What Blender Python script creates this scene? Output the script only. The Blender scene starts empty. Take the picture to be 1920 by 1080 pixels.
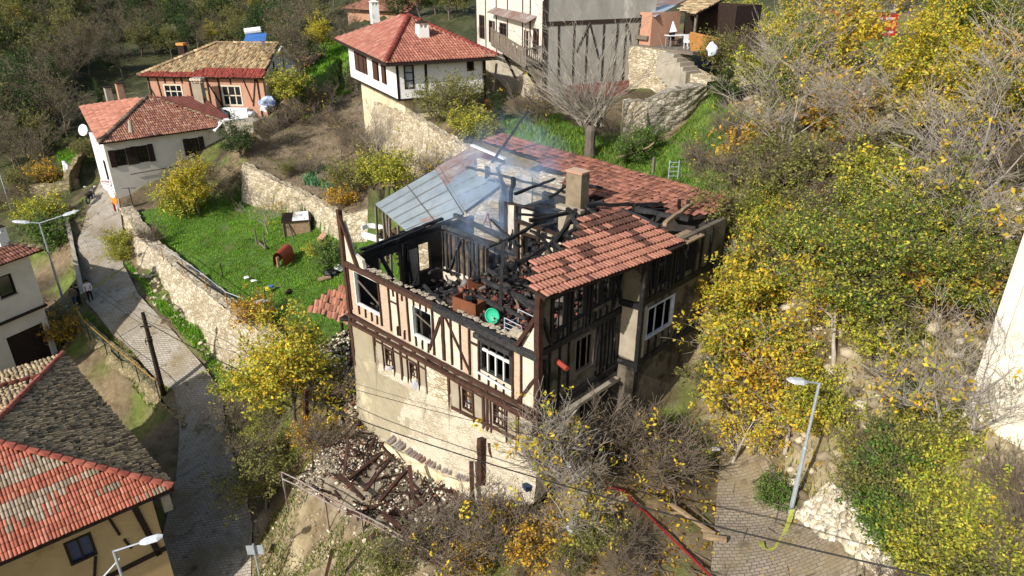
import bpy, bmesh, math, random
import numpy as np
from math import sin, cos, radians, pi, sqrt, atan2
from mathutils import Vector as V, Matrix
random.seed(7); rng = np.random.default_rng(7)
S = bpy.context.scene; COL = S.collection
# ---------------------------------------------------------------- camera, world, sun, exposure
CAMZ = 22.0
cd = bpy.data.cameras.new('camera'); cd.lens = 24; cd.sensor_width = 36; cd.clip_end = 900; cd.clip_start = .1
cam = bpy.data.objects.new('camera', cd); COL.objects.link(cam); cam.location = (0, 0, CAMZ)
cam.rotation_euler = (radians(65), 0, 0); S.camera = cam
SUN = V((-.66, -.75, .66)).normalized()          # direction towards the sun
w = bpy.data.worlds.new('World'); S.world = w; w.use_nodes = True; wn = w.node_tree
sky = wn.nodes.new('ShaderNodeTexSky'); sky.sky_type = 'NISHITA'; sky.sun_disc = False
sky.sun_elevation = math.asin(SUN.z); sky.sun_rotation = atan2(SUN.x, SUN.y); sky.air_density = 1.2; sky.dust_density = 1.5
wn.nodes['Background'].inputs[1].default_value = .12
wn.links.new(sky.outputs[0], wn.nodes['Background'].inputs[0])
sl = bpy.data.lights.new('sun', 'SUN'); sl.energy = 4.8; sl.angle = radians(.5); sl.color = (1, .955, .89)
so = bpy.data.objects.new('sun', sl); COL.objects.link(so); so.rotation_euler = SUN.to_track_quat('Z', 'Y').to_euler(); so.location = (-30, -30, 60)
S.view_settings.view_transform = 'Standard'; S.view_settings.look = 'None'; S.view_settings.gamma = 1
S.view_settings.exposure = .42
# ---------------------------------------------------------------- picture point -> place
CP, SP = cos(radians(25)), sin(radians(25))
def ray(px, py):
    v = (540-py)/1280
    return ((px-960)/1280, CP+v*SP, v*CP-SP)
def W(px, py, z):
    r = ray(px, py); s = (z-CAMZ)/r[2]
    return V((r[0]*s, r[1]*s, z))
def D(px, py, d):
    r = ray(px, py)
    return V((r[0]*d, r[1]*d, CAMZ+r[2]*d))
# ---------------------------------------------------------------- materials
def lin(h):
    if isinstance(h, str):
        c = [int(h[i:i+2], 16)/255 for i in (0, 2, 4)]
        return [((x+.055)/1.055)**2.4 if x > .04 else x/12.92 for x in c]
    return list(h)
M = {}
def mat(name, col, col2=None, scale=2., rough=.9, bump=0., bscale=None, kind='noise', attr=False, col3=None, s3=.4, t3=.55, metal=0., stretch=None, spec=.3, mix=.5, detail=6, cellrand=.0):
    m = bpy.data.materials.new(name); m.use_nodes = True; n = m.node_tree.nodes; l = m.node_tree.links
    b = n['Principled BSDF']; b.inputs['Roughness'].default_value = rough; b.inputs['Metallic'].default_value = metal
    b.inputs['Specular IOR Level'].default_value = spec
    tc = n.new('ShaderNodeTexCoord'); co = tc.outputs['Object']
    if kind == 'brick' or kind == 'pave':
        sx = n.new('ShaderNodeSeparateXYZ'); l.new(co, sx.inputs[0]); cb = n.new('ShaderNodeCombineXYZ')
        if kind == 'brick':
            ad = n.new('ShaderNodeMath'); l.new(sx.outputs[0], ad.inputs[0]); l.new(sx.outputs[1], ad.inputs[1])
            l.new(ad.outputs[0], cb.inputs[0]); l.new(sx.outputs[2], cb.inputs[1])
        else: l.new(sx.outputs[0], cb.inputs[0]); l.new(sx.outputs[1], cb.inputs[1])
        co2 = cb.outputs[0]
    if stretch:
        mp = n.new('ShaderNodeMapping'); mp.inputs['Scale'].default_value = stretch; l.new(co, mp.inputs[0]); co = mp.outputs[0]
    def nz(sc, det=detail, dist=0.):
        t = n.new('ShaderNodeTexNoise'); t.inputs['Scale'].default_value = sc; t.inputs['Detail'].default_value = det; t.inputs['Roughness'].default_value = .65
        t.inputs['Distortion'].default_value = dist; l.new(co, t.inputs['Vector']); return t.outputs[0]
    def ramp(src, a, bb):
        r = n.new('ShaderNodeMapRange'); r.inputs[1].default_value = a; r.inputs[2].default_value = bb; l.new(src, r.inputs[0]); return r.outputs[0]
    def mx(f, a, c, mode='MIX'):
        x = n.new('ShaderNodeMix'); x.data_type = 'RGBA'; x.blend_type = mode
        if isinstance(f, float): x.inputs[0].default_value = f
        else: l.new(f, x.inputs[0])
        for i, q in ((6, a), (7, c)):
            if hasattr(q, 'is_linked'): l.new(q, x.inputs[i])
            else: x.inputs[i].default_value = (*q, 1)
        return x.outputs[2]
    c1 = lin(col); c2 = lin(col2) if col2 else [x*.7 for x in c1]; h = None
    if attr:
        at = n.new('ShaderNodeAttribute'); at.attribute_name = 'Col'
        out = mx(ramp(nz(scale), .3, .7), at.outputs[0], mx(1., at.outputs[0], [x*1.0 for x in c1], 'MULTIPLY'))
        h = nz(bscale or scale*2)
    elif kind in ('brick', 'pave'):
        t = n.new('ShaderNodeTexBrick'); l.new(co2, t.inputs['Vector']); t.inputs['Scale'].default_value = scale
        t.inputs['Color1'].default_value = (*c1, 1); t.inputs['Color2'].default_value = (*c2, 1); t.inputs['Mortar'].default_value = (*(lin(col3) if col3 else c2), 1)
        t.inputs['Mortar Size'].default_value = .02; t.inputs['Bias'].default_value = 0.
        if kind == 'brick': t.inputs['Brick Width'].default_value = .22; t.inputs['Row Height'].default_value = .07; t.inputs['Mortar Size'].default_value = .012
        else: t.inputs['Brick Width'].default_value = .24; t.inputs['Row Height'].default_value = .14; t.inputs['Mortar Size'].default_value = .012
        out = mx(ramp(nz(1.3), .35, .7), t.outputs[0], mx(.5, t.outputs[0], c2)); h = t.outputs[1]
        iv = n.new('ShaderNodeMath'); iv.operation = 'SUBTRACT'; iv.inputs[0].default_value = 1; l.new(h, iv.inputs[1]); h = iv.outputs[0]
        if kind == 'pave': out = mx(ramp(nz(.45, 9), .42, .66), out, lin('7a6c52')); out = mx(ramp(nz(1.7, 9), .56, .7), out, lin('5c5240'))
    elif kind == 'stone':
        nv_ = n.new('ShaderNodeTexNoise'); nv_.inputs['Scale'].default_value = scale*.8; nv_.inputs['Detail'].default_value = 3; l.new(co, nv_.inputs['Vector'])
        va = n.new('ShaderNodeVectorMath'); va.operation = 'MULTIPLY_ADD'; l.new(nv_.outputs['Color'], va.inputs[0]); va.inputs[1].default_value = (.9/scale,)*3; l.new(co, va.inputs[2]); co = va.outputs[0]
        t = n.new('ShaderNodeTexVoronoi'); t.inputs['Scale'].default_value = scale; l.new(co, t.inputs['Vector'])
        e = n.new('ShaderNodeTexVoronoi'); e.feature = 'DISTANCE_TO_EDGE'; e.inputs['Scale'].default_value = scale; l.new(co, e.inputs['Vector'])
        bw = n.new('ShaderNodeRGBToBW'); l.new(t.outputs['Color'], bw.inputs[0])
        out = mx(ramp(bw.outputs[0], .25, .75), c1, c2)
        out = mx(ramp(e.outputs[0], .0, .07), lin(col3) if col3 else [x*.45 for x in c1], out)
        if t3 < 1: out = mx(ramp(nz(s3), t3, t3+.08), out, c1)       # plaster that still covers the stones
        h = ramp(e.outputs[0], 0, .18)
    elif kind == 'planks':
        t = n.new('ShaderNodeTexWave'); t.inputs['Scale'].default_value = scale; t.inputs['Distortion'].default_value = .6; l.new(co, t.inputs['Vector']); t.bands_direction = 'X'
        out = mx(ramp(nz(3), .3, .7), c1, c2); h = t.outputs[1]
        out = mx(ramp(h, .0, .12), [x*.3 for x in c1], out)
    else:
        out = mx(ramp(nz(scale, dist=.3), .5-mix*.4, .5+mix*.4), c1, c2)
        h = nz(bscale or scale*4)
    if col3 and kind in ('noise', 'planks'): out = mx(ramp(nz(s3, 8), t3, t3+.1), out, lin(col3))
    l.new(out, b.inputs['Base Color'])
    if bump:
        bp = n.new('ShaderNodeBump'); bp.inputs['Strength'].default_value = min(bump, 1); bp.inputs['Distance'].default_value = .03*max(1, bump)
        l.new(h, bp.inputs['Height']); l.new(bp.outputs[0], b.inputs['Normal'])
    M[name] = m; return m
mat('ground', (.42, .38, .3), attr=True, scale=2.2, bump=2., bscale=6, detail=10)
mat('tile', (.72, .66, .62), attr=True, scale=3, bump=.2, rough=.85)
mat('leaf', (1, 1, .95), attr=True, scale=1.5, rough=.7)
def _translucent(m, f):
    n = m.node_tree.nodes; l = m.node_tree.links; b = n['Principled BSDF']; t = n.new('ShaderNodeBsdfTranslucent'); x = n.new('ShaderNodeMixShader'); x.inputs[0].default_value = f
    l.new(b.inputs['Base Color'].links[0].from_socket, t.inputs[0]); l.new(b.outputs[0], x.inputs[1]); l.new(t.outputs[0], x.inputs[2]); l.new(x.outputs[0], n['Material Output'].inputs[0])
_translucent(M['leaf'], .35)
mat('stonebits', (.7, .68, .64), attr=True, scale=4, bump=.4)
mat('bark', '6b6157', '4a4138', scale=3, bump=.6, stretch=(1, 1, .3))
mat('bark_pale', 'a89f92', '7d7568', scale=3, bump=.5, stretch=(1, 1, .3))
mat('twig', '7d7263', '57493a', scale=2)
mat('paver', 'aaa294', '938b7d', kind='pave', scale=1, col3='4c483f', bump=.5)
mat('paver_dirty', '9a8f7d', '82776a', kind='pave', scale=1, col3='443c2f', bump=.6)
mat('plaster_old', 'cdbf9f', 'b8a98a', scale=.9, bump=.5, bscale=14, kind='stone', col3='a39678', t3=.46, s3=.6)
M['plaster_old'].name = 'plaster_old'
mat('plaster_base', 'bbb09b', 'a2967f', scale=6.5, kind='stone', bump=.8, col3='93876f', s3=.8, t3=.45, stretch=(1, 1, 1.7))
mat('plaster_grey', '9a9078', '857b66', scale=.8, bump=.6, bscale=12, col3='b5a98c', s3=.5, t3=.6)
mat('infill_cream', 'cdc3b1', 'b0a490', scale=1.8, bump=.9, bscale=7, col3='957c66', s3=1.3, t3=.58)
mat('infill_grey', '9c9280', '887d6b', scale=1.6, bump=.6, bscale=8)
mat('infill_shade', '6d6555', '4f483b', scale=1.3, bump=.8, bscale=8, col3='332d26', s3=.9, t3=.5)  # sooty grey infill, darkened further to paint in the side's shade
mat('brick_pale', '9c806a', 'b39c85', kind='brick', scale=1, col3='bfac95', bump=.6)
mat('brick_red', 'b26a52', 'a4785f', kind='brick', scale=1, col3='b59b84', bump=.4)
mat('white_stone', 'c9bda4', 'a5967a', kind='stone', scale=3.2, col3='7d6d52', t3=2., bump=1., stretch=(1, 1, 2.2))
mat('white_plaster', 'e9e7e2', 'd9d6ce', scale=.6, bump=.1, bscale=10)
mat('white_stain', 'd6cfc2', 'bdb5a6', scale=.5, bump=.2, bscale=8, col3='9f9484', s3=.35, t3=.6)
mat('tower_white', 'd9d3c3', 'c5bca6', scale=1.6, col3='aa9d82', t3=.6, s3=.9, bump=.9, bscale=5)
mat('ochre_plaster', 'b39b71', 'a0895f', scale=.8, bump=.4, bscale=9, col3='8c7650', s3=.6, t3=.6)
mat('grey_shaded_wall', '8f8c84', '75726b', scale=1.1, bump=.6, bscale=5, col3='a3a098', s3=.7, t3=.58, stretch=(1, 1, .4)); mat('wood_brown', '4f3427', '33241c', scale=5, bump=.6, stretch=(1, 1, .2))
mat('wood_dark', '33251d', '1f1712', scale=5, bump=.5)
mat('wood_red', '432a20', '2b1b14', scale=4, bump=.5)
mat('wood_grey', '7b7062', '575047', scale=6, bump=.6)
mat('wood_raw', '9b8467', '6d5a44', scale=6, bump=.5)
mat('char', '1b1a1a', '0d0c0c', scale=6, rough=.7, bump=1., bscale=18, col3='4a494a', s3=3.5, t3=.6)
mat('char_grey', '3b3a3a', '191817', scale=5, rough=.75, bump=1., bscale=16, col3='6b6865', s3=4, t3=.6)
mat('char_beam_brown', '4c2e22', '1e1714', scale=2.2, rough=.8, bump=.8, bscale=12)
mat('soot', '3a3530', '161413', scale=1.1, bump=.6, bscale=7, col3='6f6454', s3=.9, t3=.64)
mat('soot_plank', '7a6850', '332a21', kind='planks', scale=2.6, bump=.8, col3='1c1815', s3=1.2, t3=.55)
mat('black', '0c0b0b', '050505', scale=3)
mat('glass', '1a1f24', '10141a', scale=1, rough=.12, spec=.6)
mat('glass_blue', '33486a', '27364f', scale=1, rough=.12, spec=.6)
mat('curtain', 'b9bcc2', '8d9098', scale=3)
mat('frame_white', 'd9d9d4', 'c2c2bc', scale=3)
mat('metal_roof', '7f888d', '687177', scale=.9, rough=.85, spec=.1, bump=.15, col3='7b6358', s3=.45, t3=.6)
mat('metal_rust', '6d4a3e', '857e78', scale=.9, rough=.75, metal=.0, col3='928c86', s3=.6, t3=.56)
mat('maroon_sheet', '5b312b', '6f423a', scale=1.2, rough=.5, metal=.1)
mat('galv', 'b4bcc2', '98a1a7', scale=3, rough=.45, metal=.4)
mat('lamp_grey', 'c9ced1', 'b3b9bd', scale=3, rough=.4)
mat('concrete', 'a29a8b', '877f70', scale=1.5, bump=.4, bscale=12)
mat('red_paint', 'a8201c', '8a1815', scale=1, rough=.4)
mat('red_roof_metal', '9c4332', '85382b', scale=1.5, rough=.6)
mat('hose_red', '821d1b', '6b1614', scale=3, rough=.7); mat('yellow_tape', '9fa34a', '6f7236', scale=4, rough=.5)
mat('orange', 'd98b3a', 'c47a2d', scale=2, rough=.4)
mat('white', 'dedede', 'cfcfcf', scale=3, rough=.5)
mat('black_rubber', '141414', '0c0c0c', scale=3, rough=.6)
mat('blue', '3a6aa8', '2c5590', scale=2, rough=.6)
mat('tarp_blue', '3b4f7a', 'a9b6cf', scale=2, rough=.5, mix=.2)
mat('green_plastic', '23a37c', '1f9370', scale=2, rough=.5)
mat('cabinet', '754830', '573522', scale=1.5, rough=.6)
mat('skin', 'b98a6c', 'a87a5c', scale=3)
mat('jeans', '2e3d58', '26334a', scale=5)
mat('dark_cloth', '1d1d20', '141416', scale=5)
mat('pink_white', 'd9cfcf', 'cfc2c2', scale=5)
mat('chimney_soot', '857762', '665a48', scale=1.4, bump=.4, col3='3b3229', s3=.8, t3=.6)
mat('chartreuse', '9aa33a', '7f8a2c', scale=3)
mat('yellow_blob', 'd0c43c', 'b8ac2c', scale=3)
mat('green_wire', '49705c', '3b5c4b', scale=3)
mat('yellow_pipe', 'b8862e', '9b7026', scale=3)
mat('tan_wood', 'c48a4a', 'a8743c', scale=2)
mat('tarp_white', 'dde2ea', 'b4bccb', scale=3)
# ---------------------------------------------------------------- things
class MB:
    def __init__(s): s.v = []; s.f = []; s.m = []; s.mi = 0
    def add(s, vs, fs):
        k = len(s.v); s.v += [tuple(a) for a in vs]; s.f += [tuple(i+k for i in f) for f in fs]; s.m += [s.mi]*len(fs)
    def hexa(s, p): s.add(p, [(0, 3, 2, 1), (4, 5, 6, 7), (0, 1, 5, 4), (1, 2, 6, 5), (2, 3, 7, 6), (3, 0, 4, 7)])
    def beam(s, p, q, w=.1, h=None, up=(0, 0, 1), taper=1., jit=0.):
        p = V(p); q = V(q); h = h or w; d = (q-p).normalized(); u = V(up)
        if abs(d.dot(u)) > .97: u = V((0.7, .71, 0))
        a = d.cross(u).normalized(); b = a.cross(d)
        if jit:                                           # a burnt or weathered beam: rings that wander
            n = max(3, int((q-p).length/.35)); k = len(s.v); rs = []
            for i in range(n+1):
                c = p.lerp(q, i/n)+a*random.uniform(-jit, jit)*.3+b*random.uniform(-jit, jit)*.3; t = 1-(1-taper)*i/n
                for sx, sy in ((-1, -1), (1, -1), (1, 1), (-1, 1)):
                    rs.append(c+a*sx*w/2*t*random.uniform(1-jit*3, 1+jit)+b*sy*h/2*t*random.uniform(1-jit*3, 1+jit))
            fs = [(3, 2, 1, 0), (4*n, 4*n+1, 4*n+2, 4*n+3)]
            for i in range(n):
                for j in range(4): fs.append((4*i+j, 4*i+(j+1) % 4, 4*i+4+(j+1) % 4, 4*i+4+j))
            s.add(rs, fs); return
        pts = []
        for e, t in ((p, 1.), (q, taper)):
            for sx, sy in ((-1, -1), (1, -1), (1, 1), (-1, 1)): pts.append(e+a*sx*w/2*t+b*sy*h/2*t)
        s.hexa(pts)
    def tube(s, pts, r, n=6, r2=None, cap=True):
        pts = [V(p) for p in pts]; k = []; m = len(pts)
        for i, p in enumerate(pts):
            d = (pts[min(i+1, m-1)]-pts[max(i-1, 0)]).normalized(); u = V((0, 0, 1)) if abs(d.z) < .95 else V((1, 0, 0))
            a = d.cross(u).normalized(); b = a.cross(d); rr = (r if r2 is None else r+(r2-r)*i/(m-1)) if not isinstance(r, list) else r[i]
            for j in range(n): t = 2*pi*j/n; k.append(p+a*cos(t)*rr+b*sin(t)*rr)
        fs = [(i*n+j, i*n+(j+1) % n, (i+1)*n+(j+1) % n, (i+1)*n+j) for i in range(m-1) for j in range(n)]
        if cap: fs += [tuple(range(n))[::-1], tuple((m-1)*n+j for j in range(n))]
        s.add(k, fs)
    def cone(s, p, q, r0, r1, n=10): s.tube([p, q], [r0, r1], n)
    def blob(s, c, r, seed=0, sq=(1, 1, 1), jag=.25):
        bm = bmesh.new(); bmesh.ops.create_icosphere(bm, subdivisions=2, radius=1); R = random.Random(seed)
        vs = [V((v.co.x*r*sq[0], v.co.y*r*sq[1], v.co.z*r*sq[2]))*R.uniform(1-jag, 1+jag*.4)+V(c) for v in bm.verts]
        s.add(vs, [tuple(v.index for v in f.verts) for f in bm.faces]); bm.free()
    def prism(s, poly, z0, z1):
        n = len(poly); z0 = z0 if isinstance(z0, list) else [z0]*n; z1 = z1 if isinstance(z1, list) else [z1]*n
        s.add([(p[0], p[1], z0[i]) for i, p in enumerate(poly)]+[(p[0], p[1], z1[i]) for i, p in enumerate(poly)],
              [tuple(range(n))[::-1], tuple(range(n, 2*n))]+[(i, (i+1) % n, n+(i+1) % n, n+i) for i in range(n)])
    def build(s, name, m, parent=None, smooth=False, **kw):
        me = bpy.data.meshes.new(name); inv = parent.matrix_world.inverted() if parent else None
        if parent is None and s.v:
            a = np.array(s.v); o0 = V((float(a[:, 0].mean()), float(a[:, 1].mean()), float(a[:, 2].min()))); inv = Matrix.Translation(-o0)
        vs = [inv @ V(v) for v in s.v] if inv else s.v
        me.from_pydata(vs, [], s.f)
        for mm in (m if isinstance(m, list) else [m]): me.materials.append(M[mm])
        if isinstance(m, list): me.polygons.foreach_set('material_index', s.m)
        if smooth: me.polygons.foreach_set('use_smooth', [True]*len(s.f))
        me.update(); o = bpy.data.objects.new(name, me); COL.objects.link(o)
        if parent: o.parent = parent; o['_w'] = 1; del o['_w']
        else: o.location = o0
        tag(o, **kw); return o
def tag(o, label=None, category=None, group=None, kind=None):
    for k, v in (('label', label), ('category', category), ('group', group), ('kind', kind)):
        if v: o[k] = v
    return o
def empty(name, loc, rz=0, **kw):
    o = bpy.data.objects.new(name, None); COL.objects.link(o); o.location = loc; o.rotation_euler = (0, 0, rz)
    o.matrix_world = Matrix.Translation(V(loc)) @ Matrix.Rotation(rz, 4, 'Z'); o.empty_display_size = .3
    return tag(o, **kw)
def copy_tree(o, parent=None):
    c = o.copy(); COL.objects.link(c)
    if parent: c.parent = parent
    for ch in o.children: copy_tree(ch, c)
    return c
def npmesh(name, m, verts, faces, cols=None, parent=None, smooth=False, **kw):
    """verts (n,3) world, faces (k,4|3) int, cols (n,3) linear"""
    verts = np.asarray(verts, float)
    if parent is None: o0 = V((float(verts[:, 0].mean()), float(verts[:, 1].mean()), float(verts[:, 2].min()))); T = np.array(Matrix.Translation(-o0))
    else: T = np.array(parent.matrix_world.inverted())
    v = verts @ T[:3, :3].T + T[:3, 3]
    me = bpy.data.meshes.new(name); n = len(v); k, q = faces.shape
    me.vertices.add(n); me.vertices.foreach_set('co', v.astype(np.float32).ravel())
    me.loops.add(k*q); me.loops.foreach_set('vertex_index', faces.astype(np.int32).ravel())
    me.polygons.add(k); me.polygons.foreach_set('loop_start', np.arange(0, k*q, q, dtype=np.int32))
    if smooth: me.polygons.foreach_set('use_smooth', np.ones(k, bool))
    me.update(calc_edges=True); me.validate()
    if cols is not None:
        a = me.color_attributes.new('Col', 'FLOAT_COLOR', 'POINT'); c = np.ones((n, 4), np.float32); c[:, :3] = cols; a.data.foreach_set('color', c.ravel())
    me.materials.append(M[m]); o = bpy.data.objects.new(name, me); COL.objects.link(o)
    if parent: o.parent = parent
    else: o.location = o0
    return tag(o, **kw)
def pal(*hs): return np.array([lin(h) for h in hs])
def vnoise(x, y, s, seed=0):
    """cheap smooth value noise, arrays"""
    x = np.asarray(x)/s; y = np.asarray(y)/s; xi = np.floor(x).astype(int); yi = np.floor(y).astype(int); fx = x-xi; fy = y-yi
    fx = fx*fx*(3-2*fx); fy = fy*fy*(3-2*fy)
    def h(a, b):
        t = np.sin(a*127.1+b*311.7+seed*74.7)*43758.5453; return t-np.floor(t)
    return (h(xi, yi)*(1-fx)+h(xi+1, yi)*fx)*(1-fy)+(h(xi, yi+1)*(1-fx)+h(xi+1, yi+1)*fx)*fy*1.0
def inpoly(x, y, P):
    x = np.asarray(x); y = np.asarray(y); r = np.zeros(x.shape, bool); n = len(P)
    for i in range(n):
        x0, y0 = P[i][0], P[i][1]; x1, y1 = P[(i+1) % n][0], P[(i+1) % n][1]
        c = (y0 > y) != (y1 > y)
        r ^= c & (x < (x1-x0)*(y-y0)/((y1-y0) if y1 != y0 else 1e-9)+x0)
    return r
def _ico(k):
    bm = bmesh.new(); bmesh.ops.create_icosphere(bm, subdivisions=k, radius=1); v = np.array([tuple(a.co) for a in bm.verts]); f = np.array([[a.index for a in q.verts] for q in bm.faces]); bm.free(); return v, f
def rocks(name, x, y, z, r, pals, k=1, sub=.35, smooth=False, **kw):
    bv, bf = _ico(k); n = len(x); g = np.random.default_rng(n); nv = len(bv)
    d = 1+g.uniform(-sub, sub*.4, (n, nv)); sc = np.stack([g.uniform(.7, 1.3, n), g.uniform(.7, 1.3, n), g.uniform(.4, .85, n)], 1)
    P = bv[None]*d[..., None]*sc[:, None]; th = g.uniform(0, 6.28, n); c, s = np.cos(th), np.sin(th); ti = g.normal(0, .3, n)
    X = P[..., 0]*c[:, None]-P[..., 1]*s[:, None]; Y = P[..., 0]*s[:, None]+P[..., 1]*c[:, None]; Z = P[..., 2]+X*ti[:, None]
    P = np.stack([X, Y, Z], -1)*r[:, None, None]+np.stack([x, y, z], 1)[:, None]
    col = pals[g.integers(0, len(pals), n)]*g.uniform(.75, 1.15, (n, 1)); return npmesh(name, 'stonebits', P.reshape(-1, 3), (np.arange(n)[:, None, None]*nv+bf).reshape(-1, 3), np.repeat(col, nv, 0), None, smooth, **kw)
# tiles on a roof plane: P0 eave corner, e along the eave, s up the slope, poly in (a, b) metres
PAL_RED = pal('9a6a58', 'a67361', '8e6050', 'a26e55', '85594a', 'a87d68')
PAL_OLD = pal('b09c7a', 'bfaa86', '958468', '7a6c56', 'b8a078', '685c4a', 'a08c6c', 'ab9670')
PAL_PALE = pal('a99672', 'bda982', '8f7d5e', 'b29f7a', '7d6a50', 'a0835f')
def tiles(name, P0, e, s, poly, palette, parent, wd=.22, ln=.36, pick=None, jag=.0, high=.05, tl=.035, **kw):
    P0 = np.array(P0); e = np.array(V(e).normalized()); s = np.array(V(s).normalized()); n = np.cross(e, s); n /= np.linalg.norm(n)
    if n[2] < 0: n = -n
    A = [p[0] for p in poly]; B = [p[1] for p in poly]
    aa, bb = np.meshgrid(np.arange(min(A)+wd/2, max(A)+.01, wd), np.arange(min(B)+ln*.5, max(B)+ln*.2, ln)); aa = aa.ravel(); bb = bb.ravel()
    k = inpoly(aa, bb, poly); aa = aa[k]; bb = bb[k]
    N = len(aa); prof = np.array([(-.5, 0), (-.36, .72), (0, 1), (.36, .72), (.5, 0)])
    u = np.concatenate([prof[:, 0], prof[:, 0]]); h = np.concatenate([prof[:, 1], prof[:, 1]])
    lo = np.array([-.56]*5+[.5]*5); tilt = np.array([tl]*5+[.0]*5)
    ja = rng.normal(0, jag, (N, 1)); jb = rng.normal(0, jag, (N, 1)); rot = rng.normal(0, jag*1.5, (N, 1)); jh = np.abs(rng.normal(0, jag*.5, (N, 1)))
    sag = (vnoise(aa, bb, 2.3, len(name))-.5)[:, None]*.06+rng.normal(0, .004, (N, 1))
    a = aa[:, None]+u*wd+ja+lo*ln*rot; b = bb[:, None]+lo*ln+jb; z = .03+h*high+tilt+sag+jh
    P = P0+a[..., None]*e+b[..., None]*s+z[..., None]*n
    f = np.array([(i, i+1, i+6, i+5) for i in range(4)]+[(0, 4, 3, 1), (1, 3, 2, 2)])
    F = (np.arange(N)[:, None, None]*10+np.array([(i, i+1, i+6, i+5) for i in range(4)])).reshape(-1, 4)
    E_ = (np.arange(N)[:, None, None]*10+np.array([(4, 3, 1, 0)])).reshape(-1, 4)
    c = pick(aa, bb) if pick is not None else palette[rng.integers(0, len(palette), N)]
    c = c*rng.uniform(.82, 1.15, (N, 1))
    return npmesh(name, 'tile', P.reshape(-1, 3), np.concatenate([F, E_]), np.repeat(c, 10, 0), parent, **kw)
def caps(name, p, q, palette, parent, r=.13, ln=.42, **kw):
    p = V(p); q = V(q); n = max(2, int((q-p).length/ln)); d = (q-p).normalized(); a = d.cross(V((0, 0, 1))).normalized(); b = a.cross(d)
    vs = []; cs = []
    for i in range(n):
        c0 = p.lerp(q, i/n); c1 = p.lerp(q, (i+1.12)/n); col = palette[rng.integers(0, len(palette))]*rng.uniform(.85, 1.1)
        for c, rr, dz in ((c0, r*1.12, .03), (c1, r*.95, 0)):
            for t in (-1.45, -.8, 0, .8, 1.45): vs.append(c+a*sin(t)*rr+b*(cos(t)*rr+dz-.01)); cs.append(col)
    F = (np.arange(n)[:, None, None]*10+np.array([(i, i+5, i+6, i+1) for i in range(4)])).reshape(-1, 4)
    E_ = (np.arange(n)[:, None, None]*10+np.array([(0, 1, 3, 4)])).reshape(-1, 4)
    return npmesh(name, 'tile', np.array([tuple(v) for v in vs]), np.concatenate([F, E_]), np.array(cs), parent, **kw)
# ================================================================ terrain
class RBF:
    def __init__(s, pts):
        s.p = np.array([tuple(W(*q)) if len(q) == 3 else tuple(q[:3]) for q in pts]); n = len(s.p)
        A = np.zeros((n+3, n+3)); d = np.linalg.norm(s.p[:, None, :2]-s.p[None, :, :2], axis=2); A[:n, :n] = d-np.eye(n)*.3
        A[:n, n] = 1; A[n, :n] = 1; A[:n, n+1:] = s.p[:, :2]; A[n+1:, :n] = s.p[:, :2].T
        s.w = np.linalg.solve(A, np.concatenate([s.p[:, 2], [0, 0, 0]])); s.n = n
    def __call__(s, x, y):
        x = np.atleast_1d(x).astype(float); y = np.atleast_1d(y).astype(float); out = s.w[s.n]+s.w[s.n+1]*x+s.w[s.n+2]*y
        for i in range(s.n): out = out+s.w[i]*np.hypot(x-s.p[i, 0], y-s.p[i, 1])
        return out
def A4(x, y, z): return (x, y, z, 0)
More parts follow.
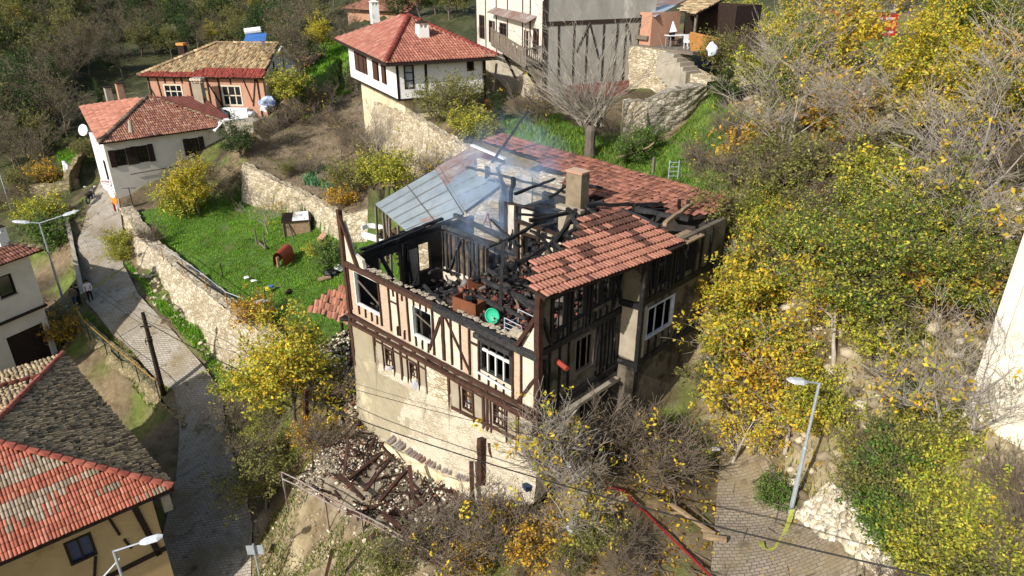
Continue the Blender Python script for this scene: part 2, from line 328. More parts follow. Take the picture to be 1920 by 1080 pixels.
rD = RBF([(165, 565, 0), (250, 590, -.3), (330, 670, -1.4), (230, 640, -.9), (310, 735, -2.3), (400, 720, -2.2), (340, 900, -3.5), (430, 900, -3.5), (420, 1040, -4.2), (470, 1075, -4.4),
  (185, 500, .9), (150, 450, 1.5), (230, 500, .9), (220, 440, 1.6), (185, 375, 2.5), (200, 330, 3.2), (215, 300, 3.6), (140, 470, 1.2), (215, 395, 2.4),
  (100, 560, -1.6), (60, 520, -1.6), (20, 400, .3), (100, 400, 1.6), (110, 320, 3.2), (60, 280, 3.2), (155, 290, 5),
  (155, 605, -.5), (225, 670, -1.4), (305, 745, -2.5), (110, 660, -3.0), (200, 740, -3.8), (280, 800, -4.4), (60, 690, -2.6), (10, 690, -2.6), (100, 900, -4.5), (300, 1000, -4.5), (0, 1000, -4.5),
  # slope between street and rubble terrace
  (480, 860, -1.2), (500, 960, -2.6), (560, 1000, -1.2), (640, 1060, -.4), (470, 990, -4.1), (500, 1070, -4.2), (560, 1075, -3.0), (700, 1075, .3), (440, 780, -2.4), (430, 700, -1.8),
  (520, 700, .2), (560, 780, .8), (620, 760, 1.5), (600, 700, 1.4), (640, 720, 1.6), (620, 850, 1.2), (520, 820, -.3), (480, 740, -1.0), (500, 660, .4), (460, 650, .1), (600, 620, 1.9),
  (690, 790, 1.4), (770, 845, 1.5), (870, 900, 1.7), (760, 930, 1.4), (640, 900, 1.0), (560, 900, .8), (700, 980, 1.2), (830, 1020, 1.6), (900, 960, 2.0), (950, 950, 2.4), (1000, 960, 3.0), (960, 1060, 2.0), (900, 1075, 1.4),
  (1040, 905, 4.0), (1100, 900, 4.1), (1060, 1060, 3.6), (1200, 950, 4.1), (1200, 1060, 3.9), (1330, 1000, 4.0), (1478, 970, 4.1), (1400, 1070, 3.9), (1150, 830, 4.4), (1250, 830, 4.5), (1200, 760, 4.9), (1300, 760, 4.9),
  (1560, 980, 5.4), (1650, 1060, 5.8), (1600, 900, 6.4), (1750, 1000, 7.3), (1850, 1060, 7.3), (1880, 950, 8.6), (1700, 850, 8.4), (1500, 850, 5.4), (1550, 750, 7.8), (1400, 760, 5.4), (1420, 660, 7.2), (1500, 640, 8.6), (1650, 700, 9.8), (1780, 720, 10.2),
  (1350, 650, 6.4), (1340, 560, 8.6), (1380, 500, 10.2), (1350, 430, 11.3), (1500, 520, 10.9), (1640, 560, 11.4), (1800, 560, 12), (1500, 420, 12), (1650, 420, 12.6), (1850, 430, 13), (1400, 380, 11.9),
  (1450, 300, 12.8), (1600, 300, 14), (1750, 320, 14.2), (1880, 300, 14.6), (1400, 230, 14), (1450, 160, 15.6), (1550, 120, 16.4), (1650, 95, 16.4), (1800, 120, 17.2), (1900, 100, 18.2), (1500, 60, 17.5), (1700, 60, 18.2), (1880, 30, 19.8),
  (1300, 310, 11.7), (1200, 300, 11.7), (1110, 285, 11.8), (1000, 262, 12.0), (940, 235, 12.2), (880, 230, 12.2), (860, 250, 11.9), (820, 215, 12.2), (1050, 240, 12.3), (1180, 280, 11.8), (1250, 250, 12.3), (1225, 275, 11.8), (1290, 222, 13.2), (1330, 175, 14.9), (1300, 250, 12.8),
  (1180, 185, 13.5), (1060, 190, 13.1), (940, 190, 11.9), (990, 215, 12), (1300, 140, 14.9), (1360, 110, 15.6), (1380, 50, 17.2), (1300, 20, 17.2),
  # beyond H4 and left
  (700, 40, 15), (620, 20, 15.5), (640, 130, 12.4), (600, 150, 11.6), (560, 130, 11.6), (540, 180, 10.4), (620, 90, 13), (560, 60, 12.5), (830, 20, 17), (500, 100, 10.5), (480, 75, 10), (480, 250, 8), (500, 210, 8.8), (445, 240, 7.6),
  (400, 215, 8.4), (300, 170, 8), (250, 180, 7), (430, 170, 8.8), (540, 220, 8.6),
  (215, 385, 2.9), (330, 385, 2.9), (150, 220, 6), (100, 180, 4), (200, 120, 4), (60, 120, 5), (300, 60, 9),
  A4(-60, 110, 4), A4(-40, 120, 7), A4(-90, 130, 14), A4(-60, 160, 22), A4(-30, 170, 24), A4(-110, 90, 12), A4(-70, 80, 3.5), A4(-120, 160, 28), A4(-20, 120, 12), A4(0, 150, 22), A4(0, 110, 17.5), A4(30, 110, 20), A4(-60, 230, 45), A4(60, 180, 34), A4(-150, 60, 12),
  A4(-80, 40, 1), A4(-60, 10, -5), A4(40, 15, 13), A4(60, 40, 20), A4(60, 80, 24), A4(0, 5, 0), A4(20, 5, 4), A4(-20, 5, -6), A4(120, 100, 34), A4(120, 20, 24), A4(0, 260, 50), A4(-200, 200, 45)])
rL = RBF([(270, 410, 2.9), (340, 495, 2.0), (430, 575, 1.9), (480, 600, 1.9), (560, 580, 2.2), (640, 540, 2.9), (640, 500, 3.1), (560, 455, 3.1), (520, 465, 3.0), (450, 400, 3.2), (330, 400, 3.1), (480, 380, 3.4), (600, 520, 2.7), (400, 480, 2.6), (500, 540, 2.3), (700, 430, 4.2), (740, 420, 4.8)])
rG = RBF([(470, 318, 6.2), (530, 350, 5.6), (560, 365, 5.6), (640, 405, 5.3), (700, 375, 6.2), (600, 280, 6.7), (520, 280, 6.8), (550, 240, 7.5), (640, 210, 8.5), (700, 270, 8.0), (760, 320, 8.0), (650, 320, 6.5), (830, 330, 8.8), (860, 335, 9), (500, 260, 7.6), (780, 340, 8.2), (620, 160, 9.9), (560, 190, 9)])
pL = [W(*q) for q in [(236, 400, 2.9), (262, 440, 2.5), (300, 470, 2.2), (340, 505, 1.9), (430, 580, 1.8), (480, 608, 1.8), (530, 600, 2.0)]]+[V((-8.8, 31.5, 2)), V((-1.2, 36.2, 3)), V((-4.5, 40.5, 3.5))]+[W(*q) for q in [(690, 395, 6.2), (642, 407, 5.4), (562, 363, 5.7), (528, 347, 5.75), (474, 321, 6.2), (455, 306, 6.6), (430, 383, 3.2), (330, 388, 3.0)]]
pG = [W(*q) for q in [(455, 306, 6.6), (474, 321, 6.2), (528, 347, 5.75), (562, 363, 5.7), (642, 407, 5.4), (690, 395, 6.2)]]+[V((-2.2, 41.4, 8.5)), V((-3.4, 43.8, 8.5)), V((-8.0, 52.6, 9))]+[W(*q) for q in [(680, 190, 8.8), (640, 165, 9.6), (600, 190, 9.2), (520, 225, 8.4), (480, 260, 7.6)]]
HO = V((.92, 20.4, 0)); HA = radians(-44.3); HM = Matrix.Translation(HO) @ Matrix.Rotation(HA, 4, 'Z')
def HL(x, y, z=0): return HM @ V((x, y, z))
pH = [HL(.3, .3), HL(.6, 10.5), HL(-11, 11.5), HL(-11.5, .3)]
def height(x, y, rough=True):
    x = np.atleast_1d(np.asarray(x, float)); y = np.atleast_1d(np.asarray(y, float)); z = rD(x, y)
    kl = inpoly(x, y, pL); kg = inpoly(x, y, pG); kh = inpoly(x, y, pH)
    if kl.any(): z[kl] = rL(x[kl], y[kl])
    if kg.any(): z[kg] = rG(x[kg], y[kg])
    z[kh] = 3.0
    return z
def gz(x, y): return float(height([x], [y])[0])
def G(px, py, guess=3.):
    """the ground seen at a picture point"""
    z = guess; best = None
    r = ray(px, py); t = np.linspace(8, 160, 900); X = r[0]*t; Y = r[1]*t; Z = CAMZ+r[2]*t; k = Z < height(X, Y); i = int(np.argmax(k)) if k.any() else 899
    return V((X[i], Y[i], float(height([X[i]], [Y[i]])[0])))
xs = np.concatenate([np.arange(-200, -56, 6.), np.arange(-56, 36, .45), np.arange(36, 160, 6.)])
ys = np.concatenate([np.arange(-4, 14, 3.), np.arange(14, 72, .45), np.arange(72, 110, 1.5), np.arange(110, 330, 6.)])
XX, YY = np.meshgrid(xs, ys); nx, ny = len(xs), len(ys)
ZZ = height(XX.ravel(), YY.ravel()).reshape(XX.shape)
streetL = [(205, 300, 3.6), (190, 340, 3.1), (165, 385, 2.4), (146, 440, 1.6), (146, 500, .9), (158, 560, .1), (211, 628, -.9), (278, 689, -1.7), (328, 738, -2.4), (335, 800, -3.0), (330, 900, -3.6), (300, 1000, -4.1), (290, 1100, -4.5), (270, 1300, -5)]
streetR = [(222, 300, 3.6), (224, 340, 3.1), (226, 385, 2.4), (232, 440, 1.6), (232, 500, .9), (262, 565, -.1), (305, 615, -.8), (386, 700, -2.0), (417, 736, -2.4), (425, 810, -3.0), (455, 920, -3.6), (478, 1000, -4.1), (470, 1100, -4.5), (460, 1300, -5)]
pS = [W(*q) for q in streetL]+[W(*q) for q in streetR[::-1]]
kS = inpoly(XX, YY, pS)
pathL = [(1360, 800, 4.8), (1350, 860, 4.5), (1345, 920, 4.1), (1340, 990, 4.05), (1330, 1100, 3.9), (1330, 1300, 3.8)]
pathR = [(1400, 800, 4.9), (1440, 880, 4.5), (1485, 965, 4.15), (1535, 1030, 4.1), (1590, 1110, 4.1), (1690, 1300, 4.1)]
pP = [W(*q) for q in pathL]+[W(*q) for q in pathR[::-1]]
kP = inpoly(XX, YY, pP)
rough = (vnoise(XX, YY, 2.2, 1)-.5)*.5+(vnoise(XX, YY, .8, 2)-.5)*.35
rough *= np.where((YY < 100) & (XX > -60), 1, 3)
rough = np.where(kS | kP, 0, rough); kLg = inpoly(XX, YY, pL); rough = np.where(kLg, rough*.35, rough); kG_ = inpoly(XX, YY, pG); rough = np.where(kG_, rough*.5, rough)
slopey = (XX-YY*.2 > 3) & (YY < 40) & ~kP
rough = np.where(slopey & (ZZ > 5), rough*1.8, rough)
ZZ = ZZ+rough
c_dirt = np.array(lin('84745a')); c_dark = np.array(lin('4a4130')); c_grass = np.array(lin('56792a')); c_g2 = np.array(lin('7a8a3c')); c_soil = np.array(lin('8a7a66')); c_rub = np.array(lin('a89c88')); c_rock = np.array(lin('b5a888'))
n1 = vnoise(XX, YY, 3.1, 5)[..., None]; n2 = vnoise(XX, YY, 1.1, 6)[..., None]; n3 = vnoise(XX, YY, .5, 9)[..., None]
def smix(a, b, t): t = np.clip(t, 0, 1); return a*(1-t)+b*t
C = smix(c_dirt*np.ones(XX.shape+(3,)), c_dark, (n1-.35)*2); C = smix(C, c_g2*.7, (n2-.55)*3)
def blend(poly_or_mask, col, var=None, lo=.4, k=3):
    global C
    m = poly_or_mask if isinstance(poly_or_mask, np.ndarray) else inpoly(XX, YY, poly_or_mask)
    t = col*np.ones(XX.shape+(3,))
    if var is not None: t = smix(t, var, (n2*.5+n3*.5-lo)*k)
    C = np.where(m[..., None], t, C)
far = (YY > 75) | (XX < -42); blend(far, np.array(lin('3d4421')), np.array(lin('5c5a3a')))
gy = [W(*q) for q in [(930, 215, 12), (1060, 230, 12.3), (1180, 285, 11.8), (1330, 170, 14.9), (1480, 290, 13), (1400, 380, 12), (1330, 372, 11.8), (1200, 330, 11.7), (950, 262, 12)]]
blend(gy, c_grass*.9, c_g2*.8, .5); blend([W(*q) for q in [(540, 110, 11.5), (640, 80, 13), (660, 150, 11), (600, 200, 9), (560, 190, 9.4), (500, 180, 10)]], c_grass*.8, c_g2*.8, .55)
blend(pL, c_grass*.9, c_dirt*.8, .62); blend(pG, c_soil*.9, c_dark*1.3, .5)
blend([W(*q) for q in [(100, 270, 4.5), (160, 245, 6), (170, 290, 5), (120, 330, 3.3)]], c_grass, c_g2, .5)
rubP = [W(*q) for q in [(540, 880, .9), (640, 820, 1.3), (690, 780, 1.4), (870, 890, 1.8), (950, 940, 2.4), (920, 1010, 2), (870, 1070, 1.6), (700, 980, 1.2)]]
blend(rubP, c_rub*.75, c_dark*1.0, .5); RUBP = rubP
blend([W(*q) for q in [(470, 980, -4), (540, 900, .3), (860, 1075, 1.5), (860, 1150, 1), (480, 1150, -4)]], c_dirt*.9, c_rock*.95, .4)
blend((kS), c_dirt*.8, c_dirt*.6); blend(kP, c_dirt*.9, c_dark)
blend([W(*q) for q in [(1040, 920, 4.1), (1230, 860, 4.2), (1240, 920, 4), (1180, 1100, 3.9), (950, 1100, 2.5)]], np.array(lin('8a7652')), c_dark*.8, .5)
blend(slopey & (ZZ > 4.6) & (YY < 33), c_rock*.85, np.array(lin('6a5a3c')), .42)
npmesh('ground', 'ground', np.stack([XX, YY, ZZ], -1).reshape(-1, 3), np.array([(j*nx+i, j*nx+i+1, (j+1)*nx+i+1, (j+1)*nx+i) for j in range(ny-1) for i in range(nx-1)]), C.reshape(-1, 3), smooth=True, kind='structure')
def strip(name, m, Lp, Rp, dz=.05, sub=6, **kw):
    mb = MB(); A = []; n = len(Lp); w_ = 10
    for i in range(n-1):
        for k in range(sub):
            t = k/sub; a = W(*Lp[i]).lerp(W(*Lp[i+1]), t); b = W(*Rp[i]).lerp(W(*Rp[i+1]), t)
            for j in range(w_+1): p = a.lerp(b, j/w_); A.append((p.x, p.y))
    A = np.array(A); z = height(A[:, 0], A[:, 1])+dz; rows = len(A)//(w_+1); v = np.column_stack([A, z])
    F = np.array([(r*(w_+1)+j, r*(w_+1)+j+1, (r+1)*(w_+1)+j+1, (r+1)*(w_+1)+j) for r in range(rows-1) for j in range(w_)])
    o = npmesh(name, m, v, F, None, None, True, **kw); o.rotation_euler = (0, 0, 0); return o
strip('street', 'paver', streetL, streetR, .12, kind='structure')
strip('path', 'paver_dirty', pathL, pathR, .10, kind='structure')
# ================================================================ building helpers
def wm(o):
    m = o.matrix_basis.copy(); p = o.parent
    while p: m = p.matrix_basis @ m; p = p.parent
    return m
class Frame:
    """local axes of a building: x along the front, y into the depth"""
    def __init__(s, O, ang): s.M = Matrix.Translation(V(O)) @ Matrix.Rotation(ang, 4, 'Z'); s.O = V(O); s.ang = ang
    def __call__(s, x, y, z=0): return s.M @ V((x, y, z))
    def at(s, px, py, axis, val):
        r = s.M.to_3x3().transposed() @ V(ray(px, py)); o = s.M.inverted() @ V((0, 0, CAMZ)); k = (val-o[axis])/r[axis]; return o+r*k
def frame2(p, q):
    p = V(p); q = V(q); d = q-p; return Frame((p.x, p.y, 0), atan2(d.y, d.x)), sqrt(d.x**2+d.y**2)
def lbox(mb, F, x0, x1, y0, y1, z0, z1):
    mb.hexa([F(x0, y0, z0), F(x1, y0, z0), F(x1, y1, z0), F(x0, y1, z0), F(x0, y0, z1), F(x1, y0, z1), F(x1, y1, z1), F(x0, y1, z1)])
def lbeam(mb, F, p, q, w=.12, h=None, **k): mb.beam(F(*p), F(*q), w, h, up=F.M.to_3x3() @ V(k.pop('up', (0, 0, 1))), **k)
def wall(mb, F, axis, c, a0, a1, z0, z1, th, holes=(), ztop=None):
    """slab wall; axis 'x': runs along x at y=c..c+th; axis 'y': runs along y at x=c..c+th; holes (a0,a1,z0,z1)"""
    cuts = sorted({a0, a1, *[h[0] for h in holes], *[h[1] for h in holes]})
    for i in range(len(cuts)-1):
        u0, u1 = cuts[i], cuts[i+1]; um = (u0+u1)/2; hz = sorted([(h[2], h[3]) for h in holes if h[0] < um < h[1]]); z = z0
        for (b, t) in hz+[(None, None)]:
            top = b if b is not None else z1
            if top-z > .01:
                if axis == 'x': lbox(mb, F, u0, u1, min(c, c+th), max(c, c+th), z, top)
                else: lbox(mb, F, min(c, c+th), max(c, c+th), u0, u1, z, top)
            if t is not None: z = t
def window(F, axis, c, a0, a1, z0, z1, parent, out, frame='frame_white', cols=2, rows=2, glass='glass', fw=.06, depth=.12, name='window', broken=False, sill=None):
    """out = -1/+1: the outside direction along the other axis; c = outer face"""
    mb = MB()
    def b(x0, x1, zz0, zz1, d0, d1):
        lo, hi = sorted((c-out*d0, c-out*d1))
        if axis == 'x': lbox(mb, F, x0, x1, lo, hi, zz0, zz1)
        else: lbox(mb, F, lo, hi, x0, x1, zz0, zz1)
    b(a0, a1, z0, z0+fw, -.03, depth); b(a0, a1, z1-fw, z1, -.03, depth); b(a0, a0+fw, z0+fw, z1-fw, -.03, depth); b(a1-fw, a1, z0+fw, z1-fw, -.03, depth)
    for i in range(1, cols): x = a0+(a1-a0)*i/cols; b(x-fw*.35, x+fw*.35, z0+fw, z1-fw, .03, .07)
    for j in range(1, rows): z = z0+(z1-z0)*j/rows; b(a0+fw, a1-fw, z-fw*.35, z+fw*.35, .035, .075)
    f = mb.build(name, frame, parent)
    if glass:
        mb = MB(); b(a0+fw, a1-fw, z0+fw, z1-fw, .08, .1); mb.build2('pane', glass, f)
    if sill: mb = MB(); b(a0-.08, a1+.08, z0-.07, z0-.002, -.08, .05); mb.build2('sill', sill, f)
    return f
def build2(s, name, m, parent, smooth=False, **kw):
    """a sub-part: under a part that sits at its own local origin"""
    inv = wm(parent).inverted(); me = bpy.data.meshes.new(name); me.from_pydata([inv @ V(v) for v in s.v], [], s.f)
    for mm in (m if isinstance(m, list) else [m]): me.materials.append(M[mm])
    if isinstance(m, list): me.polygons.foreach_set('material_index', s.m)
    o = bpy.data.objects.new(name, me); COL.objects.link(o); o.parent = parent; return tag(o, **kw)
MB.build2 = build2
PALROOF = dict(red=PAL_RED, old=PAL_OLD, pale=PAL_PALE)
def roof_plane(name, parent, corners, pal_, wd=.22, ln=.36, under='wood_dark', **kw):
    """corners: world points, first two = the eave (left to right seen from outside)"""
    P = [V(c) for c in corners]; e = (P[1]-P[0]).normalized(); n = (P[1]-P[0]).cross(P[2]-P[0]).normalized(); P = [p-n*(p-P[0]).dot(n) for p in P]
    if n.z < 0: n = -n
    s = n.cross(e).normalized()
    if s.z < 0: s = -s
    poly = [((p-P[0]).dot(e), (p-P[0]).dot(s)) for p in P]
    mb = MB(); k = len(P); mb.add([p-n*.0 for p in P]+[p-n*.1 for p in P], [tuple(range(k)), tuple(range(k, 2*k))[::-1]]+[(i, k+i, k+(i+1) % k, (i+1) % k) for i in range(k)])
    r = mb.build(name, under, parent)
    t = tiles('tiles', P[0], e, s, poly, pal_, parent, wd, ln, **kw); t.parent = r
    return r
# ================================================================ the burnt house
Hh = Frame(HO, HA)
house = empty('burnt_timber_house', HO, HA, label='large burnt out half timbered house with collapsed roof in the middle', category='house')
# stone base, bulging outwards at the bottom
def base_wall():
    vs = []; xs_ = np.linspace(-11.85, .12, 70); zs = np.linspace(0, 1, 26); mb = MB()
    for x in xs_:
        bt = np.interp(x, [-12, -8, -4, -1.2, .2], [.8, 1.0, 1.4, 2.6, 3.6]); tp = np.interp(x, [-12, -10.1, -10.0, -1.05, -.9, .2], [7.0, 7.0, 4.95, 5.75, 5.8, 6.9]) if False else (7.0 if x < -10.05 else (np.interp(x, [-10, -1], [4.95, 5.85]) if x < -1. else 7.1))
        if -6.35 < x < -4.9: tp = 6.95
        for t in zs:
            z = tp+(bt-tp)*t; bul = .12+.75*max(0, (5.4-z)/4)**1.3*np.interp(x, [-12, -9, -3, .2], [.35, 1, 1, .6]) if z < 5.4 else .02
            vs.append(Hh(x, -bul+.02+random.uniform(-.02, .02), z))
    n = len(zs); m = len(xs_); fs = [(i*n+j, i*n+j+1, (i+1)*n+j+1, (i+1)*n+j) for i in range(m-1) for j in range(n-1)]
    back = len(vs); vs += [Hh(x, .45, 7) for x in xs_]; fs += [(i*n, (i+1)*n, back+i+1, back+i) for i in range(m-1)]
    mb.add(vs, fs)
    for i, ff in enumerate(fs[:(m-1)*(n-1)]):
        c = (ff[0]//n)/(m-1)*12-11.85; z_ = vs[ff[0]].z; e = float(vnoise(c, z_, .5, 3)[()])+float(vnoise(c, z_, 1.3, 5)[()]); mb.m[i] = 1 if c < -9.6+e*1.6+(z_-4)*.25 else 0
    # end towards the side wall
    e = [vs[(m-1)*n+j] for j in range(n)]; k = len(mb.v); e2 = [Hh(.12, .5, tuple(p)[2]) for p in e]; mb.add(e+e2, [(j, j+n, j+1+n, j+1) for j in range(n-1)])
    mb.build('stone_base', ['plaster_base', 'plaster_grey'], house)
base_wall()
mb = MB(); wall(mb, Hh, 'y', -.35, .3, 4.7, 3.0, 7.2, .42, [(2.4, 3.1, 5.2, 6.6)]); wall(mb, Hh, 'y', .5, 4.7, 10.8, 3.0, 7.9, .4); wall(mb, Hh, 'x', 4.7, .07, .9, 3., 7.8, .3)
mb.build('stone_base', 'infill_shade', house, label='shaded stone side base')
mb = MB(); lbox(mb, Hh, -6.3, -4.95, -.06, .1, 4.95, 7.0)
mb.build('stone_panel', 'white_stone', house)
mb = MB(); lbox(mb, Hh, -11.85, -10.15, -.1, .1, 4.0, 6.95); mb.build('render_patch', 'plaster_grey', house)
# small window storey (front, z 5-7)
sm = [(-9.35, -8.75, 5.55, 6.5), (-7.55, -6.95, 5.45, 6.5), (-4.1, -3.5, 5.75, 6.75), (-2.3, -1.65, 5.9, 6.9)]
mb = MB(); wall(mb, Hh, 'x', .0, -10.1, -6.3, 4.95, 7.15, .3, sm[:2]); mb.build('lower_wall', 'infill_grey', house); mb = MB(); wall(mb, Hh, 'x', .0, -4.9, -1.0, 5.2, 7.15, .3, sm[2:])
mb.build('lower_wall', 'infill_grey', house)
for i, (a, b, c, d) in enumerate(sm):
    f = window(Hh, 'x', .0, a, b, c, d, house, -1, 'wood_red', 3, 3, None, .05)
    if i == 1: q = MB(); q.blob(Hh(-7.1, -.08, 5.5), .22, 3, (1, .4, 1.2), .3); q.build2('curtain', 'curtain', f)
    if i == 2: q = MB(); lbox(q, Hh, -4.0, -3.6, .12, .15, 5.8, 6.15); q.build2('curtain', 'curtain', f); q = MB(); lbox(q, Hh, -3.95, -3.6, .13, .16, 6.2, 6.6); q.build2('cardboard', 'ochre_plaster', f)
    if i == 0: q = MB(); q.blob(Hh(-9.0, -.06, 5.55), .14, 5, (1.4, .4, .8), .3); q.build2('curtain', 'curtain', f)
tm = MB()
def vt(x, z0, z1, w=.11, y=-.03):
    w *= .78
    tm.beam(Hh(x, y, z0), Hh(x+random.uniform(-.03, .03), y, z1), w, .1, up=Hh.M.to_3x3() @ V((0, 1, 0)), jit=.03)
def dg(x0, z0, x1, z1, w=.12, y=-.035):
    w *= .8
    tm.beam(Hh(x0, y, z0), Hh(x1, y, z1), w, .09, up=Hh.M.to_3x3() @ V((0, 1, 0)), jit=.03)
for x in (-10.1, -8.1, -6.35, -4.88, -2.82, -2.62, -.98): vt(x, 4.95 if x < -5 else 5.3, 7.0, .15)
for x in (-9.45, -8.65, -7.65, -6.87, -4.2, -3.4, -2.4, -1.55): vt(x, 5.4 if x > -5 else 5.1, 6.95, .06)
dg(-10.1, 4.98, -6.3, 5.08, .16); dg(-4.9, 5.45, -1., 5.85, .16)
for a, b, z in ((-10.1, -8.1, 6.6), (-8.1, -6.35, 6.6), (-4.9, -2.8, 6.85), (-2.6, -1, 6.95)): dg(a, z, b, z, .05)
tm.build('lower_timbers', 'wood_brown', house)
# jetty beams
tm = MB()
tm.beam(Hh(-11.9, -.16, 6.92), Hh(.05, -.16, 7.26), .15, .15, jit=.03); tm.beam(Hh(-11.9, -.2, 7.32), Hh(.05, -.2, 7.64), .13, .13, jit=.04)
for x in np.arange(-11.6, 0, .9): tm.beam(Hh(x, -.12, 7.1+(x+11.8)*.03), Hh(x, .4, 7.1+(x+11.8)*.03), .16, .16)
tm.build('jetty_beams', 'wood_brown', house)
# big window storey (z 7.4-9.9), walls follow the photo's panels
bw = [(-11.3, -9.4, 8.0, 9.72), (-7.1, -5.8, 8.0, 9.45), (-2.95, -1.3, 8.1, 9.4)]
def infill(m, spans):
    for a, b in spans: mb = MB(); wall(mb, Hh, 'x', .0, a, b, 7.35, 9.85, .22, [h for h in bw if h[0] >= a-.01 and h[1] <= b+.01]); mb.build('wall_panel', m, house)
infill('infill_cream', [(-8.6, -8.0), (-5.8, -4.0), (-3.4, -3.0), (-.85, 0)])
infill('brick_pale', [(-9.4, -8.6), (-8.0, -7.35), (-4.0, -3.4), (-1.3, -.85)])
mb = MB(); wall(mb, Hh, 'x', .0, -11.8, -9.4, 7.35, 9.85, .22, bw[:1]); mb.build('front_wall', 'brick_pale', house)
mb = MB(); wall(mb, Hh, 'x', .0, -7.35, -5.8, 7.35, 9.85, .22, bw[1:2]); mb.build('front_wall', 'infill_cream', house); mb = MB(); wall(mb, Hh, 'x', .0, -3.0, -1.3, 7.35, 9.85, .22, bw[2:]); mb.build('front_wall', 'infill_cream', house)
tm = MB()
for x, w_ in ((-11.75, .16), (-9.35, .11), (-8.65, .1), (-8.02, .1), (-7.35, .1), (-5.72, .12), (-5.1, .2), (-4.6, .1), (-4.05, .08), (-3.55, .1), (-3.02, .1), (-1.22, .12), (-.78, .1)): vt(x, 7.6, 9.8, w_)
for x in (-11.1, -10.6, -10.1, -9.7, -8.2, -7.7, -6.9, -6.5, -6.1, -2.5, -2.1, -1.7): vt(x, 7.55, 8.0, .07)
for x in (-8.3, -7.7, -6.9, -6.5, -6.1): vt(x, 9.4, 9.8, .06)
dg(-5.2, 9.5, -6.05, 7.7, .15); dg(-5.0, 9.75, -3.55, 7.7, .09); dg(-.1, 8.95, -.95, 7.6, .14); dg(-3.5, 9.1, -3.0, 9.1, .08); dg(-8.6, 9.1, -8.0, 9.1, .05)
tm.build('front_timbers', 'wood_red', house)
tm = MB(); tm.beam(Hh(-11.95, -.1, 9.93), Hh(-5.5, -.1, 9.9), .22, .22, jit=.04); tm.build('top_beam', 'wood_brown', house)
tm = MB(); tm.beam(Hh(-5.5, -.1, 9.9), Hh(.05, -.1, 9.88), .24, .26, jit=.05); tm.beam(Hh(-3.1, -.16, 9.62), Hh(-1.2, -.16, 9.58), .2, .2, jit=.05); tm.build('charred_top_beam', 'char_grey', house)
rub = MB()
for i in range(150):
    x = random.uniform(-11.2, -.3); rub.blob(Hh(x, .18+random.uniform(-.08, .12), 10.02+random.uniform(-.03, .06)), random.uniform(.03, .1), i, (1.5, 1, .6), .6)
for x in (-1.35, -1.05, -.85, -1.2): rub.blob(Hh(x, .25, 10.2), .26, int(x*50), (1, .8, .8), .3)
rub.build('wall_top_rubble', 'infill_grey', house, kind='stuff')
# window frames (front)
f = window(Hh, 'x', .0, *bw[0], house, -1, 'frame_white', 1, 1, None, .06)
q = MB(); q.beam(Hh(-11.2, .1, 9.2), Hh(-9.45, .05, 8.5), .05); q.build2('glazing_bar', 'wood_grey', f)
f = window(Hh, 'x', .0, *bw[1], house, -1, 'frame_white', 1, 1, None, .05)
q = MB(); q.beam(Hh(-7, .1, 9.0), Hh(-5.9, .1, 8.7), .04); q.build2('glazing_bar', 'wood_grey', f)
f = window(Hh, 'x', .0, *bw[2], house, -1, 'char_grey', 4, 1, None, .1)
q = MB(); lbox(q, Hh, -2.9, -1.35, -.02, .07, 8.98, 9.06)
for x in (-2.55, -2.12, -1.7): lbox(q, Hh, x-.03, x+.03, -.03, .03, 8.15, 8.98)
q.build2('glazing_bar', 'frame_white', f); q = MB(); q.beam(Hh(-3.0, -.12, 7.98), Hh(-1.2, -.12, 7.9), .06); q.build2('sill', 'frame_white', f)
# corner post, diagonals and the gable piece at the far left
tm = MB(); tm.beam(Hh(.06, -.08, 12.3), Hh(.06, -.08, 6.6), .24, .24, jit=.04)
tm.beam(Hh(0, -.1, 11.5), Hh(-.95, -.1, 9.95), .16, .14, jit=.03); tm.build('corner_post', 'wood_red', house)
mb = MB(); mb.add([Hh(-.75, -.02, 9.95), Hh(-.02, -.02, 9.95), Hh(-.02, -.02, 11.3), Hh(-.75, .15, 9.95), Hh(-.02, .15, 9.95), Hh(-.02, .15, 11.3)], [(0, 1, 2), (5, 4, 3), (0, 3, 4, 1), (1, 4, 5, 2), (2, 5, 3, 0)])
mb.build('gable_infill', 'infill_cream', house); mb = MB()
mb.add([Hh(-11.75, -.02, 9.98), Hh(-10.4, -.02, 9.98), Hh(-10.5, -.02, 10.4), Hh(-11.2, -.02, 10.6), Hh(-11.72, -.02, 11.9), Hh(-11.75, .14, 9.98), Hh(-10.4, .14, 9.98), Hh(-10.5, .14, 10.4), Hh(-11.2, .14, 10.6), Hh(-11.72, .14, 11.9)], [(0, 1, 2, 3, 4), (9, 8, 7, 6, 5)]+[(i, 5+i, 5+(i+1) % 5, (i+1) % 5) for i in range(5)])
mb.build('gable_infill', 'infill_cream', house)
tm = MB(); tm.beam(Hh(-11.85, -.06, 12.45), Hh(-11.85, -.06, 3.2), .2, .2, jit=.04); tm.beam(Hh(-11.8, -.1, 12.2), Hh(-10.75, -.1, 9.95), .15, .14, jit=.04); tm.build('left_post', 'wood_brown', house)
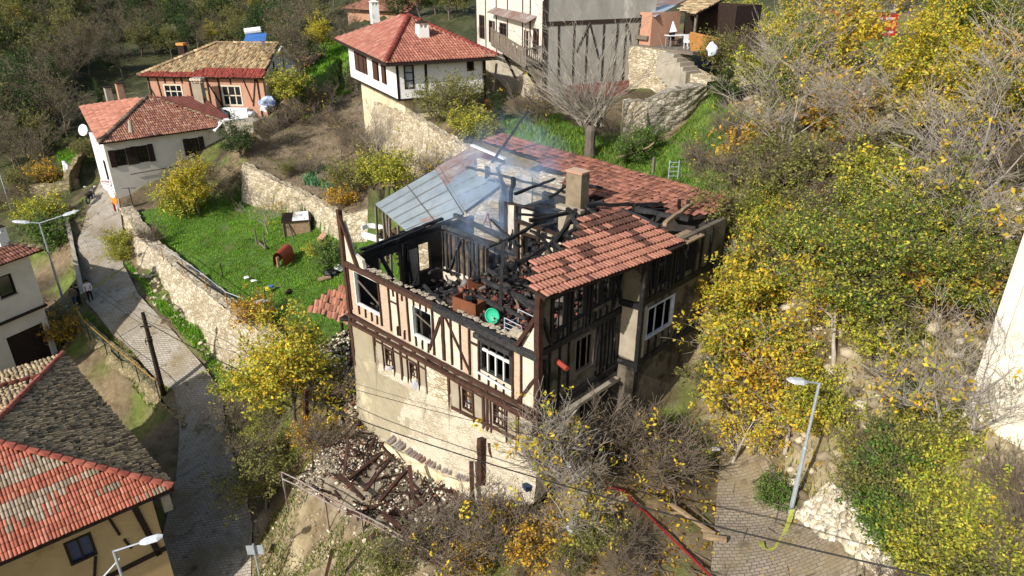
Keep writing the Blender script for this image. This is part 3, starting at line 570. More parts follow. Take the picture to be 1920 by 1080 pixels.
# side S: storeys in shade, windows
sw = [(2.0, 3.15, 8.2, 9.7)]
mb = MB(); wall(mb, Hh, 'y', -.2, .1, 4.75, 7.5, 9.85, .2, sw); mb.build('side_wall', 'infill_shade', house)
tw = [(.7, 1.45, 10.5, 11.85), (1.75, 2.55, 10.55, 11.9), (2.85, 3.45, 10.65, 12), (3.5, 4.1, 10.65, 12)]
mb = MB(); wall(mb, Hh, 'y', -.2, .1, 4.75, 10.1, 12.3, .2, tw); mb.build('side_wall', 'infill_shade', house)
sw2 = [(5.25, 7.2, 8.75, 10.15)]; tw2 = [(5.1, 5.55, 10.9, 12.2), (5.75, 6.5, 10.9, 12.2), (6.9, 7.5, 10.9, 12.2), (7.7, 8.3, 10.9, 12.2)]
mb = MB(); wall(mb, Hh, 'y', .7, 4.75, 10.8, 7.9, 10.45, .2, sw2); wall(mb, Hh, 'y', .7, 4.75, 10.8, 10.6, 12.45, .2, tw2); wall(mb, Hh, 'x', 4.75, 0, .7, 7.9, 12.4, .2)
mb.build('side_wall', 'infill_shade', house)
mb = MB(); lbox(mb, Hh, .9, .93, 4.76, 5.2, 7.95, 10.3); lbox(mb, Hh, .08, .885, 4.72, 4.745, 8.0, 10.3); mb.build('render_patch', 'infill_grey', house)
mb = MB(); wall(mb, Hh, 'x', 10.6, -11.5, .9, 5, 12.3, .25); mb.build('rear_wall', 'soot', house)
window(Hh, 'y', 0., *sw[0], house, 1, 'wood_grey', 3, 1, None, .05); window(Hh, 'y', .9, *sw2[0], house, 1, 'curtain', 3, 1, None, .07)
for h in tw: window(Hh, 'y', 0., *h, house, 1, 'char', 2, 1, None, .05)
for h in tw2: window(Hh, 'y', .9, *h, house, 1, 'char', 2, 1, None, .05)
tm = MB()
def sb(y0, z0, y1, z1, x=.05, w=.13): tm.beam(Hh(x, y0, z0), Hh(x, y1, z1), .1, w, jit=.03)
sb(0, 9.98, 4.75, 10.0, .05, .26); sb(4.7, 10.55, 10.8, 10.55, .93, .26); sb(.1, 7.4, 4.8, 7.55, .08, .2); sb(4.7, 7.92, 10.8, 7.92, .95, .24)
tm.beam(Hh(.05, 4.7, 7.75), Hh(1, 4.7, 7.85), .14, .24); tm.beam(Hh(.05, 4.68, 10.35), Hh(1, 4.68, 10.45), .14, .24)
for y in (.6, 1.5, 1.7, 2.6, 2.8, 4.15): sb(y, 10.1, y, 12.3, .04, .09)
for y in (1.0, 1.25, 2.1, 2.4, 3.1, 3.4, 3.8): sb(y, 10.1, y, 10.5, .03, .05)
for y in (.55, 1.1, 1.6, 3.3, 3.6, 3.85, 4.1, 4.35): sb(y, 7.5, y, 9.9, .04, .06)
sb(.15, 11.3, .6, 10.1, .05, .12); sb(4.15, 12.2, 4.65, 10.3, .05, .1); sb(4.7, 12, 4.2, 10.3, .05, .07); sb(3.4, 9.8, 3.2, 8.1, .05, .1); sb(4.2, 9.8, 4.6, 7.7, .05, .07); sb(.2, 9.6, .5, 7.7, .05, .12)
tm.beam(Hh(.97, 4.72, 12.4), Hh(.97, 4.72, 7.6), .18, .18, jit=.02)
for y in (5.0, 5.65, 6.6, 6.85, 7.6, 8.4, 8.9, 9.6): sb(y, 10.6, y, 12.4, .94, .1)
for y in (6.0, 6.3, 7.1, 7.4): sb(y, 10.6, y, 10.9, .94, .05)
for y in (5.5, 6.0, 6.5, 7.0, 7.5, 8.0, 8.5): sb(y, 8.0, y, 8.7, .94, .05)
sb(5.0, 12.2, 5.3, 10.7, .95, .1)
tm.build('side_timbers', 'char', house)  # char instead of dark wood, so the side's shade is in the colour
mb = MB(); mb.tube([Hh(.05, .95, 9.3), Hh(.6, .85, 9.25)], .1, 10); mb.build('flue_pipe', 'red_roof_metal', house)
mb = MB(); lbox(mb, Hh, .02, .3, .1, 4.6, 6.9, 7.05); mb.build('ledge', 'infill_grey', house)
# left wall (seen from inside), openings, inner walls
mb = MB(); wall(mb, Hh, 'y', -11.85, .2, 6.2, 4.5, 10.1, .22, [(1.6, 2.9, 7.6, 9.7), (4.0, 4.75, 8.2, 9.7)]); wall(mb, Hh, 'y', -11.85, 6.2, 10.6, 4.5, 10.3, .22); mb.build('left_wall', 'soot', house)
mb = MB(); lbox(mb, Hh, -11.62, -11.6, 3.3, 3.9, 7.6, 9.6); mb.build('render_patch', 'infill_grey', house)
tm = MB()
tm.beam(Hh(-11.8, .9, 10.02), Hh(-11.8, 6.3, 10.3), .28, .22, jit=.06); tm.beam(Hh(-11.5, .8, 10.25), Hh(-11.7, 4.5, 10.42), .16, .16, jit=.08); tm.beam(Hh(-12.1, 1., 10.15), Hh(-12.1, 6.0, 10.45), .18, .14, jit=.08)
tm.beam(Hh(-11.5, 1.6, 10.0), Hh(-10.2, 1.8, 8.0), .16, .16, jit=.06); tm.beam(Hh(-11.55, 3.0, 7.4), Hh(-11.55, 3.0, 10.1), .14, .14, jit=.05); tm.beam(Hh(-11.4, 3.35, 7.4), Hh(-11.55, 3.2, 10.1), .1, .1, jit=.05)
tm.build('charred_wall_plate', 'char', house)
mb = MB(); wall(mb, Hh, 'x', 5.5, -11.6, -8.4, 7.2, 10.0, .2); wall(mb, Hh, 'x', 5.5, -7.0, -5.0, 7.2, 10., .2); mb.build('inner_wall', 'soot_plank', house)
mb = MB(); wall(mb, Hh, 'x', 5.42, -11.6, -7.9, 7.3, 8.15, .06); mb.build('inner_wall', 'infill_cream', house)
tm = MB()
for x in (-11.5, -11.2, -10.9, -10.5, -10.3, -9.9, -9.5, -9.2, -8.9, -8.5): tm.beam(Hh(x, 5.42, 7.9), Hh(x+random.uniform(-.05, .05), 5.42, 10.1), random.choice((.07, .1, .14)), .08, jit=.06)
tm.beam(Hh(-11., 5.4, 8.1), Hh(-10.1, 5.4, 10), .12, .1, jit=.05); tm.beam(Hh(-9.7, 5.4, 10), Hh(-8.6, 5.4, 8), .12, .1, jit=.05)
tm.build('charred_studs', 'char_grey', house)
tm = MB(); tm.beam(Hh(-11.8, 5.6, 10.25), Hh(-6.6, 5.9, 10.15), .18, .2, jit=.06); tm.beam(Hh(-12.2, 6.9, 10.4), Hh(-6.3, 6.3, 10.3), .18, .2, jit=.05); tm.beam(Hh(-10.8, 8.2, 10.2), Hh(-6.8, 6.9, 10.1), .14, .16, jit=.06)
tm.beam(Hh(-6.6, 5.9, 10.2), Hh(-4.6, 5.2, 10.3), .2, .2, jit=.06); tm.build('tie_beam', 'char_grey', house)
mb = MB(); wall(mb, Hh, 'y', -7.0, .3, 5.5, 7.2, 9.4, .15); mb.build('inner_wall', 'soot', house)
mb = MB(); wall(mb, Hh, 'y', -6.98, 3.2, 5.4, 8.3, 9.55, .2); mb.build('inner_wall', 'infill_grey', house)
# floors
mb = MB(); lbox(mb, Hh, -11.6, -.2, .25, 10.5, 7.0, 7.25); mb.build('lower_floor', 'char', house)
mb = MB(); mb.prism([Hh(-5.9, .25), Hh(-.2, .25), Hh(-.2, 10.5), Hh(-6.5, 10.5), Hh(-6.8, 5.6)], 9.62, 9.85); mb.build('upper_floor', 'char', house)
# upper inner walls (z 10-12)
mb = MB(); wall(mb, Hh, 'x', 6.6, -8.0, -7.45, 9.9, 12.05, .22); mb.build('inner_wall', 'infill_cream', house); mb = MB(); wall(mb, Hh, 'x', 5.7, -6.4, -3.2, 9.9, 11.75, .2, [(-6.05, -5.2, 9.9, 11.3)]); mb.build('inner_wall', 'infill_grey', house, label='smoke stained inner wall with doorway')
mb = MB(); lbox(mb, Hh, -7.2, -6.5, 6.68, 6.8, 10.9, 11.95); mb.build('plaster_patch', 'infill_cream', house); mb = MB(); lbox(mb, Hh, -4.9, -3.9, 5.66, 5.7, 10.9, 11.6); mb.build('plaster_patch', 'infill_cream', house)
mb = MB(); wall(mb, Hh, 'y', -7.4, 6.6, 9.5, 9.9, 12, .2); wall(mb, Hh, 'x', 9.0, -8.0, -4.4, 9.9, 12.1, .2); wall(mb, Hh, 'y', -3.2, 5.7, 9.4, 9.9, 11.6, .2); mb.build('inner_wall', 'soot', house)
tm = MB()
for x, y, z1 in ((-8.05, 6.5, 12.15), (-7.4, 6.5, 12.1), (-6.4, 5.62, 11.8), (-6.08, 5.62, 11.5), (-5.18, 5.62, 11.7), (-4.2, 5.62, 11.5), (-3.2, 5.62, 11.7)): tm.beam(Hh(x, y, 9.9), Hh(x, y, z1), .13, .12, jit=.05)
tm.beam(Hh(-6.4, 5.6, 11.3), Hh(-5.1, 5.6, 11.35), .1, .12, jit=.05); tm.beam(Hh(-6.5, 5.6, 11.85), Hh(-3.1, 5.6, 11.8), .14, .14, jit=.05); tm.beam(Hh(-8.1, 6.5, 12.1), Hh(-6.5, 6.9, 12.1), .1, .1, jit=.05)
tm.build('charred_studs', 'wood_dark', house)
# the rear part of the left wing: rough stone gable with a plaster patch
mb = MB(); wall(mb, Hh, 'x', 10.4, -14.2, -9.4, 9., 12.4, .3); wall(mb, Hh, 'x', 10.35, -9.4, -7.0, 9, 12.6, .3)
mb.build('rear_stone_wall', 'white_stone', house)
mb = MB(); lbox(mb, Hh, -10.6, -9.9, 10.3, 10.38, 10.2, 12.2); mb.build('plaster_patch', 'infill_cream', house)
tm = MB(); tm.beam(Hh(-13.2, 10.2, 9.6), Hh(-13.2, 10.2, 12.2), .16, .14, jit=.05); tm.beam(Hh(-12.4, 10.2, 12.3), Hh(-11.6, 10.2, 10.6), .12, .1, jit=.05); tm.build('charred_studs', 'char_grey', house)
# roof: side slope and rear slope, broken edges
def roof_patch(name, poly_l, pal_, e, s, burnt, **kw):
    P0 = Hh(*poly_l[0]); P = [Hh(*p) for p in poly_l]; return roof_plane(name, house, P, pal_, **kw)
def pk_side(a, b):
    c = (PAL_RED[rng.integers(0, 5, len(a))]+PAL_RED[0]*1.5)/2.5*1.08; row = np.round(b/.36).astype(int)
    burn = (vnoise(a, b*1.2, .45, 3)+rng.uniform(-.15, .15, len(a)) > .8-.16*np.clip(b-.8, 0, 1.3)) | ((b > 1.9) & (vnoise(a, b, .7, 8) > .5)); c[burn] *= .28
    return c
zf = lambda x: 12.42+(.5-x)*.36
r1 = roof_plane('roof', house, [Hh(.55, -.35, zf(.55)), Hh(1.0, 3.6, zf(1.0)+.1), Hh(1.15, 7.2, zf(1.15)+.18), Hh(.2, 7.1, zf(.2)+.1), Hh(-1.6, 6.4, zf(-1.6)), Hh(-1.9, 4.4, zf(-1.9)), Hh(-1.2, 3.3, zf(-1.2)), Hh(-.9, 2.0, zf(-.9)), Hh(-1.2, .9, zf(-1.2)), Hh(-.5, .2, zf(-.5)), Hh(-.1, -.4, zf(-.1))], PAL_RED, wd=.17, ln=.36, pick=pk_side, jag=.007, high=.06, tl=.085)
mb = MB(); lbox(mb, Hh, .3, 1.15, 7.3, 8.6, 12.3, 12.36); mb.build('roof_board', 'wood_raw', house)
def zr(y, x): return 12.75+(y-12.3)*.16+(-x)*.045
rp = [(-14.2, 12.4), (.3, 12.4), (.2, 10.6), (-.3, 9.9), (-1.2, 9.7), (-2.0, 10.4), (-2.8, 9.2), (-3.2, 8.3), (-4.0, 8.2), (-4.6, 9.4), (-5.6, 8.6), (-6.0, 9.6), (-7.0, 9.3), (-7.6, 10.4), (-9.0, 10.2), (-10.0, 10.9), (-11.5, 10.9), (-14.4, 11.2)]
def pk_rear(a, b):
    c = PAL_RED[rng.integers(0, 5, len(a))]*np.array([1.0, 1.0, 1.0]); k = vnoise(a, b, .6, 4)+rng.uniform(-.2, .2, len(a)) > .7; c[k] *= .6; c *= .9; return c
e_ = (Hh(.3, 12.4, zr(12.4, .3))-Hh(-14.2, 12.4, zr(12.4, -14.2)))
pts = [Hh(x, y, zr(y, x)) for x, y in rp]
P0r = pts[0]; er = e_.normalized(); nr = (pts[1]-pts[0]).cross(pts[2]-pts[0]).normalized(); nr = nr if nr.z > 0 else -nr; sr = nr.cross(er); sr = -sr if (pts[5]-pts[0]).dot(sr) < 0 else sr
mb = MB(); k_ = len(pts); mb.add(pts+[p-nr*.12 for p in pts], [tuple(range(k_)), tuple(range(k_, 2*k_))[::-1]]+[(i, k_+i, k_+(i+1) % k_, (i+1) % k_) for i in range(k_)]); rr = mb.build('rear_roof', 'wood_dark', house)
P1r = P0r+sr*4.4                                       # rows run down from the rear edge towards the viewer
t_ = tiles('tiles', P1r, er, -sr, [((p-P1r).dot(er), (p-P1r).dot(-sr)) for p in pts], PAL_RED, house, .15, .36, pick=pk_rear, jag=.022, high=.05, tl=.06); t_.parent = rr
# chimney
mb = MB(); lbox(mb, Hh, -5.0, -4.15, 7.2, 7.75, 9.85, 14.05); c_ = mb.build('chimney', 'chimney_soot', house)
mb = MB(); lbox(mb, Hh, -5.04, -4.11, 7.16, 7.79, 14.05, 14.13)
mb.build2('rim', 'brick_red', c_); mb = MB(); lbox(mb, Hh, -5.3, -3.9, 6.9, 7.2, 12.4, 12.55); lbox(mb, Hh, -5.0, -4.15, 6.75, 7.18, 9.85, 12.3); mb.build2('breast', 'infill_grey', c_)
# debris on the upper floor and below
def debris(n, box, z0, dz, name, pals, rmin=.05, rmax=.16, f=Hh, hf=None, **kw):
    vs = []; cs = []; base = np.array([(-1, -1, -.5), (1, -1, -.4), (1, 1, -.5), (-1, 1, -.5), (-.8, -.9, .5), (.9, -.8, .4), (.8, .9, .6), (-.9, .8, .4)])
    x = rng.uniform(box[0], box[1], n); y = rng.uniform(box[2], box[3], n); r = (rmin+(rmax-rmin)*rng.uniform(0, 1, n)**2.5)*rng.uniform(.8, 1.5, n)
    P = np.zeros((n, 8, 3)); ax = rng.normal(size=(n, 3)); ax /= np.linalg.norm(ax, axis=1)[:, None]; th = rng.uniform(0, 6.28, n)
    K = np.zeros((n, 3, 3)); K[:, 0, 1] = -ax[:, 2]; K[:, 0, 2] = ax[:, 1]; K[:, 1, 0] = ax[:, 2]; K[:, 1, 2] = -ax[:, 0]; K[:, 2, 0] = -ax[:, 1]; K[:, 2, 1] = ax[:, 0]
    R = np.eye(3)+np.sin(th)[:, None, None]*K+(1-np.cos(th))[:, None, None]*(K @ K)
    b = base[None]*rng.uniform(.75, 1.2, (n, 8, 3))*rng.uniform(.35, 1.3, (n, 1, 3)); P = np.einsum('nij,nkj->nki', R, b)*r[:, None, None]
    if f is not None:
        c = np.array([tuple(f(x[i], y[i], 0)) for i in range(n)])
    else: c = np.column_stack([x, y, x*0])
    c[:, 2] = (z0+rng.uniform(0, 1, n)**2*dz) if hf is None else hf(c[:, 0], c[:, 1])+rng.uniform(0, 1, n)**2*dz
    P += c[:, None, :]; F = np.array([(0, 3, 2, 1), (4, 5, 6, 7), (0, 1, 5, 4), (1, 2, 6, 5), (2, 3, 7, 6), (3, 0, 4, 7)])
    col = pals[rng.integers(0, len(pals), n)]*rng.uniform(.7, 1.2, (n, 1))
    return npmesh(name, 'stonebits', P.reshape(-1, 3), (np.arange(n)[:, None, None]*8+F).reshape(-1, 4), np.repeat(col, 8, 0), **kw)
PC = pal('1c1b1a', '262322', '3b3834', '1a1918', '57524c', '6d6862'); PT = pal('7a4a3c', '8a5546', '553630', '2a2523', '1a1918', '3a3431', '242120'); PR = pal('d8cdb6', 'c4b79c', 'a79b85', '8b5c47', '6d5f4e', '3d362f', 'e3dccb')
debris(2600, (-5.8, -.3, .5, 5.4), 9.86, .22, 'roof_tile_debris', PT, .05, .13, parent=house, kind='stuff')
debris(900, (-6.3, -.5, 2.0, 9.0), 9.86, .55, 'charred_debris', PC, .05, .2, parent=house, kind='stuff')
debris(900, (-11.4, -6.2, .5, 5.3), 7.27, .5, 'charred_debris', PC, .06, .22, parent=house, kind='stuff')
debris(500, (-11.4, -7.2, 5.9, 9.8), 7.3, 1.4, 'charred_debris', PC, .08, .25, parent=house, kind='stuff')
# ---- loose charred roof beams
G_B = 'charred roof beams fallen across the burnt house'
def pbeam(a, b, w, lab, m='char', t=1.): 
    q = MB(); q.beam(W(*a), W(*b), w, w, jit=.085, taper=t if t < 1 else random.uniform(.7, 1)); q.build('charred_rafter', m, label=lab, category='timber', group=G_B)
pbeam((922, 305, 12.6), (990, 208, 15.4), .16, 'charred beam sticking up alone into the air above the metal roof', t=.6)
pbeam((875, 313, 12.5), (1022, 350, 12.6), .13, 'thin grey charred beam jutting out over the metal roof', 'char_grey')
pbeam((963, 333, 13.1), (949, 432, 10.3), .2, 'upright charred post left of the pale inner walls', t=.7)
pbeam((944, 455, 12.3), (936, 612, 9.8), .16, 'upright charred post between cabinet and metal bed frame')
pbeam((935, 516, 10.9), (1082, 428, 12.4), .2, 'long charred beam rising from the upright post to the side roof')
pbeam((993, 414, 12.5), (1095, 393, 12.4), .17, 'short black beam resting across the doorway wall', t=.8)
pbeam((1062, 392, 12.7), (1130, 440, 12.3), .17, 'charred rafter crossing the front of the chimney foot')
pbeam((1070, 403, 12.8), (1122, 478, 12.2), .15, 'charred rafter hanging over the upper edge of the side roof', 'char_grey')
pbeam((1100, 385, 13.1), (1235, 382, 12.8), .16, 'charred ridge beam running right from the chimney')
pbeam((1168, 395, 13.1), (1236, 425, 12.9), .2, 'scaly charred beam on top of the side roof', 'char_grey')
pbeam((1190, 392, 13.0), (1290, 412, 12.7), .2, 'scaly charred beam ending at the rear corner', 'char_grey')
pbeam((1245, 420, 12.9), (1298, 382, 12.9), .18, 'forked burnt log at the far right roof corner', 'wood_raw')
pbeam((1273, 375, 13.1), (1277, 408, 12.2), .14, 'short charred stub standing near the right roof corner')
pbeam((1290, 378, 13.1), (1292, 402, 12.2), .12, 'thin charred stub at the far right roof corner')
pbeam((965, 364, 12.7), (1040, 335, 12.9), .13, 'charred rafter slanting up behind the inner walls')
pbeam((1000, 345, 12.6), (1060, 360, 12.6), .12, 'charred purlin left of the chimney top', 'char_grey')
pbeam((1030, 370, 12.5), (1070, 345, 12.9), .12, 'short charred stick leaning on the chimney')
pbeam((1065, 340, 12.9), (1130, 352, 12.8), .14, 'charred purlin right behind the chimney')
pbeam((905, 525, 10.60), (1015, 575, 10.50), .18, 'grey scorched joist lying from the far cabinet towards the corner post', 'char_grey')
pbeam((915, 506, 10.50), (945, 525, 10.60), .14, 'short grey joist stub behind the upright post', 'char_grey')
pbeam((948, 520, 10.60), (1000, 540, 10.50), .15, 'pointed grey joist end right of the upright post', 'char_grey', .5)
pbeam((945, 540, 10.45), (1012, 590, 10.40), .17, 'pointed grey joist lying nearest the corner post', 'char_grey', .8)
pbeam((895, 555, 10.40), (945, 580, 10.40), .15, 'grey joist behind the near cabinet', 'char_grey')
pbeam((945, 575, 10.40), (985, 598, 10.40), .15, 'grey joist end above the metal bed frame', 'char_grey', .6)
pbeam((795, 535, 9.1), (824, 565, 10.1), .13, 'grey scorched joist leaning up from the pit to the front beam', 'char_grey')
pbeam((965, 560, 10.3), (982, 600, 10.3), .06, 'thin brown lath among broken tiles by the bed frame', 'wood_raw')
pbeam((1000, 435, 12.1), (1045, 470, 11.9), .12, 'charred rafter stub left of the side roof edge')
pbeam((1020, 455, 12.2), (1060, 505, 11.4), .11, 'charred rafter stub sliding onto the debris')
pbeam((1060, 440, 12.3), (1100, 470, 12.4), .12, 'charred rafter lying flat on the side roof')
for i in range(46):
    x, y = random.uniform(-6.2, -1.4), random.uniform(2.2, 10.2); z = 11.3+.08*y+random.uniform(-.5, .7)-(.5 if y < 4 else 0); a = random.uniform(0, 3.14); L_ = random.uniform(.7, 2.6); q = MB(); w_ = random.uniform(.08, .17)
    if y < 3.6 and x > -3.5: z = random.uniform(10.1, 11.2)
    d_ = V((cos(a)*L_/2, sin(a)*L_/2, random.uniform(-.35, .35)*L_/2)); c_ = Hh(x, y, z); q.beam(c_-d_, c_+d_, w_, w_*random.uniform(.6, 1), jit=.09, taper=random.uniform(.4, 1)); q.build('charred_rafter', random.choice(('char', 'char', 'char_grey')), label='broken charred rafter piece tangled in the heap between chimney and side roof', category='timber', group='broken rafter pieces heaped around the chimney')
for i in range(14):
    x, y = random.uniform(-11, -6.5), random.uniform(1, 9.5); q = MB(); a = random.uniform(0, 3.14); L_ = random.uniform(.8, 2.4); d_ = V((cos(a)*L_/2, sin(a)*L_/2, random.uniform(-.5, .5)*L_/2)); c_ = Hh(x, y, random.uniform(7.7, 8.9)); q.beam(c_-d_, c_+d_, .12, .12, jit=.08); q.build('charred_rafter', random.choice(('char', 'char_grey')), label='charred timber fragment lying deep in the burnt out left rooms', category='timber', group='charred pieces in the left rooms')
# ---- furniture left on the upper floor
def cabinet(px, py, z, ang, sx, sy, sz, lab):
    c = W(px, py, z); f = Frame(c, ang); r = empty('cabinet', c, ang, label=lab, category='cabinet', group='cabinets on the burnt upper floor')
    q = MB(); lbox(q, f, -sx, sx, -sy, -sy+.04, 0, sz); lbox(q, f, -sx, sx, sy-.04, sy, 0, sz*.85); lbox(q, f, -sx, -sx+.04, -sy+.04, sy-.04, 0, sz); lbox(q, f, sx-.04, sx, -sy+.04, sy-.04, 0, sz*.95); lbox(q, f, -sx+.04, sx-.04, -sy+.04, sy-.04, .02, .06)
    q.build('carcass', 'cabinet', r)
    q = MB(); q.blob(c+V((0, 0, sz*.9)), .28, 9, (1, .9, .5), .4); q.build('burnt_contents', 'char', r)
cabinet(880, 585, 9.9, HA+.1, .6, .3, .62, 'brown wooden cabinet standing near the front beam on the upper floor')
cabinet(893, 545, 9.9, HA+1.2, .38, .06, .6, 'small upright brown cabinet panel behind the larger cabinet')
g = W(924, 592, 10.15); q = MB(); gm = Matrix.Translation(g) @ Matrix.Rotation(radians(-35), 4, 'Y') @ Matrix.Rotation(radians(62), 4, 'X')
ring = [[gm @ V((cos(2*pi*i/20)*r_, sin(2*pi*i/20)*r_*1.1, z_)) for i in range(20)] for r_, z_ in ((.02, 0), (.2, 0), (.26, .05), (.28, .1), (.25, .06), (.19, -.02), (.02, -.02))]
q.add([p for r_ in ring for p in r_], [(j*20+i, j*20+(i+1) % 20, (j+1)*20+(i+1) % 20, (j+1)*20+i) for j in range(6) for i in range(20)]); q.build('basin', 'green_plastic', None, True, label='round green plastic basin tipped against a charred post', category='basin')
q = MB(); a = [W(946, 596, 10.45), W(978, 612, 10.45), W(978, 635, 9.95), W(946, 625, 9.95)]
for i, j in ((0, 1), (0, 3), (1, 2)): q.tube([a[i], a[j]], .022, 5)
for t in (.3, .6): q.tube([a[0].lerp(a[3], t), a[1].lerp(a[2], t)], .014, 5)
b_ = [p+V((.5, .7, 0)) for p in a]
for i, j in ((0, 1), (0, 3), (1, 2)): q.tube([b_[i], b_[j]], .022, 5)
q.tube([a[0].lerp(a[3], .5), b_[0].lerp(b_[3], .5)], .015, 5); q.tube([a[1].lerp(a[2], .5), b_[1].lerp(b_[2], .5)], .015, 5)
q.build('bed_frame', 'galv', label='bare metal bed frame standing in the debris by the corner post', category='bed frame')
q = MB(); a, b = W(915, 400, 11.3), W(905, 425, 10.0)
q.tube([a, b], .03, 5); q.tube([a, W(921, 428, 10)], .03, 5); q.tube([W(909, 415, 10.6), W(919, 417, 10.5)], .02, 4)
q.build('stepladder', 'red_paint', label='red and white stepladder standing in the smoky rear room', category='ladder')
# ================================================================ other buildings
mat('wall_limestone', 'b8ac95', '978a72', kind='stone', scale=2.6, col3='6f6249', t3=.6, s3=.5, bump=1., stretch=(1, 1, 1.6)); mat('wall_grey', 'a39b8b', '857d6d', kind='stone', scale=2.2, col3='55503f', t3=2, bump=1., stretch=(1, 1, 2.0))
def slab_roof(name, parent, P, pal_, **kw): return roof_plane(name, parent, P, pal_, **kw)
def timbers(F, parent, name, items, m='wood_dark'):
    q = MB()
    for ax, c, a0, z0, a1, z1, w_ in items:
        if ax == 'x': q.beam(F(a0, c, z0), F(a1, c, z1), w_, .06, up=F.M.to_3x3() @ V((0, 1, 0)))
        else: q.beam(F(c, a0, z0), F(c, a1, z1), .06, w_)
    return q.build(name, m, parent)
def chimney(F, x, y, z0, z1, s_, parent, m='white_plaster', capm='wood_dark', slots=True):
    q = MB(); lbox(q, F, x-s_, x+s_, y-s_, y+s_, z0, z1); c = q.build('chimney', m, parent)
    q = MB()
    for sx in (-1, 0, 1):
        for sy in (-1, 0, 1):
            if sx or sy: lbox(q, F, x+sx*s_*.82-.05, x+sx*s_*.82+.05, y+sy*s_*.82-.05, y+sy*s_*.82+.05, z1, z1+.35)
    lbox(q, F, x-s_*.6, x+s_*.6, y-s_*.6, y+s_*.6, z1-.01, z1+.02); q.build2('chimney_slots', m, c)
    q = MB(); q.add([F(x-s_*1.15, y-s_*1.15, z1+.35), F(x+s_*1.15, y-s_*1.15, z1+.35), F(x+s_*1.15, y+s_*1.15, z1+.35), F(x-s_*1.15, y+s_*1.15, z1+.35), F(x, y, z1+.6)], [(0, 3, 2, 1), (0, 1, 4), (1, 2, 4), (2, 3, 4), (3, 0, 4)]); q.build2('cap', capm, c)
    return c
# ---- H1: nearest house, bottom left corner
a1, c1 = W(0, 1055, 2.7), W(325, 915, 2.7); F1, _ = frame2(a1, c1); xC = (F1.M.inverted() @ c1).x; F1 = Frame(F1(xC, 0, 0), F1.ang)
h1 = empty('tiled_roof_house', F1.O-V((0, 0, 4.5)), F1.ang, label='ochre house with red and mossy tile roof nearest the camera at bottom left', category='house')
Ap = W(-35, 826, 5.2); al = F1.M.inverted() @ Ap; Bp = F1(-14, al.y, 5.2); C_ = F1(0, 0, 2.7); E_ = W(120, 665, 2.7); Dp = F1(-14, 0, 2.7); Gp = E_+(Bp-Ap)*1.3; Gp.z = 2.7
def pk1(a, b):
    c = pal('a5604a', 'b06a54', '9c5844', 'aa6650', 'b87a62')[rng.integers(0, 5, len(a))]*1.05; o = vnoise(a*.6, b*1.6, .8, 3)+rng.uniform(-.12, .12, len(a)) > .7; c[o] = pal('a08f78', 'ab9a84', '8a7a66')[rng.integers(0, 3, int(o.sum()))]; return c
r_ = roof_plane('roof', h1, [Dp, C_, Ap, Bp], PAL_RED, wd=.125, ln=.31, pick=pk1, jag=.006, high=.045, tl=.045)
r_ = roof_plane('roof', h1, [C_, E_, Ap], PAL_OLD, wd=.17, ln=.25, jag=.035, high=.08, tl=.05)
r_ = roof_plane('roof', h1, [E_, Gp, Bp, Ap], np.concatenate([PAL_PALE, PAL_OLD[:3]]), wd=.2, ln=.3, jag=.03, high=.09)
caps('ridge_tiles', C_+V((0, 0, .1)), Ap+V((0, 0, .12)), pal('a85f4c', 'b46a55', '9c5444'), h1, .15)
caps('ridge_tiles', E_+V((0, 0, .1)), Ap+V((0, 0, .12)), pal('a85f4c', '9c5444'), h1, .13); caps('ridge_tiles', Ap, Bp, pal('a85f4c', '9c5444'), h1, .14)
wx = -.75
mb = MB(); win1 = [(-4.05, -3.1, .55, 1.75)]
wall(mb, F1, 'x', .8, -14, wx, -4.6, 2.75, .3, win1); mb.build('wall', 'ochre_plaster', h1); mb = MB(); Fs1, Ls1 = frame2(C_, E_); wall(mb, Fs1, 'x', .85, 1.1, Ls1-.6, -4.6, 2.8, .3); mb.build('side_wall', 'ochre_plaster', h1)
window(F1, 'x', .8, *win1[0], h1, -1, 'wood_dark', 2, 1, 'glass_blue', .1)
timbers(F1, h1, 'timbers', [('x', .77, -1.05, -.9, -1.5, 2.6, .24), ('x', .77, -2.2, 1.0, -2.4, 2.2, .1), ('x', .77, -1.95, .1, -2.1, .7, .1), ('x', .77, -3.2, .5, -3.5, -.6, .1), ('x', .77, -8.6, 1.9, -8.3, -1, .2), ('x', .77, -10.2, 1.9, -10.1, 0, .1), ('x', .77, -6.4, 2.3, -6.3, 1.6, .07), ('x', .77, -5.6, .2, -5.4, -.6, .08), ('x', .77, -14, -1.0, -.75, -.7, .22)])
q = MB(); lbox(q, F1, -.4, -.05, 1.0, 1.5, .9, 1.7); q.build('vent_box', 'concrete', h1)
q = MB(); lbox(q, F1, -14, .02, -.03, .0, 2.56, 2.72); q.build('fascia', 'wood_dark', h1)
# chimney shadow on the roof comes from a chimney just out of sight on the left
chimney(F1, -12.6, 1.6, 3, 5.2, .35, h1)
# small dormer ridge
q = caps('valley_tiles', E_.lerp(Ap, .35)+V((0, 0, .15)), E_.lerp(Ap, .35)+V((-2.2, -1.6, .2)), pal('8c5042', '7d4538'), h1, .13)
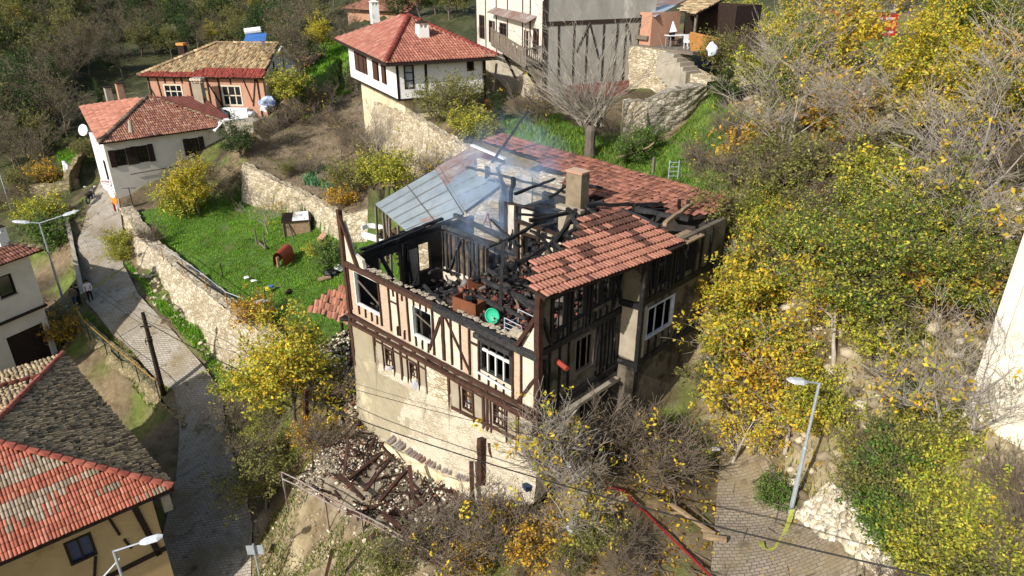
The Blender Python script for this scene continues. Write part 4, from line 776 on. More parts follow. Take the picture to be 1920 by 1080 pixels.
# ---- H0: white house at the left edge
a0, c0 = W(0, 497, 5.4), W(82, 468, 5.4); F0, _ = frame2(a0, c0); xC = (F0.M.inverted() @ c0).x; F0 = Frame(F0(xC, 0, 0), F0.ang)
h0 = empty('white_house', F0.O-V((0, 0, 2.6)), F0.ang, label='white house with garage door at the left edge behind the bush', category='house')
C_ = F0(0, 0, 5.4); Dp = F0(-9, 0, 5.4); Ap = F0(-4.6, 4.3, 7.6); Bp = F0(-9, 4.3, 7.6); E_ = F0(0, 9, 5.4)
roof_plane('roof', h0, [Dp, C_, Ap, Bp], PAL_RED, wd=.2, ln=.37, pick=lambda a, b: np.where((b > 3.2)[:, None], PAL_PALE[rng.integers(0, 6, len(a))], PAL_RED[rng.integers(0, 5, len(a))]), jag=.008)
mb = MB(); mb.add([C_, E_, Ap, C_-V((0, 0, .1)), E_-V((0, 0, .1)), Ap-V((0, 0, .1))], [(0, 1, 2), (5, 4, 3), (0, 3, 4, 1), (1, 4, 5, 2)]); rf0 = mb.build('roof', 'red_roof_metal', h0, label='red metal side roof')
mb = MB()
for t in (.2, .4, .6, .8): mb.beam(C_.lerp(E_, t)+V((0, 0, .04)), Ap.lerp(E_, max(0, t*2-1)) if t > .5 else C_.lerp(Ap, t*2)+V((0, 0, .05)), .06)
mb.build2('seams', 'red_roof_metal', rf0)
caps('ridge_tiles', C_+V((0, 0, .1)), Ap+V((0, 0, .1)), PAL_PALE, h0, .15)
mb = MB(); wn0 = [(-3.0, -2.0, 3.0, 4.4)]; gd = [(-3.4, -.95, -2.6, .3)]
wall(mb, F0, 'x', .75, -9, -.6, 1.55, 5.4, .3, wn0); wall(mb, F0, 'y', -.9, 1.05, 8.5, 1.55, 5.4, .3); mb.build('wall', 'white_stain', h0)
mb = MB(); wall(mb, F0, 'x', .95, -9, -.6, -2.9, 1.4, .3, gd); wall(mb, F0, 'y', -.9, 1.25, 8.5, -2.9, 1.4, .3); mb.build('ground_floor_wall', 'white_stain', h0)
window(F0, 'x', .75, *wn0[0], h0, -1, 'wood_dark', 1, 1, 'glass', .06, sill='concrete')
q = MB(); lbox(q, F0, -3.4, -.95, 1.1, 1.15, -2.6, .3); q.build('garage_door', 'wood_dark', h0)
q = MB(); lbox(q, F0, -9, -.5, .6, .95, 1.4, 1.55); q.build('jetty_beam', 'wood_dark', h0)
cc = F0.at(8, 455, 1, 1.2); chimney(F0, cc.x, 1.4, 5.6, 6.9, .3, h0)
# ---- H2: pale house with shutters up the street
a2, c2 = W(185, 270, 8.2), W(435, 235, 8.2); F2, L2 = frame2(a2, c2)
h2 = empty('pale_house_shutters', F2.O+V((0, 0, 2.9)), F2.ang, label='pale plastered house with dark shutters above the parked motorcycle', category='house')
Ap = F2(6.1, 5.1, 10.9)
roof_plane('roof', h2, [a2, c2, Ap], pal('9c6c5a', 'a87660', '8f6250', '85594a', 'ab8470'), wd=.19, ln=.36, jag=.014, tl=.05)
Ap = F2(6.1, 5.1, 10.9); Rr_ = F2(1.0, 9.6, 10.1)
roof_plane('roof', h2, [a2, Rr_, Ap], pal('ab7460', 'b47c68', 'a06c58'), wd=.3, ln=.5, jag=.008, high=.04, label='flat orange tile roof side')
Bk = [c2, W(447, 243, 7.9), W(375, 184, 10.7), Ap]
mb = MB(); mb.add([Ap, c2, W(450, 238, 8.0), W(380, 180, 10.8)]+[p-V((0, 0, .1)) for p in (Ap, c2, W(450, 238, 8.0), W(380, 180, 10.8))], [(0, 1, 2, 3), (7, 6, 5, 4), (1, 5, 6, 2), (2, 6, 7, 3)]); rb = mb.build('roof', 'maroon_sheet', h2, label='maroon sheet metal roof side')
mb = MB()
for i in range(9): t = (i+.5)/9; mb.beam(Ap.lerp(W(380, 180, 10.8), t)+V((0, 0, .05)), c2.lerp(W(450, 238, 8.0), t)+V((0, 0, .05)), .1)
mb.build2('seams', 'maroon_sheet', rb)
caps('ridge_tiles', a2+V((0, 0, .1)), Ap+V((0, 0, .1)), pal('5c5348', '7a6e5c', '4a4239'), h2, .17); caps('ridge_tiles', c2+V((0, 0, .1)), Ap+V((0, 0, .1)), pal('9a8468', 'a8907a', '8c5a48'), h2, .16)
w2 = [(1.15, 2.05, 5.9, 7.35), (3.0, 3.9, 5.9, 7.4), (7.6, 8.5, 5.9, 7.4)]
mb = MB(); wall(mb, F2, 'x', .6, .45, L2-.3, 2.6, 8.2, .35, w2); mb.build('wall', 'white_stain', h2)
mb = MB(); wall(mb, F2, 'y', .45, .95, 5, 2.6, 8.3, .3, [(1.6, 2.3, 4.0, 6.3)]); wall(mb, F2, 'y', L2-.6, .95, 5., 2.6, 8.3, .3); wall(mb, F2, 'x', 5., .45, L2-.3, 2.6, 8.3, .3); mb.build('side_wall', 'pink_white', h2)
for i, h in enumerate(w2):
    f = window(F2, 'x', .6, *h, h2, -1, 'wood_dark', 2, 2, 'glass', .12); sh = []
    for s_, (x0, x1) in enumerate(((h[0]-.5, h[0]-.03), (h[1]+.03, h[1]+.5))): q = MB(); lbox(q, F2, x0, x1, .5, .57, h[2]-.05, h[3]+.05); q.build2('shutter', 'wood_dark', f)
    if i == 0: q = MB(); lbox(q, F2, h[0]+.2, h[1]-.2, .74, .76, h[2]+.15, h[3]-.2); q.build2('curtain', 'curtain', f)
window(F2, 'y', .45, 1.6, 2.3, 4.0, 6.3, h2, -1, 'wood_dark', 1, 2, 'glass', .08)
q = MB(); q.beam(F2(2.0, .5, 5.0), F2(6.3, .5, 5.05), .05); q.build('wall_cable', 'wood_dark', h2)
q = MB(); q.cone(W(246, 248, 8.9), W(243, 226, 9.9), .22, .16, 8); q.build('vent_pipe', 'concrete', h2)
for px, py, h_ in ((206, 186, 1.1), (229, 186, 1.5)):
    p = W(px, py, 10.4); f = Frame(p, F2.ang); q = MB()
    z_ = p.z; lbox(q, Frame((p.x, p.y, 0), F2.ang), -.28, .28, -.28, .28, z_-.5, z_+h_); c_ = q.build('chimney', 'concrete' if h_ < 1.3 else 'brick_red', h2)
    q = MB(); lbox(q, Frame((p.x, p.y, 0), F2.ang), -.33, .33, -.33, .33, z_+h_+.01, z_+h_+.1); q.build2('cap', 'wood_dark', c_)
# ---- the tall plastered chimney between the two houses
p = W(376, 184, 10.6); f = Frame((p.x, p.y, 0), 0); ct = empty('chimney_stack', p, 0, label='pale square chimney stack rising in front of the brick house', category='chimney')
q = MB(); lbox(q, f, -.42, .42, -.42, .42, 9.6, 12.0); q.build('shaft', 'infill_grey', ct); q = MB()
for a in (-.36, .36):
    for b in (-.36, .36): lbox(q, f, a-.06, a+.06, b-.06, b+.06, 12.0, 12.4)
q.build('slots', 'infill_grey', ct); q = MB()
for i in range(4): q.cone(f(-.42+i*.28, -.5, 12.42), f(-.42+i*.28, .5, 12.42), .14, .14, 8)
q.build('cap', 'infill_cream', ct)
# ---- H3: brick infill house with the long mossy roof
a3, b3 = W(258, 143, 12.4), W(492, 147, 12.4); F3, L3 = frame2(a3, b3)
h3 = empty('brick_infill_house', F3.O+V((0, 0, 8.6)), F3.ang, label='half timbered brick house with long mossy tile roof at upper left', category='house')
r0, r1_ = W(408, 81, 15), W(522, 82, 15)
def pk3(a, b):
    c = PAL_PALE[rng.integers(0, 6, len(a))]; k = (b < .75) | ((a > 5.2) & (b < 1.75) & (b < .9+(a-5.2)*.5)); c[k] = pal('8c4238', '97493c', '7c3a30')[rng.integers(0, 3, int(k.sum()))]; return c
roof_plane('roof', h3, [a3, b3, r1_, r0], PAL_PALE, wd=.24, ln=.42, pick=pk3, jag=.03, high=.1)
lb = W(262, 141, 12.4)+V((-1., 9.5, 0)); roof_plane('roof', h3, [a3, lb, r0], PAL_RED, wd=.26, ln=.42)
caps('ridge_tiles', a3+V((0, 0, .1)), r0+V((0, 0, .1)), PAL_PALE, h3, .18); caps('ridge_tiles', r0+V((0, 0, .05)), r1_+V((0, 0, .05)), PAL_PALE, h3, .16)
q = MB(); bk = W(545, 101, 13.2); q.add([b3, r1_, bk, b3-V((0, 0, .15)), r1_-V((0, 0, .15)), bk-V((0, 0, .15))], [(0, 1, 4, 3), (1, 2, 5, 4)]); q.build('bargeboard', 'wood_dark', h3)
w3 = [(2.1, 4.1, 10.2, 11.6), (8.2, 10.3, 9.6, 11.6)]
mb = MB(); wall(mb, F3, 'x', .6, .5, L3-.3, 7.8, 12.4, .3, w3+[(5.4, 6.7, 8.6, 11.3)]); mb.build('wall', 'brick_red', h3)
mb = MB(); wall(mb, F3, 'y', L3-.6, .9, 9.0, 7.8, 12.4, .3); mb.add([F3(L3-.35, .9, 12.4), F3(L3-.35, 10.5, 12.4), F3(L3-.35, 6.3, 14.8), F3(L3-.5, .9, 12.4), F3(L3-.5, 10.5, 12.4), F3(L3-.5, 6.3, 14.8)], [(0, 1, 2), (5, 4, 3), (0, 3, 4, 1), (1, 4, 5, 2), (2, 5, 3, 0)]); mb.build('gable_wall', 'white_plaster', h3)
mb = MB(); wall(mb, F3, 'x', 9, .5, L3-.6, 7.8, 12.4, .3); wall(mb, F3, 'y', .5, .9, 9.0, 7.8, 12.4, .3); mb.build('back_wall', 'brick_red', h3)
window(F3, 'x', .6, *w3[0], h3, -1, 'infill_cream', 3, 2, 'glass', .14); window(F3, 'x', .6, *w3[1], h3, -1, 'infill_cream', 3, 2, 'glass', .14)
q = MB(); lbox(q, F3, 5.4, 6.7, 1.0, 1.05, 8.6, 11.3); q.build('alcove', 'ochre_plaster', h3)
timbers(F3, h3, 'timbers', [('x', .57, x, 8.6, x, 12.3, .16) for x in (.65, 5.0, 6.85, 8.05, 12.1)]+[('x', .57, x, 11.7, x, 12.3, .12) for x in (2.4, 3.4, 4.2, 9.3)]+[('x', .57, 1.8, 9.5, 1.6, 12.3, .12), ('x', .57, .7, 11.2, 1.6, 9, .1), ('x', .57, 6.9, 11.8, 8.0, 9.6, .12), ('x', .57, 10.7, 12.1, 11.3, 10, .1), ('x', .57, 11.9, 12.2, 11.3, 9.6, .12), ('x', .5, .4, 12.28, 12.9, 12.28, .14), ('y', L3-.3, 3.5, 11.8, 3.5, 13.6, .12), ('y', L3-.3, 6.0, 11.8, 6.0, 14.6, .12)])
cc = F3.at(343, 98, 1, 6.0)
q = MB(); lbox(q, F3, cc.x-.35, cc.x+.35, 5.7, 6.3, cc.z-2, cc.z+.7); c_ = q.build('chimney', 'wood_dark', h3); q = MB(); lbox(q, F3, cc.x-.42, cc.x+.42, 5.6, 6.4, cc.z+.71, cc.z+.95); q.build2('cap', 'tan_wood', c_)
# terrace with white goods
te = empty('terrace', F3(9, -1.5, 8.3), F3.ang, label='rendered terrace with white goods and white awning in front of the brick house', category='terrace')
q = MB(); lbox(q, F3, 9.2, 12.6, -2.6, .2, 7.2, 8.65); q.build('terrace_wall', 'concrete', te)
q = MB(); q.add([F3(6.4, -2.6, 8.6), F3(9.2, -3.6, 8.0), F3(9.6, -2.3, 8.75), F3(11.2, -1.3, 8.85), F3(7.2, -1.0, 8.9)]+[F3(6.4, -2.6, 8.5), F3(9.2, -3.6, 7.9), F3(9.6, -2.3, 8.67), F3(11.2, -1.3, 8.75), F3(7.2, -1.0, 8.8)], [(0, 1, 2, 3, 4), (9, 8, 7, 6, 5)]+[(i, i+5, (i+1) % 5+5, (i+1) % 5) for i in range(5)]); q.build('white_awning', 'white', te)
q = MB(); lbox(q, F3, 8.3, 11.0, -.3, .35, 8.66, 9.5); q.build('balustrade', 'white', te)
q = MB(); q.tube([F3(9.9, -1.8, 8.7), F3(9.9, -1.8, 9.4), F3(9.5, -1.8, 9.6)], .12, 8); q.build('stove_pipe', 'black', te)
q = MB(); q.blob(F3(11.6, -.6, 9.1), .45, 4, (1, .7, .7), .2); q.build('washing_machine', 'galv', te)
q = MB(); q.blob(F3(12.8, .6, 10.0), .7, 6, (1.3, .5, .9), .5); q.build('tarpaulin', 'tarp_blue', label='blue and white tarpaulin hanging beside the brick house', category='tarpaulin')
q = MB(); q.blob(F3(12.9, -.6, 9.6), .4, 8, (1, .6, .9), .4); q.build('laundry', 'white', label='white sheet hanging at the terrace corner', category='sheet')
# solar water heater beyond H3
p = D(478, 72, 82); q = MB(); F_ = Frame((p.x, p.y, 0), .2); sh = empty('solar_heater', p, .2, label='blue solar water heater with white tank beyond the mossy roof', category='water heater')
q.add([F_(-1.5, -1.2, p.z-.8), F_(1.2, -1.2, p.z-.8), F_(1.4, .2, p.z+.6), F_(-.9, .2, p.z+.6), F_(-1.5, -1.15, p.z-.9), F_(1.2, -1.15, p.z-.9), F_(1.4, .25, p.z+.5), F_(-.9, .25, p.z+.5)], [(0, 1, 2, 3), (7, 6, 5, 4), (0, 4, 5, 1), (1, 5, 6, 2), (2, 6, 7, 3), (3, 7, 4, 0)]); q.build('panel', 'blue', sh)
q = MB(); q.tube([F_(-1.1, .3, p.z+.75), F_(.8, .3, p.z+.95)], .38, 10); q.build('tank', 'white', sh)
q = MB(); q.beam(F_(-1, .2, p.z-2), F_(-1, .2, p.z+.5), .1); q.beam(F_(1, .2, p.z-2), F_(1, .2, p.z+.5), .1); q.build('stand', 'galv', sh)
# ---- small roofs behind
def small_roof(px, zc, pts, palt, lab, wallm='brick_red', h=2.2, wd=.28):
    P_ = [D(x, y, zc+dz) for x, y, dz in pts]; o = empty('small_outbuilding', P_[0]-V((0, 0, h)), 0, label=lab, category='outbuilding')
    roof_plane('roof', o, P_, palt, wd=wd, ln=.45); mb = MB(); c_ = sum(P_, V())/len(P_)
    foot = [p.lerp(V((c_.x, c_.y, p.z)), .12) for p in P_]; mb.prism([(p.x, p.y) for p in foot], [p.z-h-2 for p in foot], [p.z-.15 for p in foot]); mb.build('wall', wallm, o); return o
small_roof(0, 76, [(548, 131, 0), (590, 118, 1), (604, 101, 5), (545, 99, 5)], PAL_RED, 'low red tiled outbuilding right of the mossy roof')
fh = small_roof(0, 104, [(640, 16, 0), (764, 24, -2), (800, -4, 8), (700, -3, 9)], PAL_RED, 'distant red tiled house behind the white chimney at the top', 'brick_red', 2.6, .34)
# ---- H4: white house with two white chimneys
P4 = W(747, 186, 13.1); Lw = W(658, 143, 13.1); F4, L4 = frame2(Lw, P4); F4 = Frame(F4(L4, 0, 0), F4.ang); D4 = 7.3
h4 = empty('white_konak_house', V((P4.x, P4.y, 9)), F4.ang, label='white upper storey house with red tiled hip roof and white chimneys', category='house')
h4['label'] = 'white jettied house with red hip roof and two white chimneys'
w4 = [(-11.8, -7.9, 13.9, 15.6), (-6.3, -4.6, 13.8, 15.6), (-3.9, -2.6, 13.8, 15.6)]
mb = MB(); wall(mb, F4, 'x', 0, -L4, 0, 13.1, 16.1, .3, w4); mb.build('front_wall', 'white_plaster', h4)
w4s = [(.55, 1.35, 13.8, 15.55), (5.7, 6.3, 14.8, 15.7)]
mb = MB(); wall(mb, F4, 'y', -.3, .3, D4, 13.1, 16., .3, w4s); wall(mb, F4, 'x', D4-.3, -L4, 0, 13.1, 16, .3); wall(mb, F4, 'y', -L4, .3, D4, 13.1, 16., .3); mb.build('side_wall', 'white_plaster', h4)
for i, h in enumerate(w4):
    f = window(F4, 'x', 0, *h, h4, -1, 'wood_brown', 1, 1, 'black', .08); n_ = 5 if i == 0 else 2; sh = MB(); ww = (h[1]-h[0]-.2)/n_
    for k in range(n_):
        x = h[0]+.1+k*ww; mat_ = 0; a = F4(x+.04, -.04, h[2]+.05); lbox(sh, F4, x+.05, x+ww-.05, -.08-.05*(k % 2), -.03-.05*(k % 2), h[2]+.06, h[3]-.06)
    sh.build2('shutters', 'wood_brown', f)
window(F4, 'y', 0, *w4s[0], h4, 1, 'wood_dark', 1, 3, 'curtain', .1); window(F4, 'y', 0, *w4s[1], h4, 1, 'wood_brown', 1, 1, 'glass', .1)
timbers(F4, h4, 'timbers', [('y', .03, .05, 13.1, .05, 16, .2), ('y', .03, 2.3, 13.1, 2.3, 16, .2), ('y', .03, D4-.1, 12.6, D4-.1, 16, .25), ('x', -.03, -L4-.05, 13.02, .05, 13.02, .16), ('y', .03, 0, 13.02, D4, 13.02, .14)])
eL, eC, eR = D(619, 57, 62.6), V((*F4(.8, -1.0)[:2], 15.85)), V((*F4(.8, D4+.7)[:2], 15.85)); eL = V((*F4(-L4-.9, -1.0)[:2], 16.4)); ap = V((*F4(-L4*.5+.8, D4*.45)[:2], 18.5)); ap2 = V((*F4(-L4*.5-1.2, D4*.45)[:2], 18.5)); eB = V((*F4(-L4-.9, D4+.7)[:2], 16.2))
roof_plane('roof', h4, [eL, eC, ap, ap2], pal('9a6456', 'a26c5c', '915c4f', 'aa7c6c'), wd=.2, ln=.45, high=.04); roof_plane('roof', h4, [eC, eR, ap], pal('a06856', 'aa7260', '935c4c'), wd=.24, ln=.4, high=.1); roof_plane('roof', h4, [eR, eB, ap2, ap], PAL_RED, wd=.3, ln=.5); roof_plane('roof', h4, [eB, eL, ap2], PAL_RED, wd=.3, ln=.5)
caps('ridge_tiles', eC+V((0, 0, .12)), ap+V((0, 0, .12)), pal('8c4438', '7c3a30'), h4, .2); caps('ridge_tiles', ap, ap2, pal('8c4438'), h4, .18); caps('ridge_tiles', eR+V((0, 0, .12)), ap+V((0, 0, .12)), pal('8c4438', '7c3a30'), h4, .16)
q = MB(); q.beam(eL-V((0, 0, .14)), eC-V((0, 0, .14)), .08, .2); q.beam(eC-V((0, 0, .14)), eR-V((0, 0, .14)), .08, .2); q.build('fascia', 'wood_dark', h4)
cc = F4.at(800, 82, 1, 3.6); chimney(F4, -2.81, 3.2, 16.3, 17.9, .42, h4)
cc = F4.at(703, 34, 1, 6.8); chimney(F4, cc.x, 6.8, cc.z-.6, cc.z+1.3, .42, h4, capm='white_plaster')
mb = MB(); wall(mb, F4, 'x', .7, -L4+.7, -.6, 8., 13., .5); wall(mb, F4, 'y', -1.1, 1.2, D4-.5, 9, 13., .5, [(5, 6.2, 11, 12.8)]); mb.build('stone_base', 'plaster_old', h4)
# ---- H5: timber framed house with balcony, top centre
L5a, P5 = D(895, 86, 64), D(1018, 130, 50); F5, L5 = frame2(L5a, P5); F5 = Frame(F5(L5, 0, 0), F5.ang); zb = 15.5
h5 = empty('timber_house_balcony', V((P5.x, P5.y, 12)), F5.ang, label='tall timber framed house with rusty canopy and plank balcony at the top', category='house')
def X5(px, py=60): return F5.at(px, py, 1, 0)
w5 = []
for px0, px1, z0, z1 in ((899, 909, 16.3, 18.3), (917, 928, 16.2, 18.0), (937, 950, 16, 18), (983, 991, 15.8, 17.8), (1000, 1011, 16.3, 18.1)): w5.append((X5(px0).x, X5(px1).x, z0, z1))
mb = MB(); wall(mb, F5, 'x', 0, -L5, 0, zb-.3, 21.5, .3, w5); mb.build('front_wall', 'white_stain', h5)
for h in w5: window(F5, 'x', 0, *h, h5, -1, 'wood_brown', 2, 2, 'glass', .1)
mb = MB(); wall(mb, F5, 'x', .8, -L5, 0, 11, zb-.3, .4); mb.build('stone_base', 'plaster_base', h5)
Fs = Frame(F5(0, 0, 0), radians(14)); mb = MB(); wall(mb, Fs, 'x', .02, .0, 8.6, 11.5, 21.5, .3); mb.build('side_wall', 'grey_shaded_wall', h5)  # haze and shadow over this wall are put into its grey
it = [('x', -.02, x, 14.4, x+random.uniform(-.2, .2), 18.4, .1) for x in (1.2, 2.3, 3.3, 4.6, 5.5, 6.3, 7.3, 8.0)]+[('x', -.03, 0, 18.5, 8.6, 18.7, .26), ('x', -.02, 3.4, 18.4, 2.5, 16.5, .1), ('x', -.02, 3.5, 18.4, 4.3, 16, .1), ('x', -.02, 6.4, 18.4, 7.2, 15.5, .1), ('x', -.04, .1, 12, .1, 21, .3)]
timbers(Fs, h5, 'side_timbers', it, 'wood_dark')
timbers(F5, h5, 'front_timbers', [('x', -.03, x, zb, x, 20, .12) for x in (w5[0][0]-1, w5[0][1]+.4, w5[1][1]+.5, w5[2][1]+.3, w5[3][0]-.3, w5[4][0]-.6, -.1)]+[('x', -.03, -L5, zb-.1, 0, zb-.1, .25)], 'wood_brown')
ca = [D(913, 22, 58), D(986, 42, 50), D(1026, 19, 49.3), D(950, 2, 57.5)]
q = MB(); q.add(ca+[p-V((0, 0, .06)) for p in ca], [(0, 1, 2, 3), (7, 6, 5, 4), (0, 4, 5, 1), (1, 5, 6, 2), (2, 6, 7, 3), (3, 7, 4, 0)]); q.build('canopy', 'metal_rust', h5)
b0, b1, b2 = D(921, 82, 56), D(985, 125, 49), D(1016, 118, 49.8)
q = MB(); n_ = 20
for i in range(n_+1):
    p = b0.lerp(b1, i/n_); q.beam(p, p+V((random.uniform(-.05, .05), 0, 1.2+random.uniform(-.1, .1))), .13, .03, up=(.5, 1, 0))
for i in range(9):
    p = b1.lerp(b2, i/8); q.beam(p, p+V((0, 0, 1.15)), .1, .03, up=(.5, 1, 0))
q.beam(b0+V((0, 0, 1.15)), b1+V((0, 0, 1.15)), .1); q.beam(b1+V((0, 0, 1.15)), b2+V((0, 0, 1.15)), .12); q.build('balcony_railing', 'wood_grey', h5)
bk0 = F5(F5.M.inverted().__matmul__(b0).x, .1, b0.z); bk1 = F5(-.1, .1, b2.z)
q = MB(); q.add([b0, b1, b2, bk1, bk0]+[p-V((0, 0, .15)) for p in (b0, b1, b2, bk1, bk0)], [(0, 1, 2, 3, 4), (9, 8, 7, 6, 5)]+[(i, i+5, (i+1) % 5+5, (i+1) % 5) for i in range(5)]); q.build('balcony_floor', 'wood_grey', h5)
q = MB(); q.beam(b1-V((0, 0, .1)), F5(-2, .8, 13.2), .15); q.beam(b0.lerp(b1, .4)-V((0, 0, .1)), F5(-8, .8, 13.6), .15); q.beam(D(931, 120, 53), D(925, 172, 52), .16); q.build('strut', 'wood_dark', h5)
q = MB(); q.beam(b0.lerp(b1, .05)+V((0, 0, 0)), D(924, 40, 57), .1); q.beam(b1, D(986, 42, 51), .1); q.build('canopy_post', 'wood_grey', h5)
# low maroon wall and yard behind the pollard tree
A_, B_ = W(1062, 190, 13.1), W(1178, 180, 13.5); q = MB(); q.prism([A_, B_, B_+V((0, .3, 0)), A_+V((0, .3, 0))], [12, 12.5, 12.5, 12], [14.2, 14.6, 14.6, 14.2]); q.build('yard_wall', 'maroon_sheet', label='maroon sheet wall behind the pollarded tree', category='wall')
# ---- H6: shack with deck
A6, B6 = W(1172, 172, 13.5), W(1326, 162, 14.9); F6, L6 = frame2(A6, B6)
h6 = empty('shack', V((A6.x, A6.y, 13.5)), F6.ang, label='pink walled shack with rusty sheet roof and cluttered open porch', category='shack')
zd = 17.0
q = MB(); n = 16; vs = []; fs = []
for i in range(n+1):
    t = i/n; top = np.interp(t, [0, .08, .5, .62, 1.0], [16.6, 16.9, 16.8, 15.9, 15.2])
    for j in range(7): z_ = 13.2+(top-13.2)*j/6; vs.append(F6(t*L6, -.1+random.uniform(-.06, .06)+.25*(1-j/6), z_))
fs = [(i*7+j, (i+1)*7+j, (i+1)*7+j+1, i*7+j+1) for i in range(n) for j in range(6)]; k = len(vs); vs += [F6(i/n*L6, 1.5, np.interp(i/n, [0, .08, .5, .62, 1.0], [16.6, 16.9, 16.8, 15.9, 15.2])) for i in range(n+1)]; fs += [(i*7+6, (i+1)*7+6, k+i+1, k+i) for i in range(n)]
vs += [F6(0, 1.5, 13.)]; fs += [tuple([j for j in range(7)]+[k, len(vs)-1])]; q.add(vs, fs); q.build('stone_base', 'white_stone', h6, label='pale rubble stone base')
q = MB(); lbox(q, F6, .2, 6.4, .0, 6.0, 16.75, 16.95); q.build('deck', 'wood_grey', h6)
def p6(px, py, y): return F6(*F6.at(px, py, 1, y))
wl = (F6.at(1190, 40, 1, .6).x, F6.at(1201, 40, 1, .6).x)
q = MB(); wall(q, F6, 'x', .6, .1, 1.65, 16.95, 19.2, .15, [(wl[0], wl[1]+.1, 18.1, 19.0)]); wall(q, F6, 'y', 1.5, .75, 3.5, 16.95, 19.2, .15); q.build('wall', 'brick_red', h6)
window(F6, 'x', .6, wl[0], wl[1]+.1, 18.1, 19.0, h6, -1, 'wood_dark', 2, 1, 'curtain', .06)
q = MB(); wall(q, F6, 'x', 5.6, .1, 7.0, 16.9, 19.8, .15); wall(q, F6, 'y', 7.0, 3, 5.6, 16.9, 19.8, .15); q.build('back_wall', 'wood_dark', h6)
def sheet(pts, m, name, lab=None):
    q = MB(); k = len(pts); q.add(pts+[p-V((0, 0, .07)) for p in pts], [tuple(range(k)), tuple(range(k, 2*k))[::-1]]+[(i, i+k, (i+1) % k+k, (i+1) % k) for i in range(k)]); return q.build(name, m, h6, label=lab)
sheet([D(1166, 18, 52), D(1228, 27, 50), D(1270, 8, 52.5), D(1300, -8, 55), D(1200, -10, 58)], 'metal_rust', 'roof')
sheet([D(1212, 26, 49.6), D(1230, 30, 49), D(1268, 10, 51.6), D(1246, 8, 52)], 'galv', 'roof_sheet')
rp6 = [D(1303, 28, 47.5), D(1362, -4, 51), D(1330, -25, 56), D(1272, 12, 50)]; roof_plane('roof', h6, rp6, PAL_PALE, wd=.26, ln=.42, jag=.03)
q = MB()
for (x, y, y1, zc) in ((1224, 28, 90, 49.4), (1306, 28, 90, 47.8)): p = D(x, y, zc); q = MB(); q.beam(p, V((p.x, p.y, 16.9 if x > 1230 else 15.6)), .16); q.build('porch_post', 'wood_grey', h6)
q = MB(); lbox(q, F6, .1, 1.5, .35, .6, 17.35, 17.6); q.build('window_box', 'wood_grey', h6)
st = empty('garden_steps', F6(4.2, -.2, 15), F6.ang, label='concrete steps going down from the shack porch', category='steps'); q = MB()
for i in range(5): lbox(q, F6, 3.6+i*.32, 5.2+i*.32, -.5-.001*i, .9-i*.001, 15.2-i*.2, 16.75-i*.26)
q.build('steps', 'concrete', st)
def prop(name, mb_, m, lab, cat, **k): return mb_.build(name, m, label=lab, category=cat, **k)
p = p6(1330, 75, 1.6); f6 = Frame((p.x, p.y, 0), F6.ang+.9); q = MB(); q.hexa([V(a)+p for a in [(-1.2, -.3, -.9), (.4, .3, -1.2), (.9, 1.0, -1.0), (-.8, .5, -.8), (-1.5, -.2, .3), (.9, .3, -.2), (1.2, 1.0, 0), (-1.2, .5, .5)]]); prop('wardrobe', q, 'tan_wood', 'orange brown wardrobe lying tilted on the shack porch', 'wardrobe')
def chair(px, py, y, m, lab):
    p = p6(px, py, y); p.z = 16.96; r = empty('plastic_chair', p, .4, label=lab, category='chair', group='chairs on the shack porch'); f = Frame(p, .4)
    def b(x0, x1, y0, y1, z0, z1, nm): q = MB(); lbox(q, Frame((p.x, p.y, 0), .4), x0, x1, y0, y1, p.z+z0, p.z+z1); q.build(nm, m, r)
    b(-.25, .25, -.25, .25, .42, .46, 'seat'); b(-.25, .25, .22, .27, .465, .95, 'backrest')
    for x in (-.23, .19):
        for yy in (-.23, .18): b(x, x+.04, yy, yy+.04, 0, .415, 'leg')
chair(1291, 80, 1.2, 'white', 'white plastic chair beside the porch post'); chair(1262, 82, 1.5, 'dark_cloth', 'dark folding chair at the porch table')
p = p6(1268, 80, 2.0); p.z = 16.95; tb = empty('table', p, .3, label='white topped table on the shack porch', category='table'); f = Frame((p.x, p.y, 0), .3); q = MB(); lbox(q, f, -.8, .8, -.4, .4, p.z+.72, p.z+.77); q.build('tabletop', 'white', tb)
for x in (-.7, .66):
    for y in (-.34, .3): q = MB(); lbox(q, f, x, x+.05, y, y+.05, p.z, p.z+.715); q.build('leg', 'galv', tb)
q = MB(); q.blob(p6(1310, 60, 1.4)-V((0, 0, .5)), .4, 2, (1, .6, .9), .4); prop('cloth_pile', q, 'tarp_white', 'white cloth heap beside the tilted wardrobe', 'cloth')
q = MB(); q.blob(p6(1335, 92, -.2), .45, 12, (.8, .5, 1.1), .35); prop('laundry', q, 'tarp_white', 'white laundry bag hanging off the porch edge', 'laundry')
q = MB(); q.blob(W(1340, 122, 15.3)+V((0, 0, .1)), .7, 13, (1.5, .7, .25), .3); prop('tarpaulin', q, 'blue', 'crumpled blue sheet on the ground below the porch', 'tarpaulin')
q = MB(); q.tube([p6(1263, 60, 2.2), p6(1262, 40, 2.2)], [.3, .03], 8); prop('towel', q, 'white', 'small white towel hanging under the shack roof', 'towel')
# ---- white tower wall at the right edge
q = MB(); T0 = W(1778, 890, 7.6); F7 = Frame((T0.x, T0.y, 0), radians(-50)); vs = []; n = 14
q.prism([F7(0, 0), F7(8, 0), F7(8, 7), F7(0, 7)], 5.5, 20.5); tw_ = empty('white_tower', T0, radians(-50), label='tall white plastered stone wall cut off by the right edge', category='tower'); q.build('wall', 'tower_white', tw_)
q = MB(); lbox(q, F7, -.12, .25, -.12, 7.1, 5.5, 20.4); q.build('corner_band', 'white_stain', tw_)
